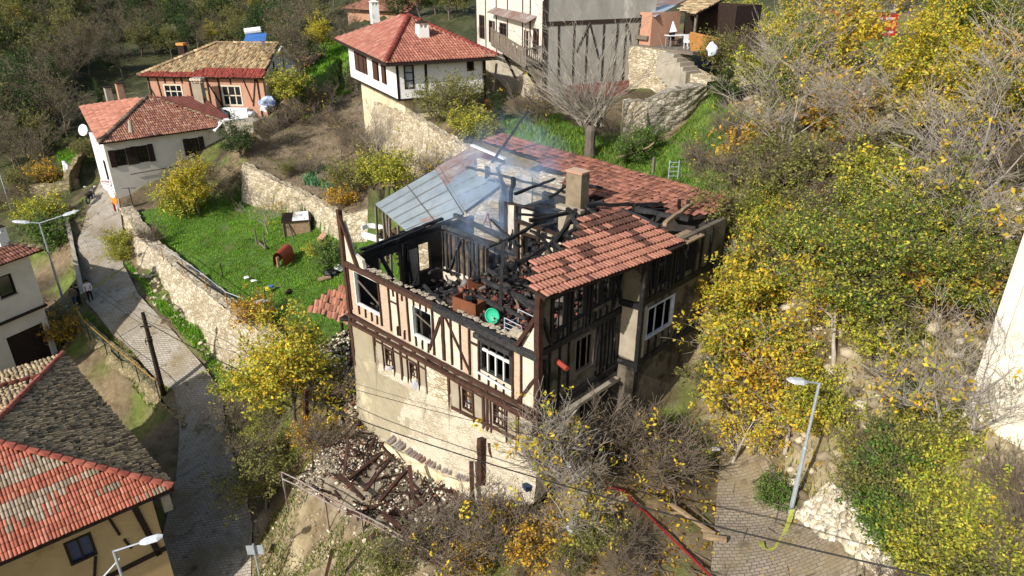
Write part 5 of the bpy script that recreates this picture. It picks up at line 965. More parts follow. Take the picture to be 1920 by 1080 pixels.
# ---- metal roofed shed behind the burnt house
mr = [W(703, 383, 9.2), W(766, 437, 8.9), W(935, 378, 11.2), W(947, 302, 12), W(888, 275, 12)]
ms = empty('metal_roof_shed', V((mr[0].x, mr[0].y, 5)), 0, label='shed with large grey corrugated metal roof behind the burnt house', category='shed')
def corrug(name, A, B, C_, D_, m, parent, pitch=.3):
    """A-B lower edge, D-C upper edge; ribs run from AB to DC"""
    n = int((B-A).length/pitch)*4; nv = (B-A).cross(D_-A).normalized(); nv = nv if nv.z > 0 else -nv; vs = []
    for i in range(n+1):
        h = sin(i*pi/2)*.05
        for t in np.linspace(0, 1, 8): vs.append(A.lerp(B, i/n).lerp(D_.lerp(C_, i/n), t)+nv*(h+random.uniform(-.004, .004)))
    fs = [(i*8+j, (i+1)*8+j, (i+1)*8+j+1, i*8+j+1) for i in range(n) for j in range(7)]; q = MB(); q.add(vs, fs); return q.build(name, m, parent)
mid0, mid1 = mr[0].lerp(mr[4], .6), mr[1].lerp(mr[2], .62)
corrug('roof', mr[0], mr[1], mid1, mid0, 'metal_roof', ms); u = V((0, 0, .05))
mm = mid0.lerp(mid1, .45); me_ = mr[4].lerp(mr[3], .45)
corrug('roof', mid0+u, mm+u, me_+u, mr[4]+u, 'metal_rust', ms); corrug('roof', mm+u*2, mid1+u*2, mr[2].lerp(mr[3], .35)+u*2, me_.lerp(mm, .35)+u*2, 'metal_roof', ms); corrug('roof', me_.lerp(mm, .4)+u, mr[2].lerp(mr[3], .3)+u, mr[3]+u, me_+u, 'maroon_sheet', ms)
q = MB()
for t in (.17, .36, .55, .74, .92): q.beam(mr[0].lerp(mr[1], t)+V((0, 0, .06)), mr[4].lerp(mr[2].lerp(mr[3], .1), t)+V((0, 0, .12)), .02, .02)
for t in (.31, .64): q.beam(mr[0].lerp(mr[4], t)+V((0, 0, .08)), mr[1].lerp(mr[2], t)+V((0, 0, .1)), .04, .02)
q.build('sheet_seams', 'wood_grey', ms)
q = MB(); q.beam(mr[4]+V((-.1, 0, .1)), mr[3]+V((0, 0, .12)), .22, .1); q.build('ridge_board', 'white', ms)
q = MB(); q.beam(mr[0]+V((0, .1, -.1)), mr[4]+V((-.1, .2, -.1)), .12, .14); q.build('edge_board', 'wood_dark', ms)
q = MB(); q.hexa([mr[1]+V((.0, -.1, -3.5)), mr[2]+V((0, -.1, -4)), mr[3]+V((0, .3, -4)), mr[4]+V((0, 0, -4))]+[p+V((0, 0, -.15)) for p in (mr[1], mr[2], mr[3], mr[4])]); q.build('wall', 'wall_limestone', ms)
q = MB()
for t in (.02, .25, .45, .7, .95): p = mr[0].lerp(mr[1], t); q.beam(p-V((0, 0, .1)), V((p.x+random.uniform(-.2, .2), p.y, 4)), .13)
for t in (.1, .35): p = mr[0].lerp(mr[4], t); q.beam(p-V((0, 0, .1)), V((p.x, p.y, 4)), .12)
q.build('posts', 'wood_grey', ms)
debris(260, (0, 1, 0, 1), 0, 0, 'firewood_pile', pal('5c4a3a', '3f342a', '6d5742', '2e2620'), .08, .22, f=lambda x, y, z: V((mr[0].x+x*3.3-.2+y*.5, mr[0].y-x*2.8+y*1.5, 0)), hf=lambda x, y: 5.6+rng.uniform(0, 1.8, len(x)), kind='stuff')
q = MB(); ar = [W(678+i*9, 424+[4, 0, -1, 0, 2, 5, 9, 15, 22][i], 6.6) for i in range(9)]
for i in range(8): q.beam(ar[i], ar[i+1], .12, .3)
q.build('white_fairing', 'white', label='curved white panel under the edge of the metal roof', category='white panel'); q = MB()
ar = [W(680+i*8, 440+i*2.2, 6.0) for i in range(9)]
for i in range(8): q.beam(ar[i], ar[i+1], .12, .42)
q.build('white_fairing', 'white', label='straight white panel below the curved one by the shed', category='white panel')
# lean-to with broken tiles left of the burnt house
lt = [W(572, 577, 3.0), W(640, 600, 3.4), W(664, 560, 4.6), W(662, 520, 5.4), W(602, 549, 4.3)]
lo = empty('lean_to', lt[0]-V((0, 0, 1)), 0, label='collapsing lean-to with broken red tiles left of the burnt house', category='lean-to')
roof_plane('roof', lo, [W(573, 578, 3.2), W(652, 606, 3.3), W(670, 530, 5.6), W(602, 547, 4.7)], PAL_RED, wd=.24, ln=.4, jag=.05, high=.06)
q = MB()
for p in lt[1:4]: q.beam(p-V((0, 0, .2)), V((p.x, p.y, 1.5)), .14)
q.build('posts', 'wood_dark', lo)
q = MB(); q.blob(W(652, 596, 3.9), .45, 21, (1, .8, .4), .35); q.build('black_bag', 'black_rubber', label='black plastic sheet bundled beside the lean-to roof', category='bag')
# ================================================================ walls
def stone_wall(lab, base, top, m='white_stone', th=.5, amp=.07, cat='wall', seg=.4, name='stone_wall', back=(0.4, .9)):
    Bp = [W(*p) for p in base]; Tp = [W(*p) for p in top]; q = MB(); vs = []; cols = 0; Ls = 0; nz_ = 9; TT = []
    for i in range(len(Bp)-1):
        n = max(2, int((Tp[i+1]-Tp[i]).length/seg))
        for k in range(n+(i == len(Bp)-2)):
            t = k/n; b = Bp[i].lerp(Bp[i+1], t); p = Tp[i].lerp(Tp[i+1], t); p = p+V((0, 0, random.uniform(-.1, .1))); b = b-V((0, 0, .5)); d = (Tp[i+1]-Tp[i]).normalized(); nv = V((d.y, -d.x, 0)); TT.append((p, nv))
            for j in range(nz_): c = b.lerp(p, j/(nz_-1)); vs.append(c+nv*random.uniform(-amp, amp)+V((0, 0, random.uniform(-.03, .03))))
            cols += 1
    q.add(vs, [(i*nz_+j, (i+1)*nz_+j, (i+1)*nz_+j+1, i*nz_+j+1) for i in range(cols-1) for j in range(nz_-1)])
    k0 = len(q.v); tv = []
    for p, nv in TT: tv += [p, p-nv*th*random.uniform(.9, 1.1)+V((0, 0, random.uniform(-.05, .05))), p-nv*th-V((0, 0, 2.5))]
    q.add(tv, [(i*3+j, (i+1)*3+j, (i+1)*3+j+1, i*3+j+1) for i in range(cols-1) for j in range(2)])
    for e in (0, cols-1): q.add([q.v[e*nz_+j] for j in range(nz_)]+[tv[e*3+1], tv[e*3+2]], [tuple(range(nz_+2))])
    return q.build(name, m, label=lab, category=cat)
mat('wall_mossy', '8f8262', '766b4e', kind='stone', scale=2.8, col3='4f4a36', t3=2, bump=1., stretch=(1, 1, 1.8))
stone_wall('long pale rubble retaining wall between the street and the green lawn', [(229, 400, 2.3), (240, 455, 1.5), (250, 505, .8), (283, 562, -.1), (318, 612, -.7), (360, 650, -1.3), (405, 700, -2.1), (450, 745, -1.9), (490, 760, -1.2)], [(224, 388, 3.3), (243, 415, 3.1), (264, 448, 2.9), (300, 478, 2.6), (340, 512, 2.4), (390, 552, 2.25), (440, 590, 2.15), (478, 614, 2.0), (520, 660, 1.6)], 'wall_limestone', 1.0, .1)
stone_wall('pale stone retaining wall behind the chicken coop below the garden', [(452, 385, 3.2), (500, 402, 3.1), (530, 405, 3.1), (570, 426, 3.1), (600, 445, 3.1), (642, 466, 3.1), (690, 455, 4.0)], [(454, 304, 6.7), (474, 318, 6.4), (528, 344, 5.9), (562, 360, 5.85), (600, 380, 5.75), (642, 404, 5.6), (690, 392, 6.3)], 'wall_limestone', .5, .1)
stone_wall('tall pale stone wall below the white house next to the metal roof', [(690, 250, 8.7), (735, 285, 8.6), (780, 318, 8.5), (830, 340, 8.8), (880, 330, 9.5)], [(700, 190, 11.6), (765, 214, 12.0), (810, 238, 11.9), (866, 272, 11.8), (892, 286, 11.7)], 'wall_limestone', .5, .09)
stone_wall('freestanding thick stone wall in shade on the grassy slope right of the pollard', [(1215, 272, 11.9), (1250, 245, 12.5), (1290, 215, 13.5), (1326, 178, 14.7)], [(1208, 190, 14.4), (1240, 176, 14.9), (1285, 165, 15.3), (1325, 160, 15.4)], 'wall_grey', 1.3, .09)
stone_wall('sunlit end pier of the grey stone wall right of the pollarded tree', [(1166, 273, 11.8), (1190, 280, 11.8), (1214, 284, 11.8)], [(1172, 194, 14.3), (1192, 191, 14.4), (1214, 190, 14.4)], 'wall_limestone', 1.2, .05)  # paler stone than the grey wall paints its end as sunlit
stone_wall('low mossy stone wall at the bend above the parked motorcycle', [(55, 372, 1.8), (95, 372, 1.9), (143, 362, 2.3)], [(52, 348, 3.0), (95, 345, 3.2), (143, 335, 3.6)], 'wall_mossy', .5, .06)
stone_wall('tall overgrown wall on the left side of the upper lane', [(130, 372, 2.1), (150, 330, 3.2), (168, 300, 3.9), (180, 284, 4.4)], [(128, 330, 4.0), (148, 296, 5.0), (164, 275, 5.6), (176, 262, 6.0)], 'wall_mossy', .5, .06)
stone_wall('low kerb wall along the shaded left edge of the street', [(118, 405, 1.5), (130, 455, 1.2), (140, 505, .8), (152, 560, 0)], [(118, 398, 2.0), (129, 449, 1.6), (139, 500, 1.2), (150, 553, .45)], 'concrete', .3, .02, seg=.8)
stone_wall('rocky bank wall below the wire fence on the left of the street', [(112, 655, -3.1), (150, 690, -3.4), (200, 735, -3.9), (260, 780, -4.4), (330, 830, -4.6)], [(148, 604, -.4), (185, 636, -.9), (232, 676, -1.5), (290, 730, -2.3), (345, 800, -3.1)], 'wall_mossy', .5, .18)
stone_wall('curved low wall with clay tile coping at the foot of the burnt house', [(700, 850, 1.2), (760, 885, 1.2), (830, 925, 1.4), (890, 935, 2.1), (945, 935, 2.6)], [(722, 830, 2.2), (775, 862, 2.2), (830, 889, 2.4), (885, 909, 2.8), (940, 914, 3.2)], 'plaster_old', .7, .05)
q = []
for A_, B_ in (((722, 826, 2.3), (775, 858, 2.3)), ((775, 858, 2.3), (830, 885, 2.5)), ((830, 885, 2.5), (885, 905, 2.9))):
    a, b = W(*A_), W(*B_); n = int((b-a).length/.17); d = (b-a).normalized(); nv = V((d.y, -d.x, 0))
    for i in range(n): q.append((a.lerp(b, (i+random.uniform(-.2, .2))/n), nv))
mb = MB()
for p, nv in q:
    if random.random() < .85: mb.tube([p+nv*.05+V((0, 0, random.uniform(0, .06))), p-nv*random.uniform(.4, .6)+V((0, 0, .12))], .08, 6)
tc = mb.build('tile_coping', 'red_roof_metal', label='row of old clay coping tiles on the curved low wall', category='tiles', kind='stuff'); tc.active_material = M['metal_rust']
# ================================================================ street furniture and other things
def lamp(base, ztop, arms, lab, lean=(0, 0)):
    b = V(base); t = V((b.x+lean[0], b.y+lean[1], ztop)); r = empty('street_lamp', b, 0, label=lab, category='street lamp', group='grey steel street lamps')
    q = MB(); q.tube([b, b.lerp(t, .55), b.lerp(t, .56), t], [.085, .075, .055, .05], 8); q.build('pole', 'galv', r)
    q = MB(); q.tube([b-V((0, 0, .1)), b+V((0, 0, .12))], .16, 8); q.build('base_plate', 'galv', r)
    for (dx, dy, dz, L_) in arms:
        e = t+V((dx, dy, dz)); d = (e-t).normalized(); q = MB(); q.tube([t-V((0, 0, .02)), e], .035, 6); q.build('arm', 'galv', r)
        q = MB(); sd = V((-d.y, d.x, 0)).normalized(); k = []
        for s_, w_, h0, h1 in ((0, .07, -.03, .05), (.18, .14, -.06, .09), (.55, .15, -.05, .08), (.72, .06, -.01, .04)):
            c = e+d*s_*L_; k += [c-sd*w_+V((0, 0, h0)), c+sd*w_+V((0, 0, h0)), c+sd*w_*.7+V((0, 0, h1)), c-sd*w_*.7+V((0, 0, h1))]
        q.add(k, [(3, 2, 1, 0), (12, 13, 14, 15)]+[(4*i+j, 4*i+(j+1) % 4, 4*i+4+(j+1) % 4, 4*i+4+j) for i in range(3) for j in range(4)]); q.build('lamp_head', 'lamp_grey', r)
    return r
def over(base, px, py):
    """height of a point straight above base that is seen at picture height py"""
    r = ray(px, py); return CAMZ+base[1]*r[2]/r[1]
b = W(123, 577, -.3); z = over(b, 85, 418); e1, e2 = W(118, 404, z+.3)-V((b.x, b.y, z)), W(56, 417, z+.1)-V((b.x, b.y, z)); lamp(b, z, [(*e1, 1.4), (*e2, 1.4)], 'double armed street lamp beside the people on the cobbled street')
b = W(1479, 974, 4.1); z = over(b, 1548, 718); e1 = W(1512, 716, z+.15)-V((b.x, b.y, z)); lamp(b, z, [(*e1, 1.1)], 'single armed street lamp in front of the yellow trees at lower right')
t = W(213, 1033, 2.9); e1 = W(262, 1018, 3.0)-t; lamp(V((t.x, t.y, -4.4)), 2.9, [(*e1, 1.1)], 'street lamp head rising in front of the ochre house window at bottom left')
q = MB(); q.tube([W(188, 1088, 1.5), W(226, 1046, 2.4)], .04, 5); q.build('bracket', 'galv', label='short steel bracket crossing behind the bottom left street lamp', category='bracket')
b = W(24, 402, .4); lamp(b, over(b, 0, 322), [(-1, .3, .1, 1.2)], 'distant street lamp pole at the left edge above the red metal roof')
# utility pole and cables
b = W(307, 740, -2.45); zt = over(b, 269, 586); P_ = empty('utility_pole', b, 0, label='dark wooden utility pole leaning over the cobbled street', category='utility pole')
q = MB(); q.tube([b, V((b.x, b.y, zt))], [.17, .11], 9); q.build('pole', 'wood_dark', P_)
q = MB(); q.tube([V((b.x+.2*cos(i*.7), b.y+.2*sin(i*.7)-.1, zt-1.7+.07*sin(i*2)-.02*i)) for i in range(16)], .03, 5); q.build('cable_coil', 'black_rubber', P_)
q = MB(); q.beam(V((b.x-.3, b.y-.1, zt-.9)), V((b.x+.35, b.y-.1, zt-.9)), .08); q.build('crossbar', 'wood_dark', P_)
TOP = V((b.x, b.y, zt-.6))
def cable(p, q_, sag, r, lab, n=24):
    m = MB(); m.tube([p.lerp(q_, i/n)-V((0, 0, sag*4*(i/n)*(1-i/n))) for i in range(n+1)], r, 5); m.build('cable', 'black_rubber', label=lab, category='cable', group='overhead cables')
cable(TOP, W(1830, 1100, 9.5), 1.6, .025, 'thick overhead cable crossing in front of the burnt house to the lower right')
cable(TOP+V((0, 0, .1)), W(1180, 860, 8.6), .5, .012, 'thin overhead wire passing the burnt house wall below the small windows')
cable(TOP, D(60, 440, 66), .3, .014, 'upper of two thin wires running from the utility pole up the street'); cable(TOP-V((0, 0, .4)), D(58, 450, 66), .4, .014, 'lower of two thin wires running from the utility pole up the street')
cable(TOP, D(-60, 760, 30), .3, .014, 'thin wire from the utility pole towards the mossy roof at left')
# caution tape
def ribbon(pts, w_, m, lab, cat, name):
    q = MB(); vs = []
    for i, p in enumerate(pts): a = i*.5; u = V((.3*sin(a), .2*cos(a), 1)).normalized() if w_ < .2 else V((1, .3*sin(i), .25*cos(i*2))).normalized(); vs += [p-u*w_/2, p+u*w_/2, p+u*w_/2+V((.012, .012, 0)), p-u*w_/2+V((.012, .012, 0))]
    q.add(vs, [(4*i+j, 4*i+(j+1) % 4, 4*i+4+(j+1) % 4, 4*i+4+j) for i in range(len(pts)-1) for j in range(4)]); return q.build(name, m, label=lab, category=cat)
p0, p1 = W(126, 567, .3), W(246, 491, 1.9); ribbon([p0.lerp(p1, i/20)-V((0, 0, .5*4*(i/20)*(1-i/20)*.25)) for i in range(21)], .12, 'yellow_tape', 'yellow caution tape stretched across the cobbled street', 'tape', 'caution_tape')
pr = [W(x, y, z) for x, y, z in ((1484, 962, 4.8), (1478, 985, 4.5), (1468, 1010, 4.2), (1455, 1030, 4.15), (1440, 1038, 4.15), (1428, 1032, 4.15), (1424, 1022, 4.15))]; ribbon([p+V((0, 0, .15)) for p in pr], .2, 'yellow_tape', 'crumpled yellow caution tape trailing from the lower right lamp base', 'tape', 'caution_tape')
# ---- people
def person(p, face, H, top, legs, hair, lab, arm=0.):
    p = V(p); me = bpy.data.meshes.new('person'); k = H/1.75; c, s = cos(face), sin(face)
    J = [(0, 0, .92), (0, 0, 1.12), (0, .01, 1.35), (0, .01, 1.5), (0, -.01, 1.6), (0, -.015, 1.7),
         (.19, 0, 1.42), (.25, 0, 1.16), (.24, -.1-arm, .98+arm*.6), (.23, -.16-arm, .92+arm*.7), (-.19, 0, 1.42), (-.25, 0, 1.16), (-.22, -.1, .96), (-.2, -.15, .9),
         (.09, 0, .88), (.1, -.02, .48), (.11, .02, .08), (.11, -.14, .04), (-.09, 0, .88), (-.11, -.02, .48), (-.13, .03, .08), (-.13, -.13, .04)]
    R_ = [.15, .14, .16, .06, .085, .08, .07, .05, .042, .035, .07, .05, .042, .035, .1, .065, .048, .04, .1, .065, .048, .04]
    E_ = [(0, 1), (1, 2), (2, 3), (3, 4), (4, 5), (2, 6), (6, 7), (7, 8), (8, 9), (2, 10), (10, 11), (11, 12), (12, 13), (0, 14), (14, 15), (15, 16), (16, 17), (0, 18), (18, 19), (19, 20), (20, 21)]
    me.from_pydata([(x*c*k-y*s*k, x*s*k+y*c*k, z_*k) for x, y, z_ in J], E_, [])
    o = bpy.data.objects.new('person', me); COL.objects.link(o); sk = o.modifiers.new('skin', 'SKIN'); ss = o.modifiers.new('sub', 'SUBSURF'); ss.levels = 1; ss.render_levels = 1
    for i, v in enumerate(me.skin_vertices[0].data): v.radius = (R_[i]*k, R_[i]*k*(.75 if i < 3 else 1)); v.use_root = i == 0
    dg = bpy.context.evaluated_depsgraph_get(); m2 = bpy.data.meshes.new_from_object(o.evaluated_get(dg)); bpy.data.objects.remove(o)
    for n_ in (top, legs, 'skin', 'black_rubber'): m2.materials.append(M[n_])
    for f in m2.polygons:
        z_ = f.center.z/k; f.material_index = 2 if z_ > 1.5 or (.84 < z_ < .95 and (f.center.xy.length/k) > .2) else (0 if z_ > .93 or (f.center.xy.length/k) > .2 and z_ > .7 else (1 if z_ > .1 else 3))
    o = bpy.data.objects.new('person', m2); COL.objects.link(o); o.location = p; tag(o, label=lab, category='person', group='people standing on the cobbled street')
    q = MB(); q.blob(p+V((0, .02, 1.68*k)), .105*k, 2, (1, 1.05, .9), .08); h = q.build2('hair', hair, o)
    hm = o.matrix_basis.inverted()
    q = MB(); f_ = V((s, -c, 0)); sd = V((c, s, 0)); hc = p+V((0, 0, 1.63*k))+f_*.085*k
    q.blob(hc+f_*.02, .018, 3, (1, 1, 1.3)); q.build2('nose', 'skin', o)
    q = MB(); q.blob(hc+sd*.03+V((0, 0, .02)), .01, 3); q.blob(hc-sd*.03+V((0, 0, .02)), .01, 3); q.build2('eyes', 'black', o)
    return o
person(W(172, 566, -.02), .5, 1.75, 'pink_white', 'dark_cloth', 'black', 'person in a white top and dark trousers standing on the street', .15)
person(W(145, 577, -.25), .2, 1.72, 'wood_grey', 'jeans', 'wood_dark', 'person in a grey jacket and blue jeans beside the lamp pole', .2)
person(W(152, 573, -.2), -.4, 1.7, 'dark_cloth', 'dark_cloth', 'black', 'person dressed in black half hidden behind the one in grey')
# ---- motorcycle
mp = W(171, 378, 2.45); mo = empty('motorcycle', mp, radians(100), label='dark motorcycle parked at the bend of the lane', category='motorcycle'); f = Frame((mp.x, mp.y, 0), radians(100)); z = mp.z
def wheel(x):
    q = MB(); n = 18
    for i in range(n): a0, a1_ = 2*pi*i/n, 2*pi*(i+1)/n; q.beam(f(x+.3*cos(a0), 0, z+.32+.3*sin(a0)), f(x+.3*cos(a1_), 0, z+.32+.3*sin(a1_)), .11, .09)
    w_ = q.build('wheel', 'black_rubber', mo); q = MB(); q.tube([f(x, -.05, z+.32), f(x, .05, z+.32)], .2, 12); q.build2('rim', 'galv', w_)
wheel(.72); wheel(-.65)
q = MB(); q.tube([f(-.5, 0, z+.5), f(-.2, 0, z+.62), f(.2, 0, z+.68), f(.45, 0, z+.85)], [.12, .18, .2, .1], 8); q.build('body', 'black', mo)
q = MB(); q.tube([f(-.75, 0, z+.85), f(-.3, 0, z+.8), f(0, 0, z+.82)], [.09, .14, .12], 8); q.build('saddle', 'black_rubber', mo)
q = MB(); q.tube([f(.72, 0, z+.32), f(.5, 0, z+1.0)], .05, 6); q.build('fork', 'galv', mo); q = MB(); q.tube([f(.42, -.38, z+1.08), f(.5, 0, z+1.0), f(.42, .38, z+1.08)], .022, 5); q.build('handlebar', 'black', mo)
for s_ in (-1, 1): q = MB(); q.blob(f(.5, s_*.42, z+1.3), .09, 3, (1.3, 1.3, .6), .05); q.tube([f(.45, s_*.3, z+1.08), f(.5, s_*.42, z+1.3)], .01, 4); q.build('mirror', 'lamp_grey', mo)
q = MB(); q.blob(f(.62, 0, z+.9), .12, 3, (1, 1, 1), .05); q.build('headlight', 'lamp_grey', mo); q = MB(); q.blob(f(-.2, 0, z+.45), .2, 3, (1.2, .8, .8), .15); q.build('engine', 'galv', mo)
# ---- signs
b = W(222, 402, 2.35); zt = over(b, 214, 368); rs = empty('round_sign', b, 0, label='round orange and white traffic mirror sign at the corner of the pale house', category='sign')
q = MB(); q.tube([b, V((b.x, b.y, zt+.4))], .04, 6); q.build('post', 'white', rs)
def disc(c, n_, r, r2, th, k=24):
    n_ = V(n_).normalized(); a = n_.cross(V((0, 0, 1))).normalized(); b_ = a.cross(n_); return [c+a*cos(2*pi*i/k)*r+b_*sin(2*pi*i/k)*r2+n_*th for i in range(k)]
c = V((b.x, b.y-.08, zt)); q = MB(); A_ = disc(c, (-.35, -1, -.1), .36, .75, 0); B_ = disc(c, (-.35, -1, -.1), .36, .75, .06); q.add(A_+B_, [tuple(range(24)), tuple(range(24, 48))[::-1]]+[(i, i+24, (i+1) % 24+24, (i+1) % 24) for i in range(24)]); q.build('mirror_face', 'orange', rs)
q = MB(); cu = c+V((0, -.02, .3)); A_ = disc(cu, (-.35, -1, -.1), .33, .42, .05); B_ = disc(cu, (-.35, -1, -.1), .33, .42, .09); q.add(A_+B_, [tuple(range(24)), tuple(range(24, 48))[::-1]]+[(i, i+24, (i+1) % 24+24, (i+1) % 24) for i in range(24)]); q.build('hood', 'white', rs)
q = MB(); q.beam(b+V((-.25, .1, .3)), b+V((-.25, .1, 1.1)), .14); q.build('red_marker', 'red_paint', label='small red marker box beside the round sign post', category='marker')
def text(name, s_, size, mtx, m, parent, ext=.01):
    cu = bpy.data.curves.new(name, 'FONT'); cu.body = s_; cu.size = size; cu.extrude = ext; cu.align_x = 'CENTER'; cu.align_y = 'CENTER'; o = bpy.data.objects.new(name, cu); COL.objects.link(o); o.matrix_world = mtx
    dg = bpy.context.evaluated_depsgraph_get(); dg.update(); me = bpy.data.meshes.new_from_object(o.evaluated_get(dg)); bpy.data.objects.remove(o); inv = wm(parent).inverted() @ mtx
    me.transform(inv); me.materials.clear(); me.materials.append(M[m]); o2 = bpy.data.objects.new(name, me); COL.objects.link(o2); o2.parent = parent; return o2
c = W(198, 342, 4.4); ang = -.15; f = Frame((c.x, c.y, 0), ang); bn = empty('banner', c, ang, label='white banner with red SATILIK lettering on the pale house', category='banner'); q = MB(); lbox(q, f, -.48, .48, 0, .02, c.z-.25, c.z+.25); q.build('cloth', 'white', bn)
text('lettering', 'SATILIK', .26, Matrix.Translation(f(0, -.02, c.z+.08)) @ Matrix.Rotation(ang, 4, 'Z') @ Matrix.Rotation(pi/2, 4, 'X'), 'red_paint', bn)
text('lettering', '0532 000', .12, Matrix.Translation(f(0, -.02, c.z-.14)) @ Matrix.Rotation(ang, 4, 'Z') @ Matrix.Rotation(pi/2, 4, 'X'), 'red_paint', bn) if False else None
q = MB(); q.beam(f(-.35, -.02, c.z-.14), f(.35, -.02, c.z-.14), .02, .05); q.build('small_print', 'jeans', bn)
b = W(250, 388, 2.9); zt = over(b, 243, 353); q = MB(); q.tube([b, V((b.x, b.y, zt))], .04, 5); q.tube([V((b.x-.6, b.y, zt)), V((b.x+.6, b.y+.1, zt))], .03, 5); q.build('clothes_post', 'wood_dark', label='thin dark T shaped clothes line post beside the pale house', category='post')
c = D(157, 243, 59); q = MB(); pts = [disc(c+V((0, -d_, 0)), (-.3, -1, .35), r_, r_, 0, 16) for r_, d_ in ((.05, .0), (.3, .05), (.5, .14))]; q.add([p for r_ in pts for p in r_], [tuple(range(16))]+[(j*16+i, j*16+(i+1) % 16, (j+1)*16+(i+1) % 16, (j+1)*16+i) for j in range(2) for i in range(16)]); q.tube([c, c+V((.5, .4, -.2))], .04, 5); q.build('satellite_dish', 'white', label='white satellite dish at the left eave of the pale house', category='satellite dish')
b = W(488, 1085, -4.2); zt = over(b, 484, 1020); sg = empty('road_sign', b, 0, label='road sign seen from behind beside the shaded street at the bottom', category='sign'); q = MB(); q.tube([b, V((b.x, b.y, max(zt, -2.4)))], .045, 6); q.build('post', 'galv', sg); zc_ = max(zt, -2.4)-.45; q = MB(); q.beam(V((b.x-.38, b.y+.06, zc_)), V((b.x+.38, b.y+.1, zc_)), .03, .55); q.build('plate', 'galv', sg)
# ---- fences
def fence(lab, pts, h, postm, railm, zoff=0, mesh=None, rails=(1.,), pw=.05):
    r = empty('fence', W(*pts[0]), 0, label=lab, category='fence'); P_ = [W(*p) for p in pts]
    for p in P_: q = MB(); q.beam(p-V((0, 0, .2)), p+V((0, 0, h)), pw); q.build('post', postm, r)
    q = MB()
    for t in rails:
        for a, b in zip(P_, P_[1:]): q.tube([a+V((0, 0, h*t)), b+V((0, 0, h*t))], .025, 5)
    q.build('rail', railm, r)
    if mesh:
        q = MB()
        for a, b in zip(P_, P_[1:]):
            n = int((b-a).length/.2)
            for i in range(n): q.beam(a.lerp(b, i/n), a.lerp(b, (i+1)/n)+V((0, 0, h*.95)), .008); q.beam(a.lerp(b, (i+1)/n), a.lerp(b, i/n)+V((0, 0, h*.95)), .008)
        q.build('wire_mesh', mesh, r)
fence('green wire fence with yellow top rail on the left of the street', [(150, 606, -.3), (168, 632, -.8), (200, 660, -1.2), (229, 685, -1.6), (261, 712, -2.0), (298, 742, -2.4)], 1.15, 'wood_dark', 'yellow_pipe', mesh='green_wire')
fence('broken fence with yellow posts along the top of the lawn retaining wall', [(306, 485, 2.7), (345, 508, 2.5), (388, 540, 2.4), (427, 572, 2.3), (461, 585, 2.2)], .95, 'yellow_pipe', 'galv')
q = MB(); q.tube([W(332, 492, 2.9), W(386, 532, 2.6), W(425, 556, 2.4)], .07, 6); q.build('black_pipe', 'black_rubber', label='thick black pipe lying along the fence on the lawn wall', category='pipe')
fence('thin dark posts at the lower edge of the lawn', [(418, 520, 2.2), (456, 580, 2.1), (500, 568, 2.2)], 1.1, 'wood_dark', 'black', rails=())
fr = empty('railing', W(530, 885, .9), 0, label='bent red iron railing along the rubble terrace edge', category='railing')
for k, (a, b) in enumerate((((528, 885, 1.4), (862, 1062, 2.3)), ((530, 898, 1.1), (830, 1050, 1.9)))): q = MB(); A_, B_ = W(*a), W(*b); q.tube([A_.lerp(B_, i/8)+V((0, 0, .06*sin(i*1.7))) for i in range(9)], .035, 5); q.build('rail', 'metal_rust', fr)
for t in (.0, .28, .5, .75, 1.0): q = MB(); p = W(528, 885, 1.4).lerp(W(862, 1062, 2.3), t); q.beam(V((p.x, p.y, gz(p.x, p.y)-.3)), p, .06); q.build('post', 'metal_rust', fr)
# ---- chicken coop, red cover, wooden frame, boards on the lawn
p = W(560, 440, 3.05); f = Frame((p.x, p.y, 0), .25); z = 3.1; co_ = empty('chicken_coop', p, .25, label='wooden chicken coop with white sheet on its roof by the stone wall', category='coop')
q = MB(); lbox(q, f, -.95, .95, -.6, .6, z+.1, z+1.25); q.build('box', 'wood_raw', co_); q = MB(); q.hexa([f(-1.1, -.75, z+1.26), f(1.1, -.75, z+1.26), f(1.1, .8, z+1.5), f(-1.1, .8, z+1.5), f(-1.1, -.75, z+1.33), f(1.1, -.75, z+1.33), f(1.1, .8, z+1.57), f(-1.1, .8, z+1.57)]); q.build('roof', 'wood_dark', co_)
q = MB(); q.hexa([f(-.3, -.7, z+1.345), f(.95, -.7, z+1.345), f(.9, .7, z+1.57), f(-.2, .7, z+1.57), f(-.3, -.7, z+1.38), f(.95, -.7, z+1.38), f(.9, .7, z+1.61), f(-.2, .7, z+1.61)]); q.build('roof_sheet', 'white', co_)
for x in (-1, .95): q = MB(); q.beam(f(x, -.68, z-.1), f(x, -.68, z+1.25), .09); q.build('leg', 'wood_grey', co_)
q = MB(); q.beam(f(-.35, -.9, z-.1), f(-.6, -.65, z+1.1), .08); q.build('prop', 'wood_grey', co_)
p = W(533, 492, 2.9); f = Frame((p.x, p.y, 0), -.1); z = 2.9; q = MB(); k = []
for y in (-.9, .9):
    for i in range(9): t = pi*i/8; k.append(f(.4*cos(t), y, z+.5+.5*sin(t)*1.2-(.5 if i in (0, 8) else 0)))
q.add(k, [(i, i+1, i+10, i+9) for i in range(8)]); q.build('tile_hood', 'red_roof_metal', label='small red arched cover standing alone on the green lawn', category='cover'); q = MB(); q.beam(f(0, -.95, z), f(0, -.95, z+.8), .16); q.build('wooden_post', 'wood_raw', label='short wooden post in front of the red arched cover', category='post')
q = MB()
for a, b in (((482, 458, 3.0), 1.2), ((498, 466, 3.0), 1.1)): p = W(*a); q.beam(p, p+V((0, 0, b)), .09)
q.beam(W(480, 450, 3.1), W(498, 466, 3.1), .12); q.build('cold_frame', 'wood_grey', label='grey wooden frame with two uprights on the lawn', category='frame')
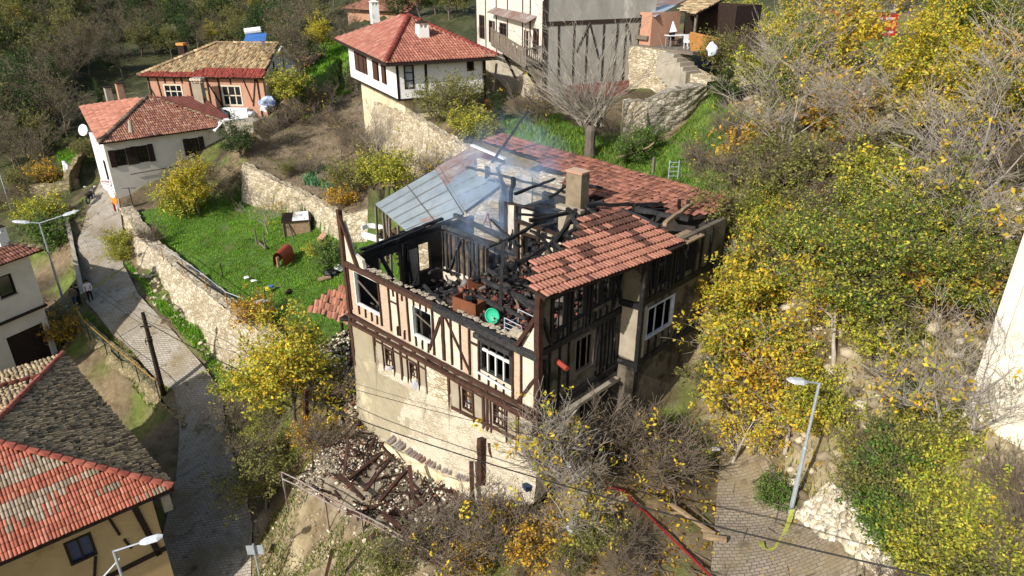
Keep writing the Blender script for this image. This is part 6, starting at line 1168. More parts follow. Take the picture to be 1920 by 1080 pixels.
q = MB(); q.beam(W(596, 524, 2.9), W(620, 518, 3.0), .5, .08); q.build('board', 'wood_raw', label='plain board lying at the right end of the lawn', category='board')
q = MB(); q.hexa([W(594, 452, 3.2), W(602, 457, 3.2), W(612, 448, 3.3), W(604, 443, 3.3), W(594, 448, 3.5), W(602, 452, 3.5), W(612, 440, 3.7), W(604, 435, 3.7)]); q.build('brick_block', 'brick_red', label='fallen brick block against the wall right of the coop', category='block')
def trash(px, py, z, m, r, sq, lab, cat='litter', name='litter'): q = MB(); q.blob(W(px, py, z), r, int(px), sq, .4); q.build(name, m, label=lab, category=cat)
trash(489, 566, 2.35, 'tarp_white', .35, (1.4, .7, .5), 'pale blue plastic container on the lawn near the thin posts', 'container', 'container'); trash(462, 520, 2.6, 'white', .2, (1, 1, .5), 'white plastic bag on the left half of the lawn', 'bag', 'plastic_bag'); trash(476, 526, 2.6, 'white', .16, (1.6, 1, .4), 'flattened white plastic bag right of another bag on the lawn', 'bag', 'plastic_bag')
trash(500, 541, 2.6, 'yellow_blob', .25, (1, 1, .4), 'yellow scrap of cloth on the lawn beside a blue one', 'scrap', 'cloth_scrap'); trash(508, 537, 2.6, 'blue', .22, (1, 1, .4), 'blue scrap of cloth on the lawn beside a yellow one', 'scrap', 'cloth_scrap'); trash(540, 547, 2.5, 'wood_dark', .35, (.5, 1.3, .4), 'dark burnt piece of wood on the lawn', 'wood', 'burnt_wood')
trash(628, 470, 3.3, 'white', .5, (1, .7, 1), 'white washing bowl leaning by the garden bush near the house', 'bowl', 'bowl'); trash(634, 505, 3.2, 'white', .45, (.8, .6, 1), 'white pot on the ground left of the burnt house corner', 'pot', 'pot'); trash(622, 512, 3.1, 'black_rubber', .5, (1.2, .8, .6), 'dark tyre heap beside the white pot', 'tyre', 'tyre')
trash(126, 318, 3.9, 'white', .9, (.5, .5, 1.1), 'white sack on top of the overgrown wall by the lane', 'sack', 'sack'); trash(452, 970, -4, 'white', .14, (1.4, 1, .3), 'small white paper on the shaded street at the bottom', 'paper', 'paper')
trash(890, 214, 12.6, 'metal_rust', .55, (1, .3, 1), 'rusty round drum lid leaning in the bushes right of the white house', 'drum', 'drum'); trash(915, 196, 12.9, 'red_roof_metal', .35, (1, .4, 1.2), 'red brown board leaning below the balcony house', 'board', 'board')
q = MB(); p = W(1078, 994, 3.75)
for dx, dy, lx, ly in ((-.22, 0, .03, .22), (.22, 0, .03, .22), (0, -.22, .22, .03), (0, .22, .22, .03)): lbox(q, Frame((p.x, p.y, 0), .4), dx-lx, dx+lx, dy-ly, dy+ly, p.z, p.z+.18)
q.build('open_box', 'white', label='small open white box on the ground below the bare tree', category='box')
trash(1342, 842, 4.9, 'tarp_white', .16, (1.3, .8, .4), 'white and blue plastic scrap among the yellow leaves right of the house', 'scrap', 'plastic_scrap'); trash(1062, 872, 4.3, 'tarp_white', .22, (1.2, .8, .8), 'pale crumpled bag under the bare tree at the house corner', 'bag', 'plastic_bag')
q = MB(); q.beam(W(983, 915, 4.2), W(1018, 900, 4.2), .3, .2, jit=.08); q.build('dark_cloth', 'jeans', label='dark blue cloth draped on top of the grey rock', category='cloth')
# ---- hose, fallen branches
hp = [(1196, 950, 4.3), (1212, 962, 4.2), (1235, 985, 4.15), (1262, 1012, 4.15), (1290, 1038, 4.15), (1318, 1066, 4.15), (1350, 1100, 4.15), (1400, 1180, 4.1)]; q = MB(); q.tube([W(*p) for p in hp], .042, 8); q.build('hose', 'hose_red', label='long red fire hose running over the ground to the bottom edge', category='hose')
q = MB(); q.tube([W(*p) for p in ((1195, 948, 4.6), (1170, 920, 4.5), (1150, 914, 4.5), (1135, 918, 4.4))], .05, 6); q.build('hose', 'hose_red', label='short end of red hose half hidden under the bare tree', category='hose')
q = MB(); q.tube([W(*p) for p in ((1156, 296, 12.1), (1190, 286, 12.2), (1216, 276, 12.5), (1226, 268, 12.7))], .06, 6); q.build('hose', 'wood_raw', label='pale brown hose lying on the grass behind the red roof', category='hose')
def blocks(name, m, lst, lab, cat, grp=None):
    for (a, b, w_, l) in lst: q = MB(); q.beam(W(*a), W(*b), w_, w_, jit=.06); q.build(name, m, label=l, category=cat, group=grp)
blocks('burnt_plank', 'char_beam_brown', [((902, 822, 5.1), (902, 908, 3.1), .26, 'thick upright burnt post leaning on the plaster base'), ((918, 830, 4.95), (932, 895, 3.5), .16, 'thin burnt post just right of the thick one'), ((884, 866, 4.0), (886, 934, 2.6), .2, 'burnt post left of the thick leaning post'), ((768, 872, 2.85), (774, 935, 1.75), .18, 'short upright burnt post in the middle of the rubble'),
  ((653, 818, 2.65), (645, 890, 1.45), .12, 'pale plank standing upright at the left end of the rubble'), ((636, 890, 1.75), (683, 936, 1.75), .15, 'rust brown beam lying at the left in the rubble'), ((654, 898, 1.65), (716, 850, 1.85), .14, 'long black beam at the left below the curved wall'), ((732, 860, 2.05), (685, 920, 1.75), .12, 'thin rusty beam slanting in the white rubble'), ((762, 882, 2.15), (712, 940, 1.75), .15, 'black beam leaning from the middle post'),
  ((682, 960, 1.75), (652, 962, 1.45), .15, 'black stub near the railing'), ((800, 935, 2.15), (757, 965, 1.95), .14, 'burnt beam beside the yellow twigs'), ((868, 935, 2.45), (798, 1004, 2.15), .14, 'rusty beam slanting at the right end of the rubble'), ((718, 962, 1.75), (783, 1018, 1.85), .17, 'orange brown beam along the terrace edge'), ((690, 1012, .9), (702, 1000, 1.45), .14, 'beam end sticking out under the railing'),
  ((610, 1085, .2), (623, 1032, 1.65), .13, 'black burnt pole standing at the bottom edge'), ((770, 1035, 1.85), (825, 1060, 1.85), .1, 'thin burnt plank next to the railing end'), ((715, 834, 2.65), (742, 864, 2.05), .1, 'burnt stick leaning on the curved wall'), ((586, 690, 3.45), (592, 770, 1.85), .12, 'dark wooden post behind the yellow tree'), ((574, 730, 3.65), (572, 812, .8), .2, 'dark post at the right foot of the yellow tree'), ((655, 590, 4.25), (658, 690, 2.25), .1, 'pale prop leaning at the left corner of the burnt house')], None, 'burnt timber', 'burnt timbers lying and standing in the rubble')
blocks('log', 'wood_raw', [((1258, 946, 4.3), (1340, 1003, 4.2), .12, 'cut pale branch lying by the paved path'), ((1318, 1004, 4.2), (1362, 1012, 4.2), .16, 'short thick log end on the paved path'), ((1316, 992, 4.2), (1340, 1008, 4.2), .1, 'short branch piece above the log end'), ((1255, 962, 4.2), (1290, 962, 4.2), .06, 'thin pale stick near the red hose'), ((1145, 1002, 3.9), (1180, 1052, 3.9), .1, 'forked cut branch left of the red hose'), ((1146, 1004, 3.9), (1162, 1075, 3.9), .08, 'straight cut branch left of the forked one')], None, 'branch', 'cut branches lying on the ground')
# ladder rack and post behind the house
b = W(1262, 335, 11.8); la = empty('ladder', b, .2, label='small white ladder standing at the fence behind the red roof', category='ladder')
for x in (-.25, .25): q = MB(); q.beam(b+V((x, 0, 0)), b+V((x, 0, 1.0)), .05); q.build('rail', 'galv', la)
for i in range(4): q = MB(); q.beam(b+V((-.25, 0, .15+i*.25)), b+V((.25, 0, .15+i*.25)), .03); q.build('rung', 'galv', la)
b = W(1224, 325, 11.8); q = MB(); q.beam(b, b+V((0, 0, .9)), .12); q.build('wooden_post', 'wood_grey', label='short grey fence post left of the white ladder', category='post')
# ---- fire engine
c = D(1640, 84, 52); ang = radians(-12); fz = c.z-.3; ft = empty('fire_engine', V((c.x, c.y, fz)), ang, label='red fire engine half hidden by the trees at the top right', category='fire engine'); f = Frame((c.x, c.y, 0), ang)
q = MB(); lbox(q, f, -.45, 1.25, .0, 2.4, fz+.5, fz+2.5); q.build('body', 'red_paint', ft)
q = MB(); lbox(q, f, -2.9, -.6, .1, 2.3, fz+.6, fz+.95); lbox(q, f, -2.9, -.6, .1, .3, fz+2.3, fz+2.45); q.build('frame_rail', 'red_paint', ft); q = MB(); lbox(q, f, -2.85, -.6, .35, 2.3, fz+.96, fz+2.6); q.build('equipment_bay', 'black', ft)
q = MB(); lbox(q, f, -4.4, -2.9, .1, 2.3, fz+.6, fz+2.7); q.build('cab', 'red_paint', ft); q = MB(); lbox(q, f, -4.2, -3.2, .06, .09, fz+1.7, fz+2.4); q.build('side_window', 'glass', ft)
q = MB(); lbox(q, f, -2.9, -.6, .02, .08, fz+.7, fz+.85); q.build('orange_stripe', 'orange', ft)
for x in (-3.6, -1.4, .6):
    q = MB(); q.tube([f(x, .05, fz+.5), f(x, .35, fz+.5)], .5, 16); w_ = q.build('wheel', 'black_rubber', ft); q = MB(); q.tube([f(x, .02, fz+.5), f(x, .045, fz+.5)], .25, 12); q.build2('rim', 'galv', w_)
q = MB(); lbox(q, f, -4.0, 1.2, .8, 1.0, fz+2.6, fz+2.7); lbox(q, f, -4.0, 1.2, 1.5, 1.7, fz+2.6, fz+2.7); q.build('roof_ladder', 'galv', ft)
for s_, z_, m_ in (('Su ve Itfa', 2.2, 'white'), ('Söndürme', 1.25, 'white')): text('lettering', s_ if z_ < 2 else 'Su  ette', .34, Matrix.Translation(f(.4, -.012, fz+z_)) @ Matrix.Rotation(ang, 4, 'Z') @ Matrix.Rotation(pi/2, 4, 'X'), m_, ft)
q = MB(); lbox(q, f, -.3, 1.15, -.02, -.004, fz+1.6, fz+1.85); q.build('emblem_band', 'orange', ft)
# ================================================================ vegetation
def grow(seed, H, trunk=.28, lv=4, spread=.7, nb=5, up=.15, wander=.18, multi=1, th=.3, L0=.38, lean=0., ratio=.68):
    R = random.Random(seed); segs = []; tips = []
    def br(p, d, L, r, l):
        n = 4 if l < 2 else 3; pts = [p]; rr = [r]
        for i in range(n):
            d = (d+V((R.uniform(-1, 1), R.uniform(-1, 1), R.uniform(-1, 1)+up))*wander).normalized(); q = p+d*L/n; r1 = r*(1-.5*(i+1)/n) if l else r*(1-.35*(i+1)/n)
            segs.append((*p, *q, r*(1-.0), r1)); 
            if l >= lv-2 and l > 0: tips.append((*q, l))
            p = q; r = r1; pts.append(p); rr.append(r)
        if l < lv:
            k = nb if l else nb+1
            for i in range(k):
                t = R.uniform(.35, 1.) if l else R.uniform(th, 1.); j = min(int(t*n), n-1); b = pts[j].lerp(pts[j+1], t*n-j); az = R.uniform(0, 2*pi)
                dd = (d*(1-spread*R.uniform(.6, 1.1))+V((cos(az), sin(az), R.uniform(-.15, .6)))*spread).normalized(); br(b, dd, L*ratio*R.uniform(.75, 1.15), rr[j]*.55, l+1)
            br(pts[-1], d, L*ratio, rr[-1]*.9, l+1)
    for m in range(multi):
        a = 2*pi*m/multi+R.random(); s_ = 0 if multi == 1 else .45; br(V((cos(a)*.12*s_, sin(a)*.12*s_, -.15)), V((cos(a)*s_+lean, sin(a)*s_, 1)).normalized(), H*L0, trunk/(multi**.5)/2, 0)
    return np.array(segs), np.array(tips)
def tubes(segs, sides=(6, 3)):
    out_v = []; out_f = []; k = 0
    for ns, msk in ((sides[0], segs[:, 6] > .035), (sides[1], segs[:, 6] <= .035)):
        S_ = segs[msk]
        if not len(S_): continue
        p, q, r0, r1 = S_[:, :3], S_[:, 3:6], np.maximum(S_[:, 6], .008), np.maximum(S_[:, 7], .006); d = q-p; d /= np.linalg.norm(d, axis=1)[:, None]+1e-9
        a = np.cross(d, np.where(np.abs(d[:, 2:3]) > .9, [[1., 0, 0]], [[0, 0, 1.]])); a /= np.linalg.norm(a, axis=1)[:, None]; b = np.cross(d, a); t = np.arange(ns)*2*pi/ns
        ring = a[:, None]*np.cos(t)[None, :, None]+b[:, None]*np.sin(t)[None, :, None]; v = np.concatenate([p[:, None]+ring*r0[:, None, None], q[:, None]+ring*r1[:, None, None]], 1); n = len(S_)
        f = np.array([(j, (j+1) % ns, ns+(j+1) % ns, ns+j) for j in range(ns)]); F = (np.arange(n)[:, None, None]*2*ns+f+k).reshape(-1, 4); out_v.append(v.reshape(-1, 3)); out_f.append(F); k += n*2*ns
    return np.concatenate(out_v), np.concatenate(out_f)
def leafmesh(c, size, pals, colvar=.25, asp=.55, flat=.3, seed=0, ctone=None):
    n = len(c); g = np.random.default_rng(seed); nrm = g.normal(size=(n, 3)); nrm[:, 2] = np.abs(nrm[:, 2])+flat; nrm /= np.linalg.norm(nrm, axis=1)[:, None]
    a = np.cross(nrm, g.normal(size=(n, 3))); a /= np.linalg.norm(a, axis=1)[:, None]; b = np.cross(nrm, a); s = size*g.uniform(.6, 1.35, (n, 1))
    v = np.stack([c-a*s*.5, c+b*s*asp*.5+nrm*s*.06, c+a*s*.55, c-b*s*asp*.5+nrm*s*.06], 1); F = np.arange(n*4).reshape(n, 4)
    col = pals[g.integers(0, len(pals), n)]*g.uniform(1-colvar, 1+colvar, (n, 1))
    if ctone is not None: col = col*ctone
    return v.reshape(-1, 3), F, np.repeat(col, 4, 0)
def mk_tree(name, seed, H, leaves=4000, lsize=.16, pals=None, barkm='bark', sig=.22, density=1., asp=.55, cat='tree', label='x', twigs=True, **g):
    segs, tips = grow(seed, H, **g); r = empty(name, (0, 0, 0), 0, label=label, category=cat)
    ht = segs[:, 5].max(); k = H/ht; segs[:, :8] *= k; tips = tips*k
    v, f = tubes(segs); npmesh('trunk', barkm, v, f, None, r)
    if leaves:
        gg = np.random.default_rng(seed); i = gg.integers(0, len(tips), leaves); tone = gg.uniform(.8, 1.2, (len(tips), 1)); keep = gg.random(len(tips)) < density; i = i[keep[i]]
        nc = max(8, len(i)//9); j = gg.integers(0, nc, len(i)); i = i[:nc][j]; cc_ = gg.normal(0, sig, (nc, 3))*np.array([1, 1, .8])
        c = tips[i, :3]+cc_[j]+gg.normal(0, .09, (len(i), 3))*(lsize/.13); lv, lf, lc = leafmesh(c, lsize, pals, asp=asp, seed=seed, ctone=tone[i]); npmesh('crown', 'leaf', lv, lf, lc, r)
    r['_proto'] = 1; return r
P_YEL = pal('c9ab2c', 'd4b632', 'b8a232', 'a9a83a', 'cca028', '98983a'); P_YG = pal('a3a53c', '8f9a36', 'b5ac40', '7d8a32', 'beae3c'); P_OLV = pal('7a7a3e', '686c38', '868244', '5c6434', '918748')
P_GRN = pal('4f6a28', '5f7a30', '425a25', '6c8436', '55722e'); P_DULL = pal('6a6446', '7a7050', '5a5640', '827854', '646040'); P_ORG = pal('c2942a', 'b5862a', 'cca434', 'a67a2c', '9a9438'); P_DG = pal('384d24', '304220', '44582a', '506430'); P_BR = pal('7a5a34', '6a4a2c', '8c6a3c', '5c4630')
PR_ = {}
def proto(k, *a, **kw): PR_.setdefault(k, []).append(mk_tree(*a, **kw))
for s_ in (1, 2, 3):
    proto('walnut', 'walnut_tree', s_*11, 7.5, 3800, .215, P_YEL, 'bark_pale', .36, .7, lv=3, nb=5, spread=.75, trunk=.26)
    proto('yellow', 'yellow_tree', s_*13, 6., 9000, .15, np.concatenate([P_YG, P_YEL]), 'bark', .26, .9, lv=3, nb=5, spread=.65, trunk=.2)
    proto('olive', 'leafy_tree', s_*17, 6.5, 6500, .15, P_OLV, 'bark', .3, .9, lv=3, nb=6, spread=.7, trunk=.24)
    proto('dull', 'bare_tree', s_*19, 7., 2600, .11, P_DULL, 'twig', .3, .8, lv=4, nb=4, spread=.6, trunk=.22)
    proto('bare', 'bare_tree', s_*23, 7., 0, .1, None, 'bark_pale', lv=4, nb=4, spread=.6, trunk=.22, ratio=.7)
for s_ in (1, 2):
    proto('ygreen', 'yellow_green_tree', s_*59, 6., 9500, .125, np.concatenate([P_YG, P_GRN, P_OLV]), 'bark', .28, .9, lv=3, nb=5, spread=.7, trunk=.2)
    proto('dark', 'dark_green_tree', s_*29, 6., 7000, .17, P_DG, 'bark', .32, .95, lv=3, nb=6, spread=.7, trunk=.26)
    proto('shrub', 'shrub', s_*31, 2.4, 5400, .1, P_OLV, 'twig', .2, .95, lv=2, nb=6, multi=5, spread=.7, trunk=.12, cat='shrub')
    proto('yshrub', 'shrub', s_*37, 2.4, 5400, .115, P_YG, 'twig', .22, .9, lv=2, nb=6, multi=5, spread=.7, trunk=.12, cat='shrub')
    proto('gshrub', 'shrub', s_*41, 2.2, 4500, .12, P_GRN, 'twig', .2, .95, lv=2, nb=6, multi=5, spread=.75, trunk=.1, cat='shrub')
    proto('brush', 'bare_shrub', s_*43, 2.4, 260, .1, P_YEL, 'twig', .25, .5, lv=3, nb=4, multi=6, spread=.6, trunk=.055, cat='shrub', wander=.3)
    proto('oshrub', 'shrub', s_*47, 2.4, 2600, .15, P_ORG, 'twig', .25, .8, lv=2, nb=6, multi=5, spread=.75, trunk=.1, cat='shrub')
    proto('bareyel', 'sparse_tree', s_*53, 6., 900, .17, P_YEL, 'bark_pale', .3, .5, lv=4, nb=4, spread=.6, trunk=.15)
used = set(); R9 = random.Random(99); CNT = {}
def plant(kind, pos, sc, lab, cat=None, group=None, name=None, rz=None, sz=None):
    L_ = PR_[kind]; i = CNT.get(kind, 0); CNT[kind] = i+1; p = L_[i % len(L_)]
    if (kind, i % len(L_)) in used: o = copy_tree(p)
    else: o = p; used.add((kind, i % len(L_)))
    o.location = pos; s_ = sc*R9.uniform(.92, 1.08); o.scale = (s_, s_, (sz or 1)*s_*R9.uniform(.92, 1.08)); o.rotation_euler = (R9.uniform(-.06, .06), R9.uniform(-.06, .06), R9.uniform(0, 6.28) if rz is None else rz)
    o['label'] = lab
    if cat: o['category'] = cat
    if group: o['group'] = group
    if name:
        o.name = name
    return o
def at(px, py): return G(px, py)
# pixel base (where the foot stands), kind, scale, label
for k, px, py, sc, lab in [
    ('yellow', 555, 820, 1.3, 'large yellow-green willow leaved tree in front of the left end of the burnt house'),
    ('yshrub', 470, 760, 1.4, 'yellow bush at the foot of the street wall left of the large yellow tree'),
    ('oshrub', 480, 610, 1.0, 'orange yellow bush at the lawn corner above the large yellow tree'),
    ('dull', 470, 900, .8, 'dull olive tree on the bank beside the shaded street bend'), ('olive', 500, 960, .75, 'olive green tree above the shaded street left of the rubble'), ('dull', 440, 840, .6, 'small greyish tree beside the street below the yellow tree'),
    ('brush', 640, 770, 1.1, 'bare brown brush at the left foot of the burnt house'), ('brush', 600, 860, 1.0, 'bare brush left of the rubble terrace'), ('oshrub', 590, 840, .7, 'orange leaved low shrub between tree foot and rubble'),
    ('yellow', 375, 405, 1.05, 'round yellow tree in front of the pale house with shutters'), ('yshrub', 350, 400, 1.5, 'yellow bush at the left foot of the round yellow tree'), ('dark', 455, 300, .75, 'dark green tree between the garden and the brick house terrace'), ('dull', 440, 385, .75, 'greyish half bare tree right of the round yellow tree'),
    ('bareyel', 503, 440, .75, 'small sparse tree standing on the lawn left of the coop'), ('gshrub', 620, 505, 1.1, 'light green bush on the lawn beside the burnt house corner'), ('yshrub', 600, 490, .8, 'small yellow green bush right of the coop'),
    ('bare', 710, 315, .75, 'dark gnarled bare tree at the garden wall below the white house'), ('bareyel', 790, 350, .6, 'half bare leaning tree above the metal roof'), ('yshrub', 740, 352, 1.3, 'yellow green bush at the upper left of the metal roof'), ('yshrub', 700, 350, 1.0, 'yellow bush left of the one above the metal roof'), ('brush', 800, 345, 1.0, 'dark brush beside the metal roof edge'), ('shrub', 660, 370, 1.2, 'grassy olive shrub on the edge of the garden wall'), ('oshrub', 640, 390, .9, 'rusty leaved low shrub on the garden wall top'), ('shrub', 700, 375, 1.1, 'olive shrub next to the metal roof corner'),
    ('dull', 640, 300, .55, 'small brown twiggy tree in the ploughed garden'), ('brush', 560, 240, 1.6, 'brown brush at the upper end of the garden'), ('brush', 600, 215, 1.4, 'brown brush under the white house left base'), ('yshrub', 545, 215, 1.6, 'yellow green bush right of the brick house terrace'), ('gshrub', 510, 160, 1.2, 'green bush below the mossy roof gable'),
    ('shrub', 855, 235, 1.4, 'olive shrub under the right side of the white house'), ('yshrub', 880, 262, 1.1, 'yellow bush at the top of the wall left of the red roof'), ('shrub', 830, 222, 1.3, 'olive shrub at the right corner below the white house'), ('dark', 925, 225, .35, 'dark green bush behind the rusty drum lid'), ('bareyel', 870, 205, .55, 'thin autumn tree against the right wall of the white house'), ('yshrub', 910, 262, .8, 'yellow bush beside the end of the red roof'),
    ('brush', 1020, 235, 1.6, 'bare shrub left of the pollarded tree'), ('brush', 985, 232, .9, 'bare shrub below the plank balcony'), ('gshrub', 1180, 305, .9, 'green bush on the grass just behind the red roof'), ('gshrub', 1210, 285, .8, 'green bush right of the hose on the grass'), ('brush', 1310, 325, 1.1, 'dense bare thicket right of the white ladder'), ('brush', 1360, 365, 1.2, 'bare thicket behind the right end of the red roof'), ('brush', 1375, 275, 1.2, 'brown bare thicket right of the grass slope'), ('shrub', 1370, 150, 1.6, 'olive shrub right of the shack steps'), ('dark', 1360, 200, .45, 'dark green shrub above the grass slope'),
    ('bare', 1460, 350, 1.25, 'tall pale bare tree rising right of the grass slope'), ('bare', 1440, 250, 1.1, 'pale twin stemmed bare tree behind the tall one'), ('bare', 1825, 430, 1.25, 'large spreading bare tree at the upper right with pale trunk'), ('bare', 1600, 330, .9, 'slender bare tree in front of the yellow thicket at the upper right'), ('bare', 1510, 200, .8, 'bare tree left of the fire engine'),
    ('bareyel', 1100, 960, 1.0, 'bare multi stemmed tree in front of the right corner of the burnt house'), ('brush', 1080, 900, 1.7, 'tangled bare shrub at the right corner of the burnt house'), ('bareyel', 1060, 1000, .7, 'sparse yellow leafed tree in front of the grey rock'), ('brush', 1180, 880, 1.5, 'bare brush on the litter right of the burnt house corner'), ('brush', 1230, 900, 1.3, 'bare brush beside the cut branches'), ('brush', 870, 1030, 1.4, 'purple brown brush over the right end of the rubble'), ('oshrub', 930, 1010, .7, 'orange leaved shrub at the right end of the rubble'), ('brush', 800, 1070, 1.3, 'bare brush at the bottom edge below the rubble'), ('brush', 950, 1060, 1.4, 'bare brush at the bottom centre'), ('oshrub', 1010, 1050, .8, 'orange yellow shrub at the bottom centre'), ('shrub', 740, 1080, .8, 'olive shrub at the bottom edge below the railing'), ('oshrub', 880, 1075, .6, 'yellow shrub at the bottom edge right of the railing end'),
    ('walnut', 1400, 800, .8, 'broad yellow leaved tree left of the lower right street lamp'), ('walnut', 1330, 720, .75, 'yellow leaved tree whose branches cover the right corner of the burnt house'), ('walnut', 1470, 860, .7, 'golden leaved tree directly behind the lower right street lamp'), ('yellow', 1400, 640, .9, 'yellow tree behind the right side of the burnt house'), ('walnut', 1372, 872, .5, 'low yellow leaved tree overhanging the paved path'), ('ygreen', 1480, 560, .7, 'bright yellow green tree on the slope right of the house roof corner'), ('ygreen', 1420, 480, .6, 'yellow green tree close to the right end of the red roof'), ('ygreen', 1640, 620, .9, 'full yellow green tree in the middle of the right slope'), ('ygreen', 1720, 520, .8, 'yellow green tree above the middle of the right slope'), ('ygreen', 1790, 600, .65, 'yellow green tree just left of the white wall'), ('walnut', 1560, 700, .6, 'golden leaved tree above the street lamp head'), ('bareyel', 1645, 120, .9, 'sparse tree in front of the fire engine'), ('brush', 500, 270, 1.4, 'brown brush at the left edge of the ploughed garden'), ('brush', 580, 330, 1.0, 'brown brush on the front edge of the ploughed garden'), ('brush', 690, 300, 1.5, 'brown brush at the right edge of the ploughed garden'), ('shrub', 540, 330, .7, 'grassy shrub on the left front edge of the garden'), ('brush', 625, 250, 1.3, 'brown brush in the upper middle of the garden'),
    ('gshrub', 1450, 950, .6, 'green bush at the foot of the lower right street lamp'), ('bareyel', 1750, 880, .85, 'grey bare tree with few yellow leaves in front of the white wall'), ('bare', 1820, 840, .7, 'bare tree spreading before the white wall at the right edge'),
    ('shrub', 100, 650, 1.5, 'dry brown bush covering the corner of the white house at the left'), ('oshrub', 130, 640, .9, 'yellow leaved bush at the fence end beside the street lamp'), ('gshrub', 95, 660, .8, 'green bush on the rocky bank left of the street'), ('yshrub', 225, 470, .9, 'bush hanging over the street wall above the tape'), ('yshrub', 228, 490, .7, 'small bush on the street wall just above the tape'), ('brush', 290, 470, .9, 'bare shrub on top of the lawn wall left end'), ('yshrub', 90, 430, 1.5, 'yellow bush behind the lamp head at the left'), ('gshrub', 95, 470, 1.6, 'dark green bush in the shade left of the kerb wall'), ('shrub', 160, 300, 1.0, 'ivy like bush on the tall wall by the lane'),
    ('dull', 90, 330, .9, 'brown bare tree on the small meadow left of the lane'), ('oshrub', 90, 345, 1.1, 'orange bush behind the low mossy wall'), ('dull', 30, 320, 1.0, 'brown bare tree at the left edge above the street lamp'), ('yellow', 610, 110, 1.0, 'tall yellow autumn tree left of the white house roof'), ('dull', 660, 130, .9, 'half bare tree behind the left eave of the white house'), ('dull', 575, 95, .9, 'grey tree above the low red outbuilding'), ('yellow', 500, 90, .7, 'yellow green tree beside the solar water heater'), ('dark', 192, 215, .5, 'narrow dark cypress behind the pale house roof')]:
    o = plant(k, at(px, py), sc, lab)
    if 'cypress' in lab: o.scale = (.22, .22, .75); o.name = 'cypress'
# pollarded tree: thick stub trunk with a fan of long shoots
def pollard():
    b = W(1106, 283, 11.9); r = empty('pollarded_tree', b, 0, label='pollarded tree with thick short trunk and a fan of long bare shoots', category='tree'); Rn = random.Random(5); q = MB()
    q.tube([b-V((0, 0, .3)), b+V((0, 0, .7)), b+V((0, 0, 1.3)), b+V((.0, 0, 1.6))], [.36, .3, .38, .3], 12); q.tube([b+V((0, 0, 1.1)), b+V((.6, .1, 2.0))], [.24, .18], 8); q.tube([b+V((0, 0, 1.1)), b+V((-.6, 0, 2.1))], [.24, .18], 8); q.build('trunk', 'bark', r)
    sg = []
    for i in range(105):
        p = b+V((Rn.uniform(-.7, .8), Rn.uniform(-.3, .3), Rn.uniform(1.5, 2.2))); d = V((Rn.uniform(-1.3, .7), Rn.uniform(-.7, .7), Rn.uniform(.4, 1.1))).normalized(); L_ = Rn.uniform(2.5, 7.0); r0 = Rn.uniform(.015, .045)
        for k in range(5):
            d = (d+V((Rn.uniform(-.2, .2), Rn.uniform(-.2, .2), Rn.uniform(-.05, .16)))).normalized(); n_ = p+d*L_/5; sg.append((*p, *n_, r0*(1-k*.17), r0*(1-(k+1)*.17)))
            for _ in range(2): dd = (d+V((Rn.uniform(-.9, .9), Rn.uniform(-.9, .9), Rn.uniform(-.4, .4)))).normalized(); e_ = n_+dd*L_*.16; sg.append((*n_, *e_, .012, .007))
            p = n_
    v, f = tubes(np.array(sg)); npmesh('shoots', 'bark_pale', v, f, None, r)
pollard()
# ---- fill: woods on the far side at upper left, thicket on the right hillside
def fillin(n, box, kinds, smin, smax, grp, lab, seed, avoid=(), excl=None, mind=18):
    Rr = random.Random(seed); done = []; tries = 0
    while len(done) < n and tries < n*14:
        tries += 1; px, py = Rr.uniform(box[0], box[2]), Rr.uniform(box[1], box[3])
        if excl and excl(px, py): continue
        if any(abs(px-a) < mind and abs(py-b) < mind*.6 for a, b in done): continue
        done.append((px, py)); k = Rr.choice(kinds); plant(k, at(px, py), Rr.uniform(smin, smax), lab[k] if isinstance(lab, dict) else lab, group=grp)
    return done
def ex_wood(px, py): return (py > 175 and px > 235) or (px > 140 and py > 235) or (px > 150 and 150 < py and px < 560) or (px > 240 and py > 110 and px < 560) or (px > 600 and py > 40) or (100 < px < 175 and 270 < py)
fillin(125, (-20, 8, 640, 300), ['olive', 'dull', 'dull', 'dark', 'dull', 'olive', 'dark'], .9, 1.5, 'trees in the shaded wood at the upper left', {'olive': 'olive green tree in the shaded wood at the upper left', 'dull': 'grey brown tree in the shaded wood at the upper left', 'dark': 'dark green tree in the shaded wood at the upper left'}, 3, excl=ex_wood, mind=23)
fillin(45, (-460, 5, -25, 300), ['olive', 'dull', 'dark', 'dull'], 1.0, 1.6, 'trees on the far slope beyond the left edge', {'olive': 'olive green tree on the far left slope', 'dull': 'grey brown tree on the far left slope', 'dark': 'dark green tree on the far left slope'}, 21, mind=34)
fillin(9, (0, 20, 640, 110), ['yellow'], .8, 1.3, 'yellow trees in the wood at the upper left', 'yellow autumn tree in the shaded wood at the upper left', 4, excl=ex_wood, mind=50)
fillin(16, (680, -6, 900, 40), ['olive', 'dull', 'dark'], .7, 1.1, 'trees behind the white house roof', 'olive tree behind the roof ridge of the white house', 5, mind=20)
fillin(10, (-10, 300, 60, 420), ['shrub', 'brush', 'dull'], .6, 1.3, 'brush at the left edge above the red metal roof', 'brown brush at the left edge above the red metal roof', 6, mind=14)
def ex_right(px, py): return (px < 1480 and py > 820) or (px < 1560 and py > 860 and px < 1450+(py-860)*1.0) or (px > 1800 and py > 600) or (1560 < px < 1720 and 50 < py < 290) or (px > 1830 and 400 < py < 500) or (px > 1690 and 640 < py) or (1480 < px < 1620 and 640 < py < 760)
fillin(18, (1480, 5, 1930, 330), ['walnut', 'yellow', 'ygreen'], .75, 1.15, 'autumn leaved trees on the upper right hillside', 'yellow to golden leaved tree on the upper right hillside', 7, excl=ex_right, mind=44)
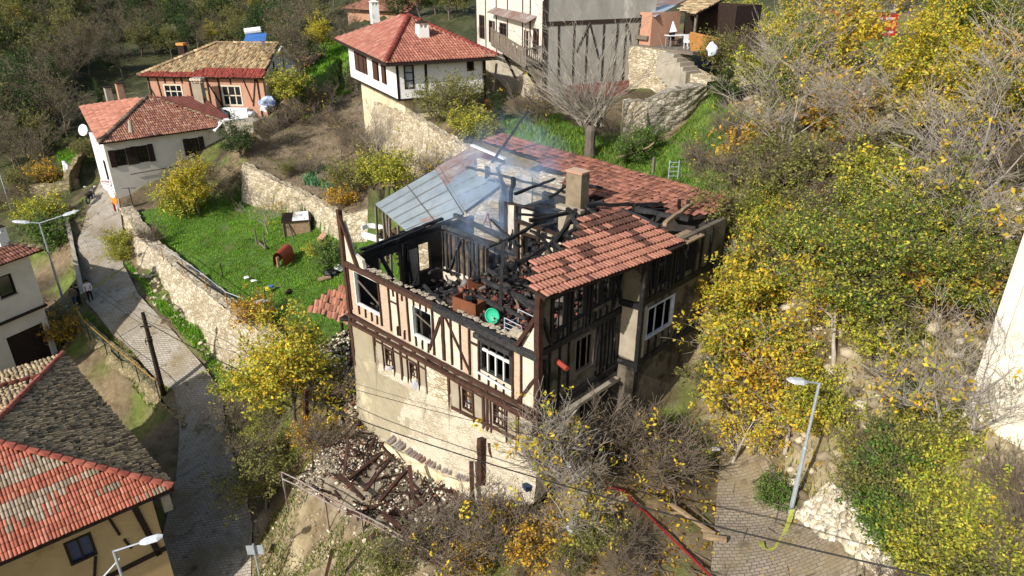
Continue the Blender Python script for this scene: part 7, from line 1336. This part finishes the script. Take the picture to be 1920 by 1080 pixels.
fillin(34, (1400, 60, 1930, 420), ['yshrub', 'brush', 'oshrub', 'shrub', 'brush'], .8, 1.5, 'shrubs on the upper right hillside', {'yshrub': 'yellow green shrub on the upper right hillside', 'brush': 'bare brown shrub on the upper right hillside', 'oshrub': 'orange leaved shrub on the upper right hillside', 'shrub': 'olive shrub on the upper right hillside'}, 8, excl=ex_right, mind=24)
fillin(42, (1340, 420, 1880, 860), ['yshrub', 'oshrub', 'yshrub', 'shrub', 'gshrub', 'brush', 'brush', 'bareyel'], .55, 1.2, 'shrubs on the right hillside between the house and the white wall', {'yshrub': 'yellow green shrub on the middle of the right hillside', 'oshrub': 'orange leaved shrub on the middle of the right hillside', 'shrub': 'olive shrub on the middle of the right hillside', 'gshrub': 'green shrub on the middle of the right hillside', 'brush': 'bare brown shrub on the middle of the right hillside', 'bareyel': 'sparse bare tree on the middle of the right hillside'}, 9, excl=ex_right, mind=24)
fillin(5, (1400, 450, 1780, 640), ['ygreen', 'bareyel', 'ygreen'], .5, .7, 'small trees on the right hillside', 'small yellow green tree on the middle of the right hillside', 10, mind=60)
fillin(34, (1590, 860, 1960, 1140), ['shrub', 'yshrub', 'gshrub', 'shrub', 'brush', 'yshrub'], .5, 1.05, 'bushes at the lower right corner', {'brush': 'bare bush in the lower right corner', 'yshrub': 'yellow green bush in the lower right corner', 'shrub': 'olive bush in the lower right corner', 'gshrub': 'green bush in the lower right corner'}, 11, excl=lambda x, y: x < 1600+(y-880)*.35 or (x > 1740 and y < 975), mind=26)
fillin(9, (960, 1000, 1180, 1110), ['brush', 'shrub'], .4, .7, 'low brush at the bottom centre', 'low brown brush at the bottom centre of the picture', 12, mind=24)
fillin(5, (1385, 20, 1560, 250), ['brush', 'shrub', 'yshrub'], .8, 1.5, 'brush right of the shack', 'brush on the rocky slope right of the shack', 13, mind=20)
fillin(14, (470, 640, 640, 860), ['brush', 'shrub', 'yshrub'], .35, .7, 'undergrowth around the large yellow tree', 'low undergrowth around the foot of the large yellow tree', 14, mind=18)
for L_ in PR_.values():
    for i, p in enumerate(L_):
        if '_proto' in p: del p['_proto']
for k, L_ in PR_.items():
    for i, p in enumerate(L_):
        if (k, i) not in used:
            for ch in list(p.children): bpy.data.objects.remove(ch)
            bpy.data.objects.remove(p)
# ---- ground cover, one object each
def inpix(P): return [(v.x, v.y) for v in P]
def scat(poly, dens, mask=None):
    P_ = np.array([(p[0], p[1]) for p in poly]); lo = P_.min(0); hi = P_.max(0); n = int(dens*(hi-lo).prod()); x = rng.uniform(lo[0], hi[0], n); y = rng.uniform(lo[1], hi[1], n); k = inpoly(x, y, poly) & ~inpoly(x, y, pS) & ~inpoly(x, y, pH)
    if mask is not None: k &= mask(x, y)
    return x[k], y[k]
RG = (vnoise, )
def ghz(x, y):
    """height of the rough ground sheet, by bilinear lookup"""
    xi = np.clip(np.searchsorted(xs, x)-1, 0, nx-2); yi = np.clip(np.searchsorted(ys, y)-1, 0, ny-2); fx = (x-xs[xi])/(xs[xi+1]-xs[xi]); fy = (y-ys[yi])/(ys[yi+1]-ys[yi])
    return (ZZ[yi, xi]*(1-fx)+ZZ[yi, xi+1]*fx)*(1-fy)+(ZZ[yi+1, xi]*(1-fx)+ZZ[yi+1, xi+1]*fx)*fy
def blades(name, poly, dens, h, w_, pals, lab=None, cat=None, mask=None, **k):
    x, y = scat(poly, dens, mask); z = ghz(x, y)-.02; n = len(x); a = rng.uniform(0, 2*pi, n); H_ = h*rng.uniform(.5, 1.5, n)*(.5+vnoise(x, y, .9, 12)*1.1); l = rng.normal(0, .35, (n, 2))*H_[:, None]
    p = np.column_stack([x, y, z]); d = np.column_stack([np.cos(a), np.sin(a), a*0])*w_; top = p+np.column_stack([l, H_]); v = np.stack([p-d, p+d, top], 1).reshape(-1, 3)
    pt = vnoise(x, y, 1.7, 14)[:, None]; c = pals[rng.integers(0, len(pals), n)]*rng.uniform(.75, 1.2, (n, 1))*(.75+.5*pt)
    return npmesh(name, 'leaf', v, np.arange(3*n).reshape(-1, 3), np.repeat(c, 3, 0), kind='stuff', label=lab, category=cat)
P_GR = pal('639c24', '72ad2a', '588e20', '82ac34', '90a83e'); P_GR2 = pal('5f7f2a', '6f8a30', '7d8a3c', '4f7424')
blades('lawn_grass', pL, 260, .11, .03, np.concatenate([P_GR, P_GR, P_GR2, pal('8a8a4a', '7a6f42')]), 'bright green grass of the walled lawn', 'grass', mask=lambda x, y: vnoise(x, y, 1.4, 51)+.5*vnoise(x, y, .5, 52) > .42)
blades('meadow_grass', gy, 90, .22, .05, P_GR2, 'grass on the slope behind the burnt house', 'grass')
vp = [W(*q) for q in [(285, 745, -2.3), (140, 590, -.2), (165, 580, -.1), (325, 735, -2.4)]]; blades('verge_grass', vp, 160, .2, .04, P_GR2, 'grass strip along the left side of the cobbled street', 'grass')
vp = [W(*q) for q in [(236, 500, .8), (262, 545, 0), (310, 612, -.8), (385, 690, -2), (418, 735, -2.3), (450, 730, -2.), (395, 660, -1.8), (330, 610, -.8), (270, 545, -.1), (245, 500, .8)]]; blades('verge_grass', vp, 260, .25, .04, P_GR, 'grass strip between the cobbled street and the retaining wall', 'grass')
bp = [W(*q) for q in [(470, 980, -4), (540, 900, .3), (700, 990, 1), (860, 1075, 1.5), (860, 1150, 1), (480, 1150, -4)]]; blades('bank_grass', bp, 200, .2, .03, np.concatenate([P_GR2, P_OLV]), 'patchy grass on the bank below the railing', 'grass', mask=lambda x, y: vnoise(x, y, 1.3, 21) > .42)
mp_ = [W(*q) for q in [(100, 270, 4.5), (160, 245, 6), (170, 290, 5), (120, 330, 3.3)]]; blades('meadow_grass', mp_, 40, .3, .07, P_GR, 'sunlit grass patch left of the pale house', 'grass')
up = [W(*q) for q in [(540, 110, 11.5), (640, 80, 13), (660, 150, 11), (640, 170, 10), (600, 200, 9), (540, 200, 9.4), (500, 180, 10)]]; blades('meadow_grass', up, 60, .3, .07, P_GR, 'grass strip between the brick house and the white house', 'grass')
hill = [W(*q) for q in [(1340, 660, 6.4), (1340, 430, 11), (1400, 200, 14), (1930, 20, 20), (1990, 500, 12), (1850, 900, 8.6), (1990, 1150, 7), (1650, 1120, 6), (1530, 950, 5.2), (1400, 830, 5)]]
blades('dry_grass', hill, 42, .28, .035, np.concatenate([P_OLV, P_DULL, P_YG]), 'dry grass and weeds on the right hillside', 'grass')
blades('garden_weeds', pG, 12, .22, .035, np.concatenate([P_DULL, P_OLV]), 'dry weeds in the ploughed garden', 'weeds')
gp = [W(*q) for q in [(560, 290, 7.3), (650, 300, 7.4), (640, 330, 7.2), (570, 320, 7.1)]]; blades('vegetable_rows', gp, 40, .35, .12, pal('4f7a52', '5d8a60', '6f9a72'), 'grey green cabbages growing in the ploughed garden', 'vegetables', mask=lambda x, y: vnoise(x, y, 1.0, 31) > .5)
def litter(name, poly, dens, size, pals, lab, cat, mask=None, dz=.03):
    x, y = scat(poly, dens, mask); c = np.column_stack([x, y, ghz(x, y)+dz+rng.uniform(0, .06, len(x))]); v, f, col = leafmesh(c, size, pals, flat=2.0, seed=3); return npmesh(name, 'leaf', v, f, col, kind='stuff', label=lab, category=cat)
yard = [W(*q) for q in [(1040, 860, 4.2), (1200, 760, 4.9), (1420, 780, 5.2), (1500, 960, 4.1), (1560, 1120, 4.1), (900, 1120, 2), (950, 940, 2.6)]]
litter('fallen_leaves', yard, 26, .16, np.concatenate([P_YEL, P_ORG, P_BR]), 'fallen yellow leaves on the path and ground right of the burnt house', 'leaves', mask=lambda x, y: vnoise(x, y, 1.2, 41) > .3)
litter('fallen_leaves', hill, 16, .17, np.concatenate([P_YEL, P_BR, P_ORG]), 'fallen leaves over the right hillside', 'leaves')
litter('fallen_leaves', [W(*q) for q in [(440, 700, -1.5), (620, 640, 1.9), (690, 790, 1.4), (560, 880, .8), (440, 860, -2)]], 20, .14, np.concatenate([P_YEL, P_BR]), 'fallen leaves under the large yellow tree', 'leaves')
def stones(name, poly, n, r0, r1, pals, lab, dz=.1, mask=None):
    x, y = scat(poly, max(1, n/ (abs(sum(poly[i][0]*poly[(i+1) % len(poly)][1]-poly[(i+1) % len(poly)][0]*poly[i][1] for i in range(len(poly))))/2)), mask); it = iter(zip(x, y))
    r = (r0+(r1-r0)*rng.uniform(0, 1, len(x))**2.5); return rocks(name, x, y, ghz(x, y)+rng.uniform(0, 1, len(x))**2*dz, r, pals, 2 if r1 > .15 and len(x) < 2500 else 1, .25 if r1 > .15 else .4, kind='stuff', label=lab, category='rubble')
stones('rubble', RUBP, 9000, .015, .09, np.concatenate([PR, PR, PR, pal('e6dfd0', 'ddd3c0', '8a6f58', '7a6a58', '4a4038')]), 'white and rusty rubble spread over the terrace below the burnt house', .22, mask=lambda x, y: vnoise(x, y, .9, 61) > .3)
stones('rubble', RUBP, 260, .07, .15, PR, 'larger rubble stones on the terrace', .15)
wl_ = [W(*q) for q in [(1490, 985, 4.1), (1530, 1040, 4.1), (1590, 1110, 4.1), (1700, 1110, 6.2), (1640, 1010, 6.1), (1600, 950, 6.1), (1560, 900, 6.0)]]
stones('stone_revetment', wl_, 2400, .1, .24, pal('d2c8b4', 'c2b69e', 'ddd4c2', 'b0a48c'), 'white boulders packed on the slope beside the lower right street lamp', .12)
stones('scree', hill, 3600, .05, .34, pal('b8ab92', 'a09378', '8c806a', '6f6350', 'c8bca4'), 'stones scattered over the right hillside', .08)
stones('scree', bp, 420, .04, .15, pal('b8ab92', 'a09378', '8c806a', 'c8bca4'), 'pale stones on the bank below the railing', .08, )
stones('rubble', [W(*q) for q in [(660, 640, 1.8), (690, 790, 1.4), (640, 800, 1.3), (600, 660, 1.6)]], 700, .04, .18, PR, 'broken tiles and stones at the left foot of the burnt house', .3)
ug = [W(*q) for q in [(1330, 110, 15.2), (1400, 60, 16.9), (1420, 150, 15.5), (1360, 200, 14.3)]]
stones('scree', ug, 500, .1, .5, pal('c8bca4', 'b8ab92', 'a09378'), 'pale rocks on the slope right of the shack', .1)
stones('scree', [W(*q) for q in [(250, 520, .4), (300, 600, -.7), (400, 690, -2), (450, 720, -2), (380, 640, -1.2), (290, 545, -.1)]], 160, .05, .22, pal('c0b49a', 'a89b80'), 'pale boulders along the foot of the street wall', .05)
q = MB(); xr, yr = scat(RUBP, 3.2); zr_ = ghz(xr, yr)
for x, y, z in zip(xr, yr, zr_): a = random.uniform(0, 3.14); L_ = random.uniform(.3, 1.9); d_ = V((cos(a), sin(a), random.uniform(-.12, .2)))*L_/2; c_ = V((x, y, z+.16)); q.beam(c_-d_, c_+d_, random.uniform(.03, .1), .04)
q.build('splintered_laths', 'char_beam_brown', label='splintered laths and sticks strewn over the rubble terrace', category='debris', kind='stuff')
q = MB(); xr, yr = scat(yard, 2.2); zr_ = ghz(xr, yr)
for x, y, z in zip(xr, yr, zr_): a = random.uniform(0, 3.14); L_ = random.uniform(.3, 1.6); d_ = V((cos(a), sin(a), random.uniform(-.05, .25)))*L_/2; c_ = V((x, y, z+.1)); q.beam(c_-d_, c_+d_, random.uniform(.015, .035), .02)
q.build('fallen_twigs', 'twig', label='thin twigs littering the ground right of the burnt house', category='twigs', kind='stuff')
# ---- smoke drifting from the middle of the burnt house
sm_ = bpy.data.materials.new('smoke'); sm_.use_nodes = True; n = sm_.node_tree.nodes; l = sm_.node_tree.links; n.remove(n['Principled BSDF'])
pv = n.new('ShaderNodeVolumePrincipled'); pv.inputs['Color'].default_value = (.5, .7, 1, 1); tc = n.new('ShaderNodeTexCoord'); nz = n.new('ShaderNodeTexNoise'); nz.inputs['Scale'].default_value = .9; nz.inputs['Detail'].default_value = 5; nz.inputs['Distortion'].default_value = 1.0
mr_ = n.new('ShaderNodeMapRange'); mr_.inputs[1].default_value = .45; mr_.inputs[2].default_value = .8; mr_.inputs[4].default_value = .9; l.new(tc.outputs['Object'], nz.inputs['Vector']); l.new(nz.outputs[0], mr_.inputs[0])
gd = n.new('ShaderNodeTexGradient'); gd.gradient_type = 'SPHERICAL'; mpn = n.new('ShaderNodeMapping'); l.new(tc.outputs['Generated'], mpn.inputs[0]); mpn.inputs['Location'].default_value = (-1, -1, -1); mpn.inputs['Scale'].default_value = (2, 2, 2); l.new(mpn.outputs[0], gd.inputs[0])
mu = n.new('ShaderNodeMath'); mu.operation = 'MULTIPLY'; l.new(mr_.outputs[0], mu.inputs[0]); l.new(gd.outputs[0], mu.inputs[1]); l.new(mu.outputs[0], pv.inputs['Density']); l.new(pv.outputs[0], n['Material Output'].inputs['Volume'])
M['smoke'] = sm_
q = MB(); c_ = Hh(-9.4, 8.0, 11.6); q.blob(c_, 3.8, 1, (1.1, 1.1, 1.25), 0); q.build('smoke', 'smoke', label='thin bluish smoke rising from the middle of the burnt house', category='smoke', kind='stuff')
S.cycles.max_bounces = 5; S.cycles.diffuse_bounces = 3; S.cycles.volume_bounces = 1; S.cycles.transparent_max_bounces = 4; S.cycles.volume_max_steps = 64; S.cycles.volume_step_rate = 3
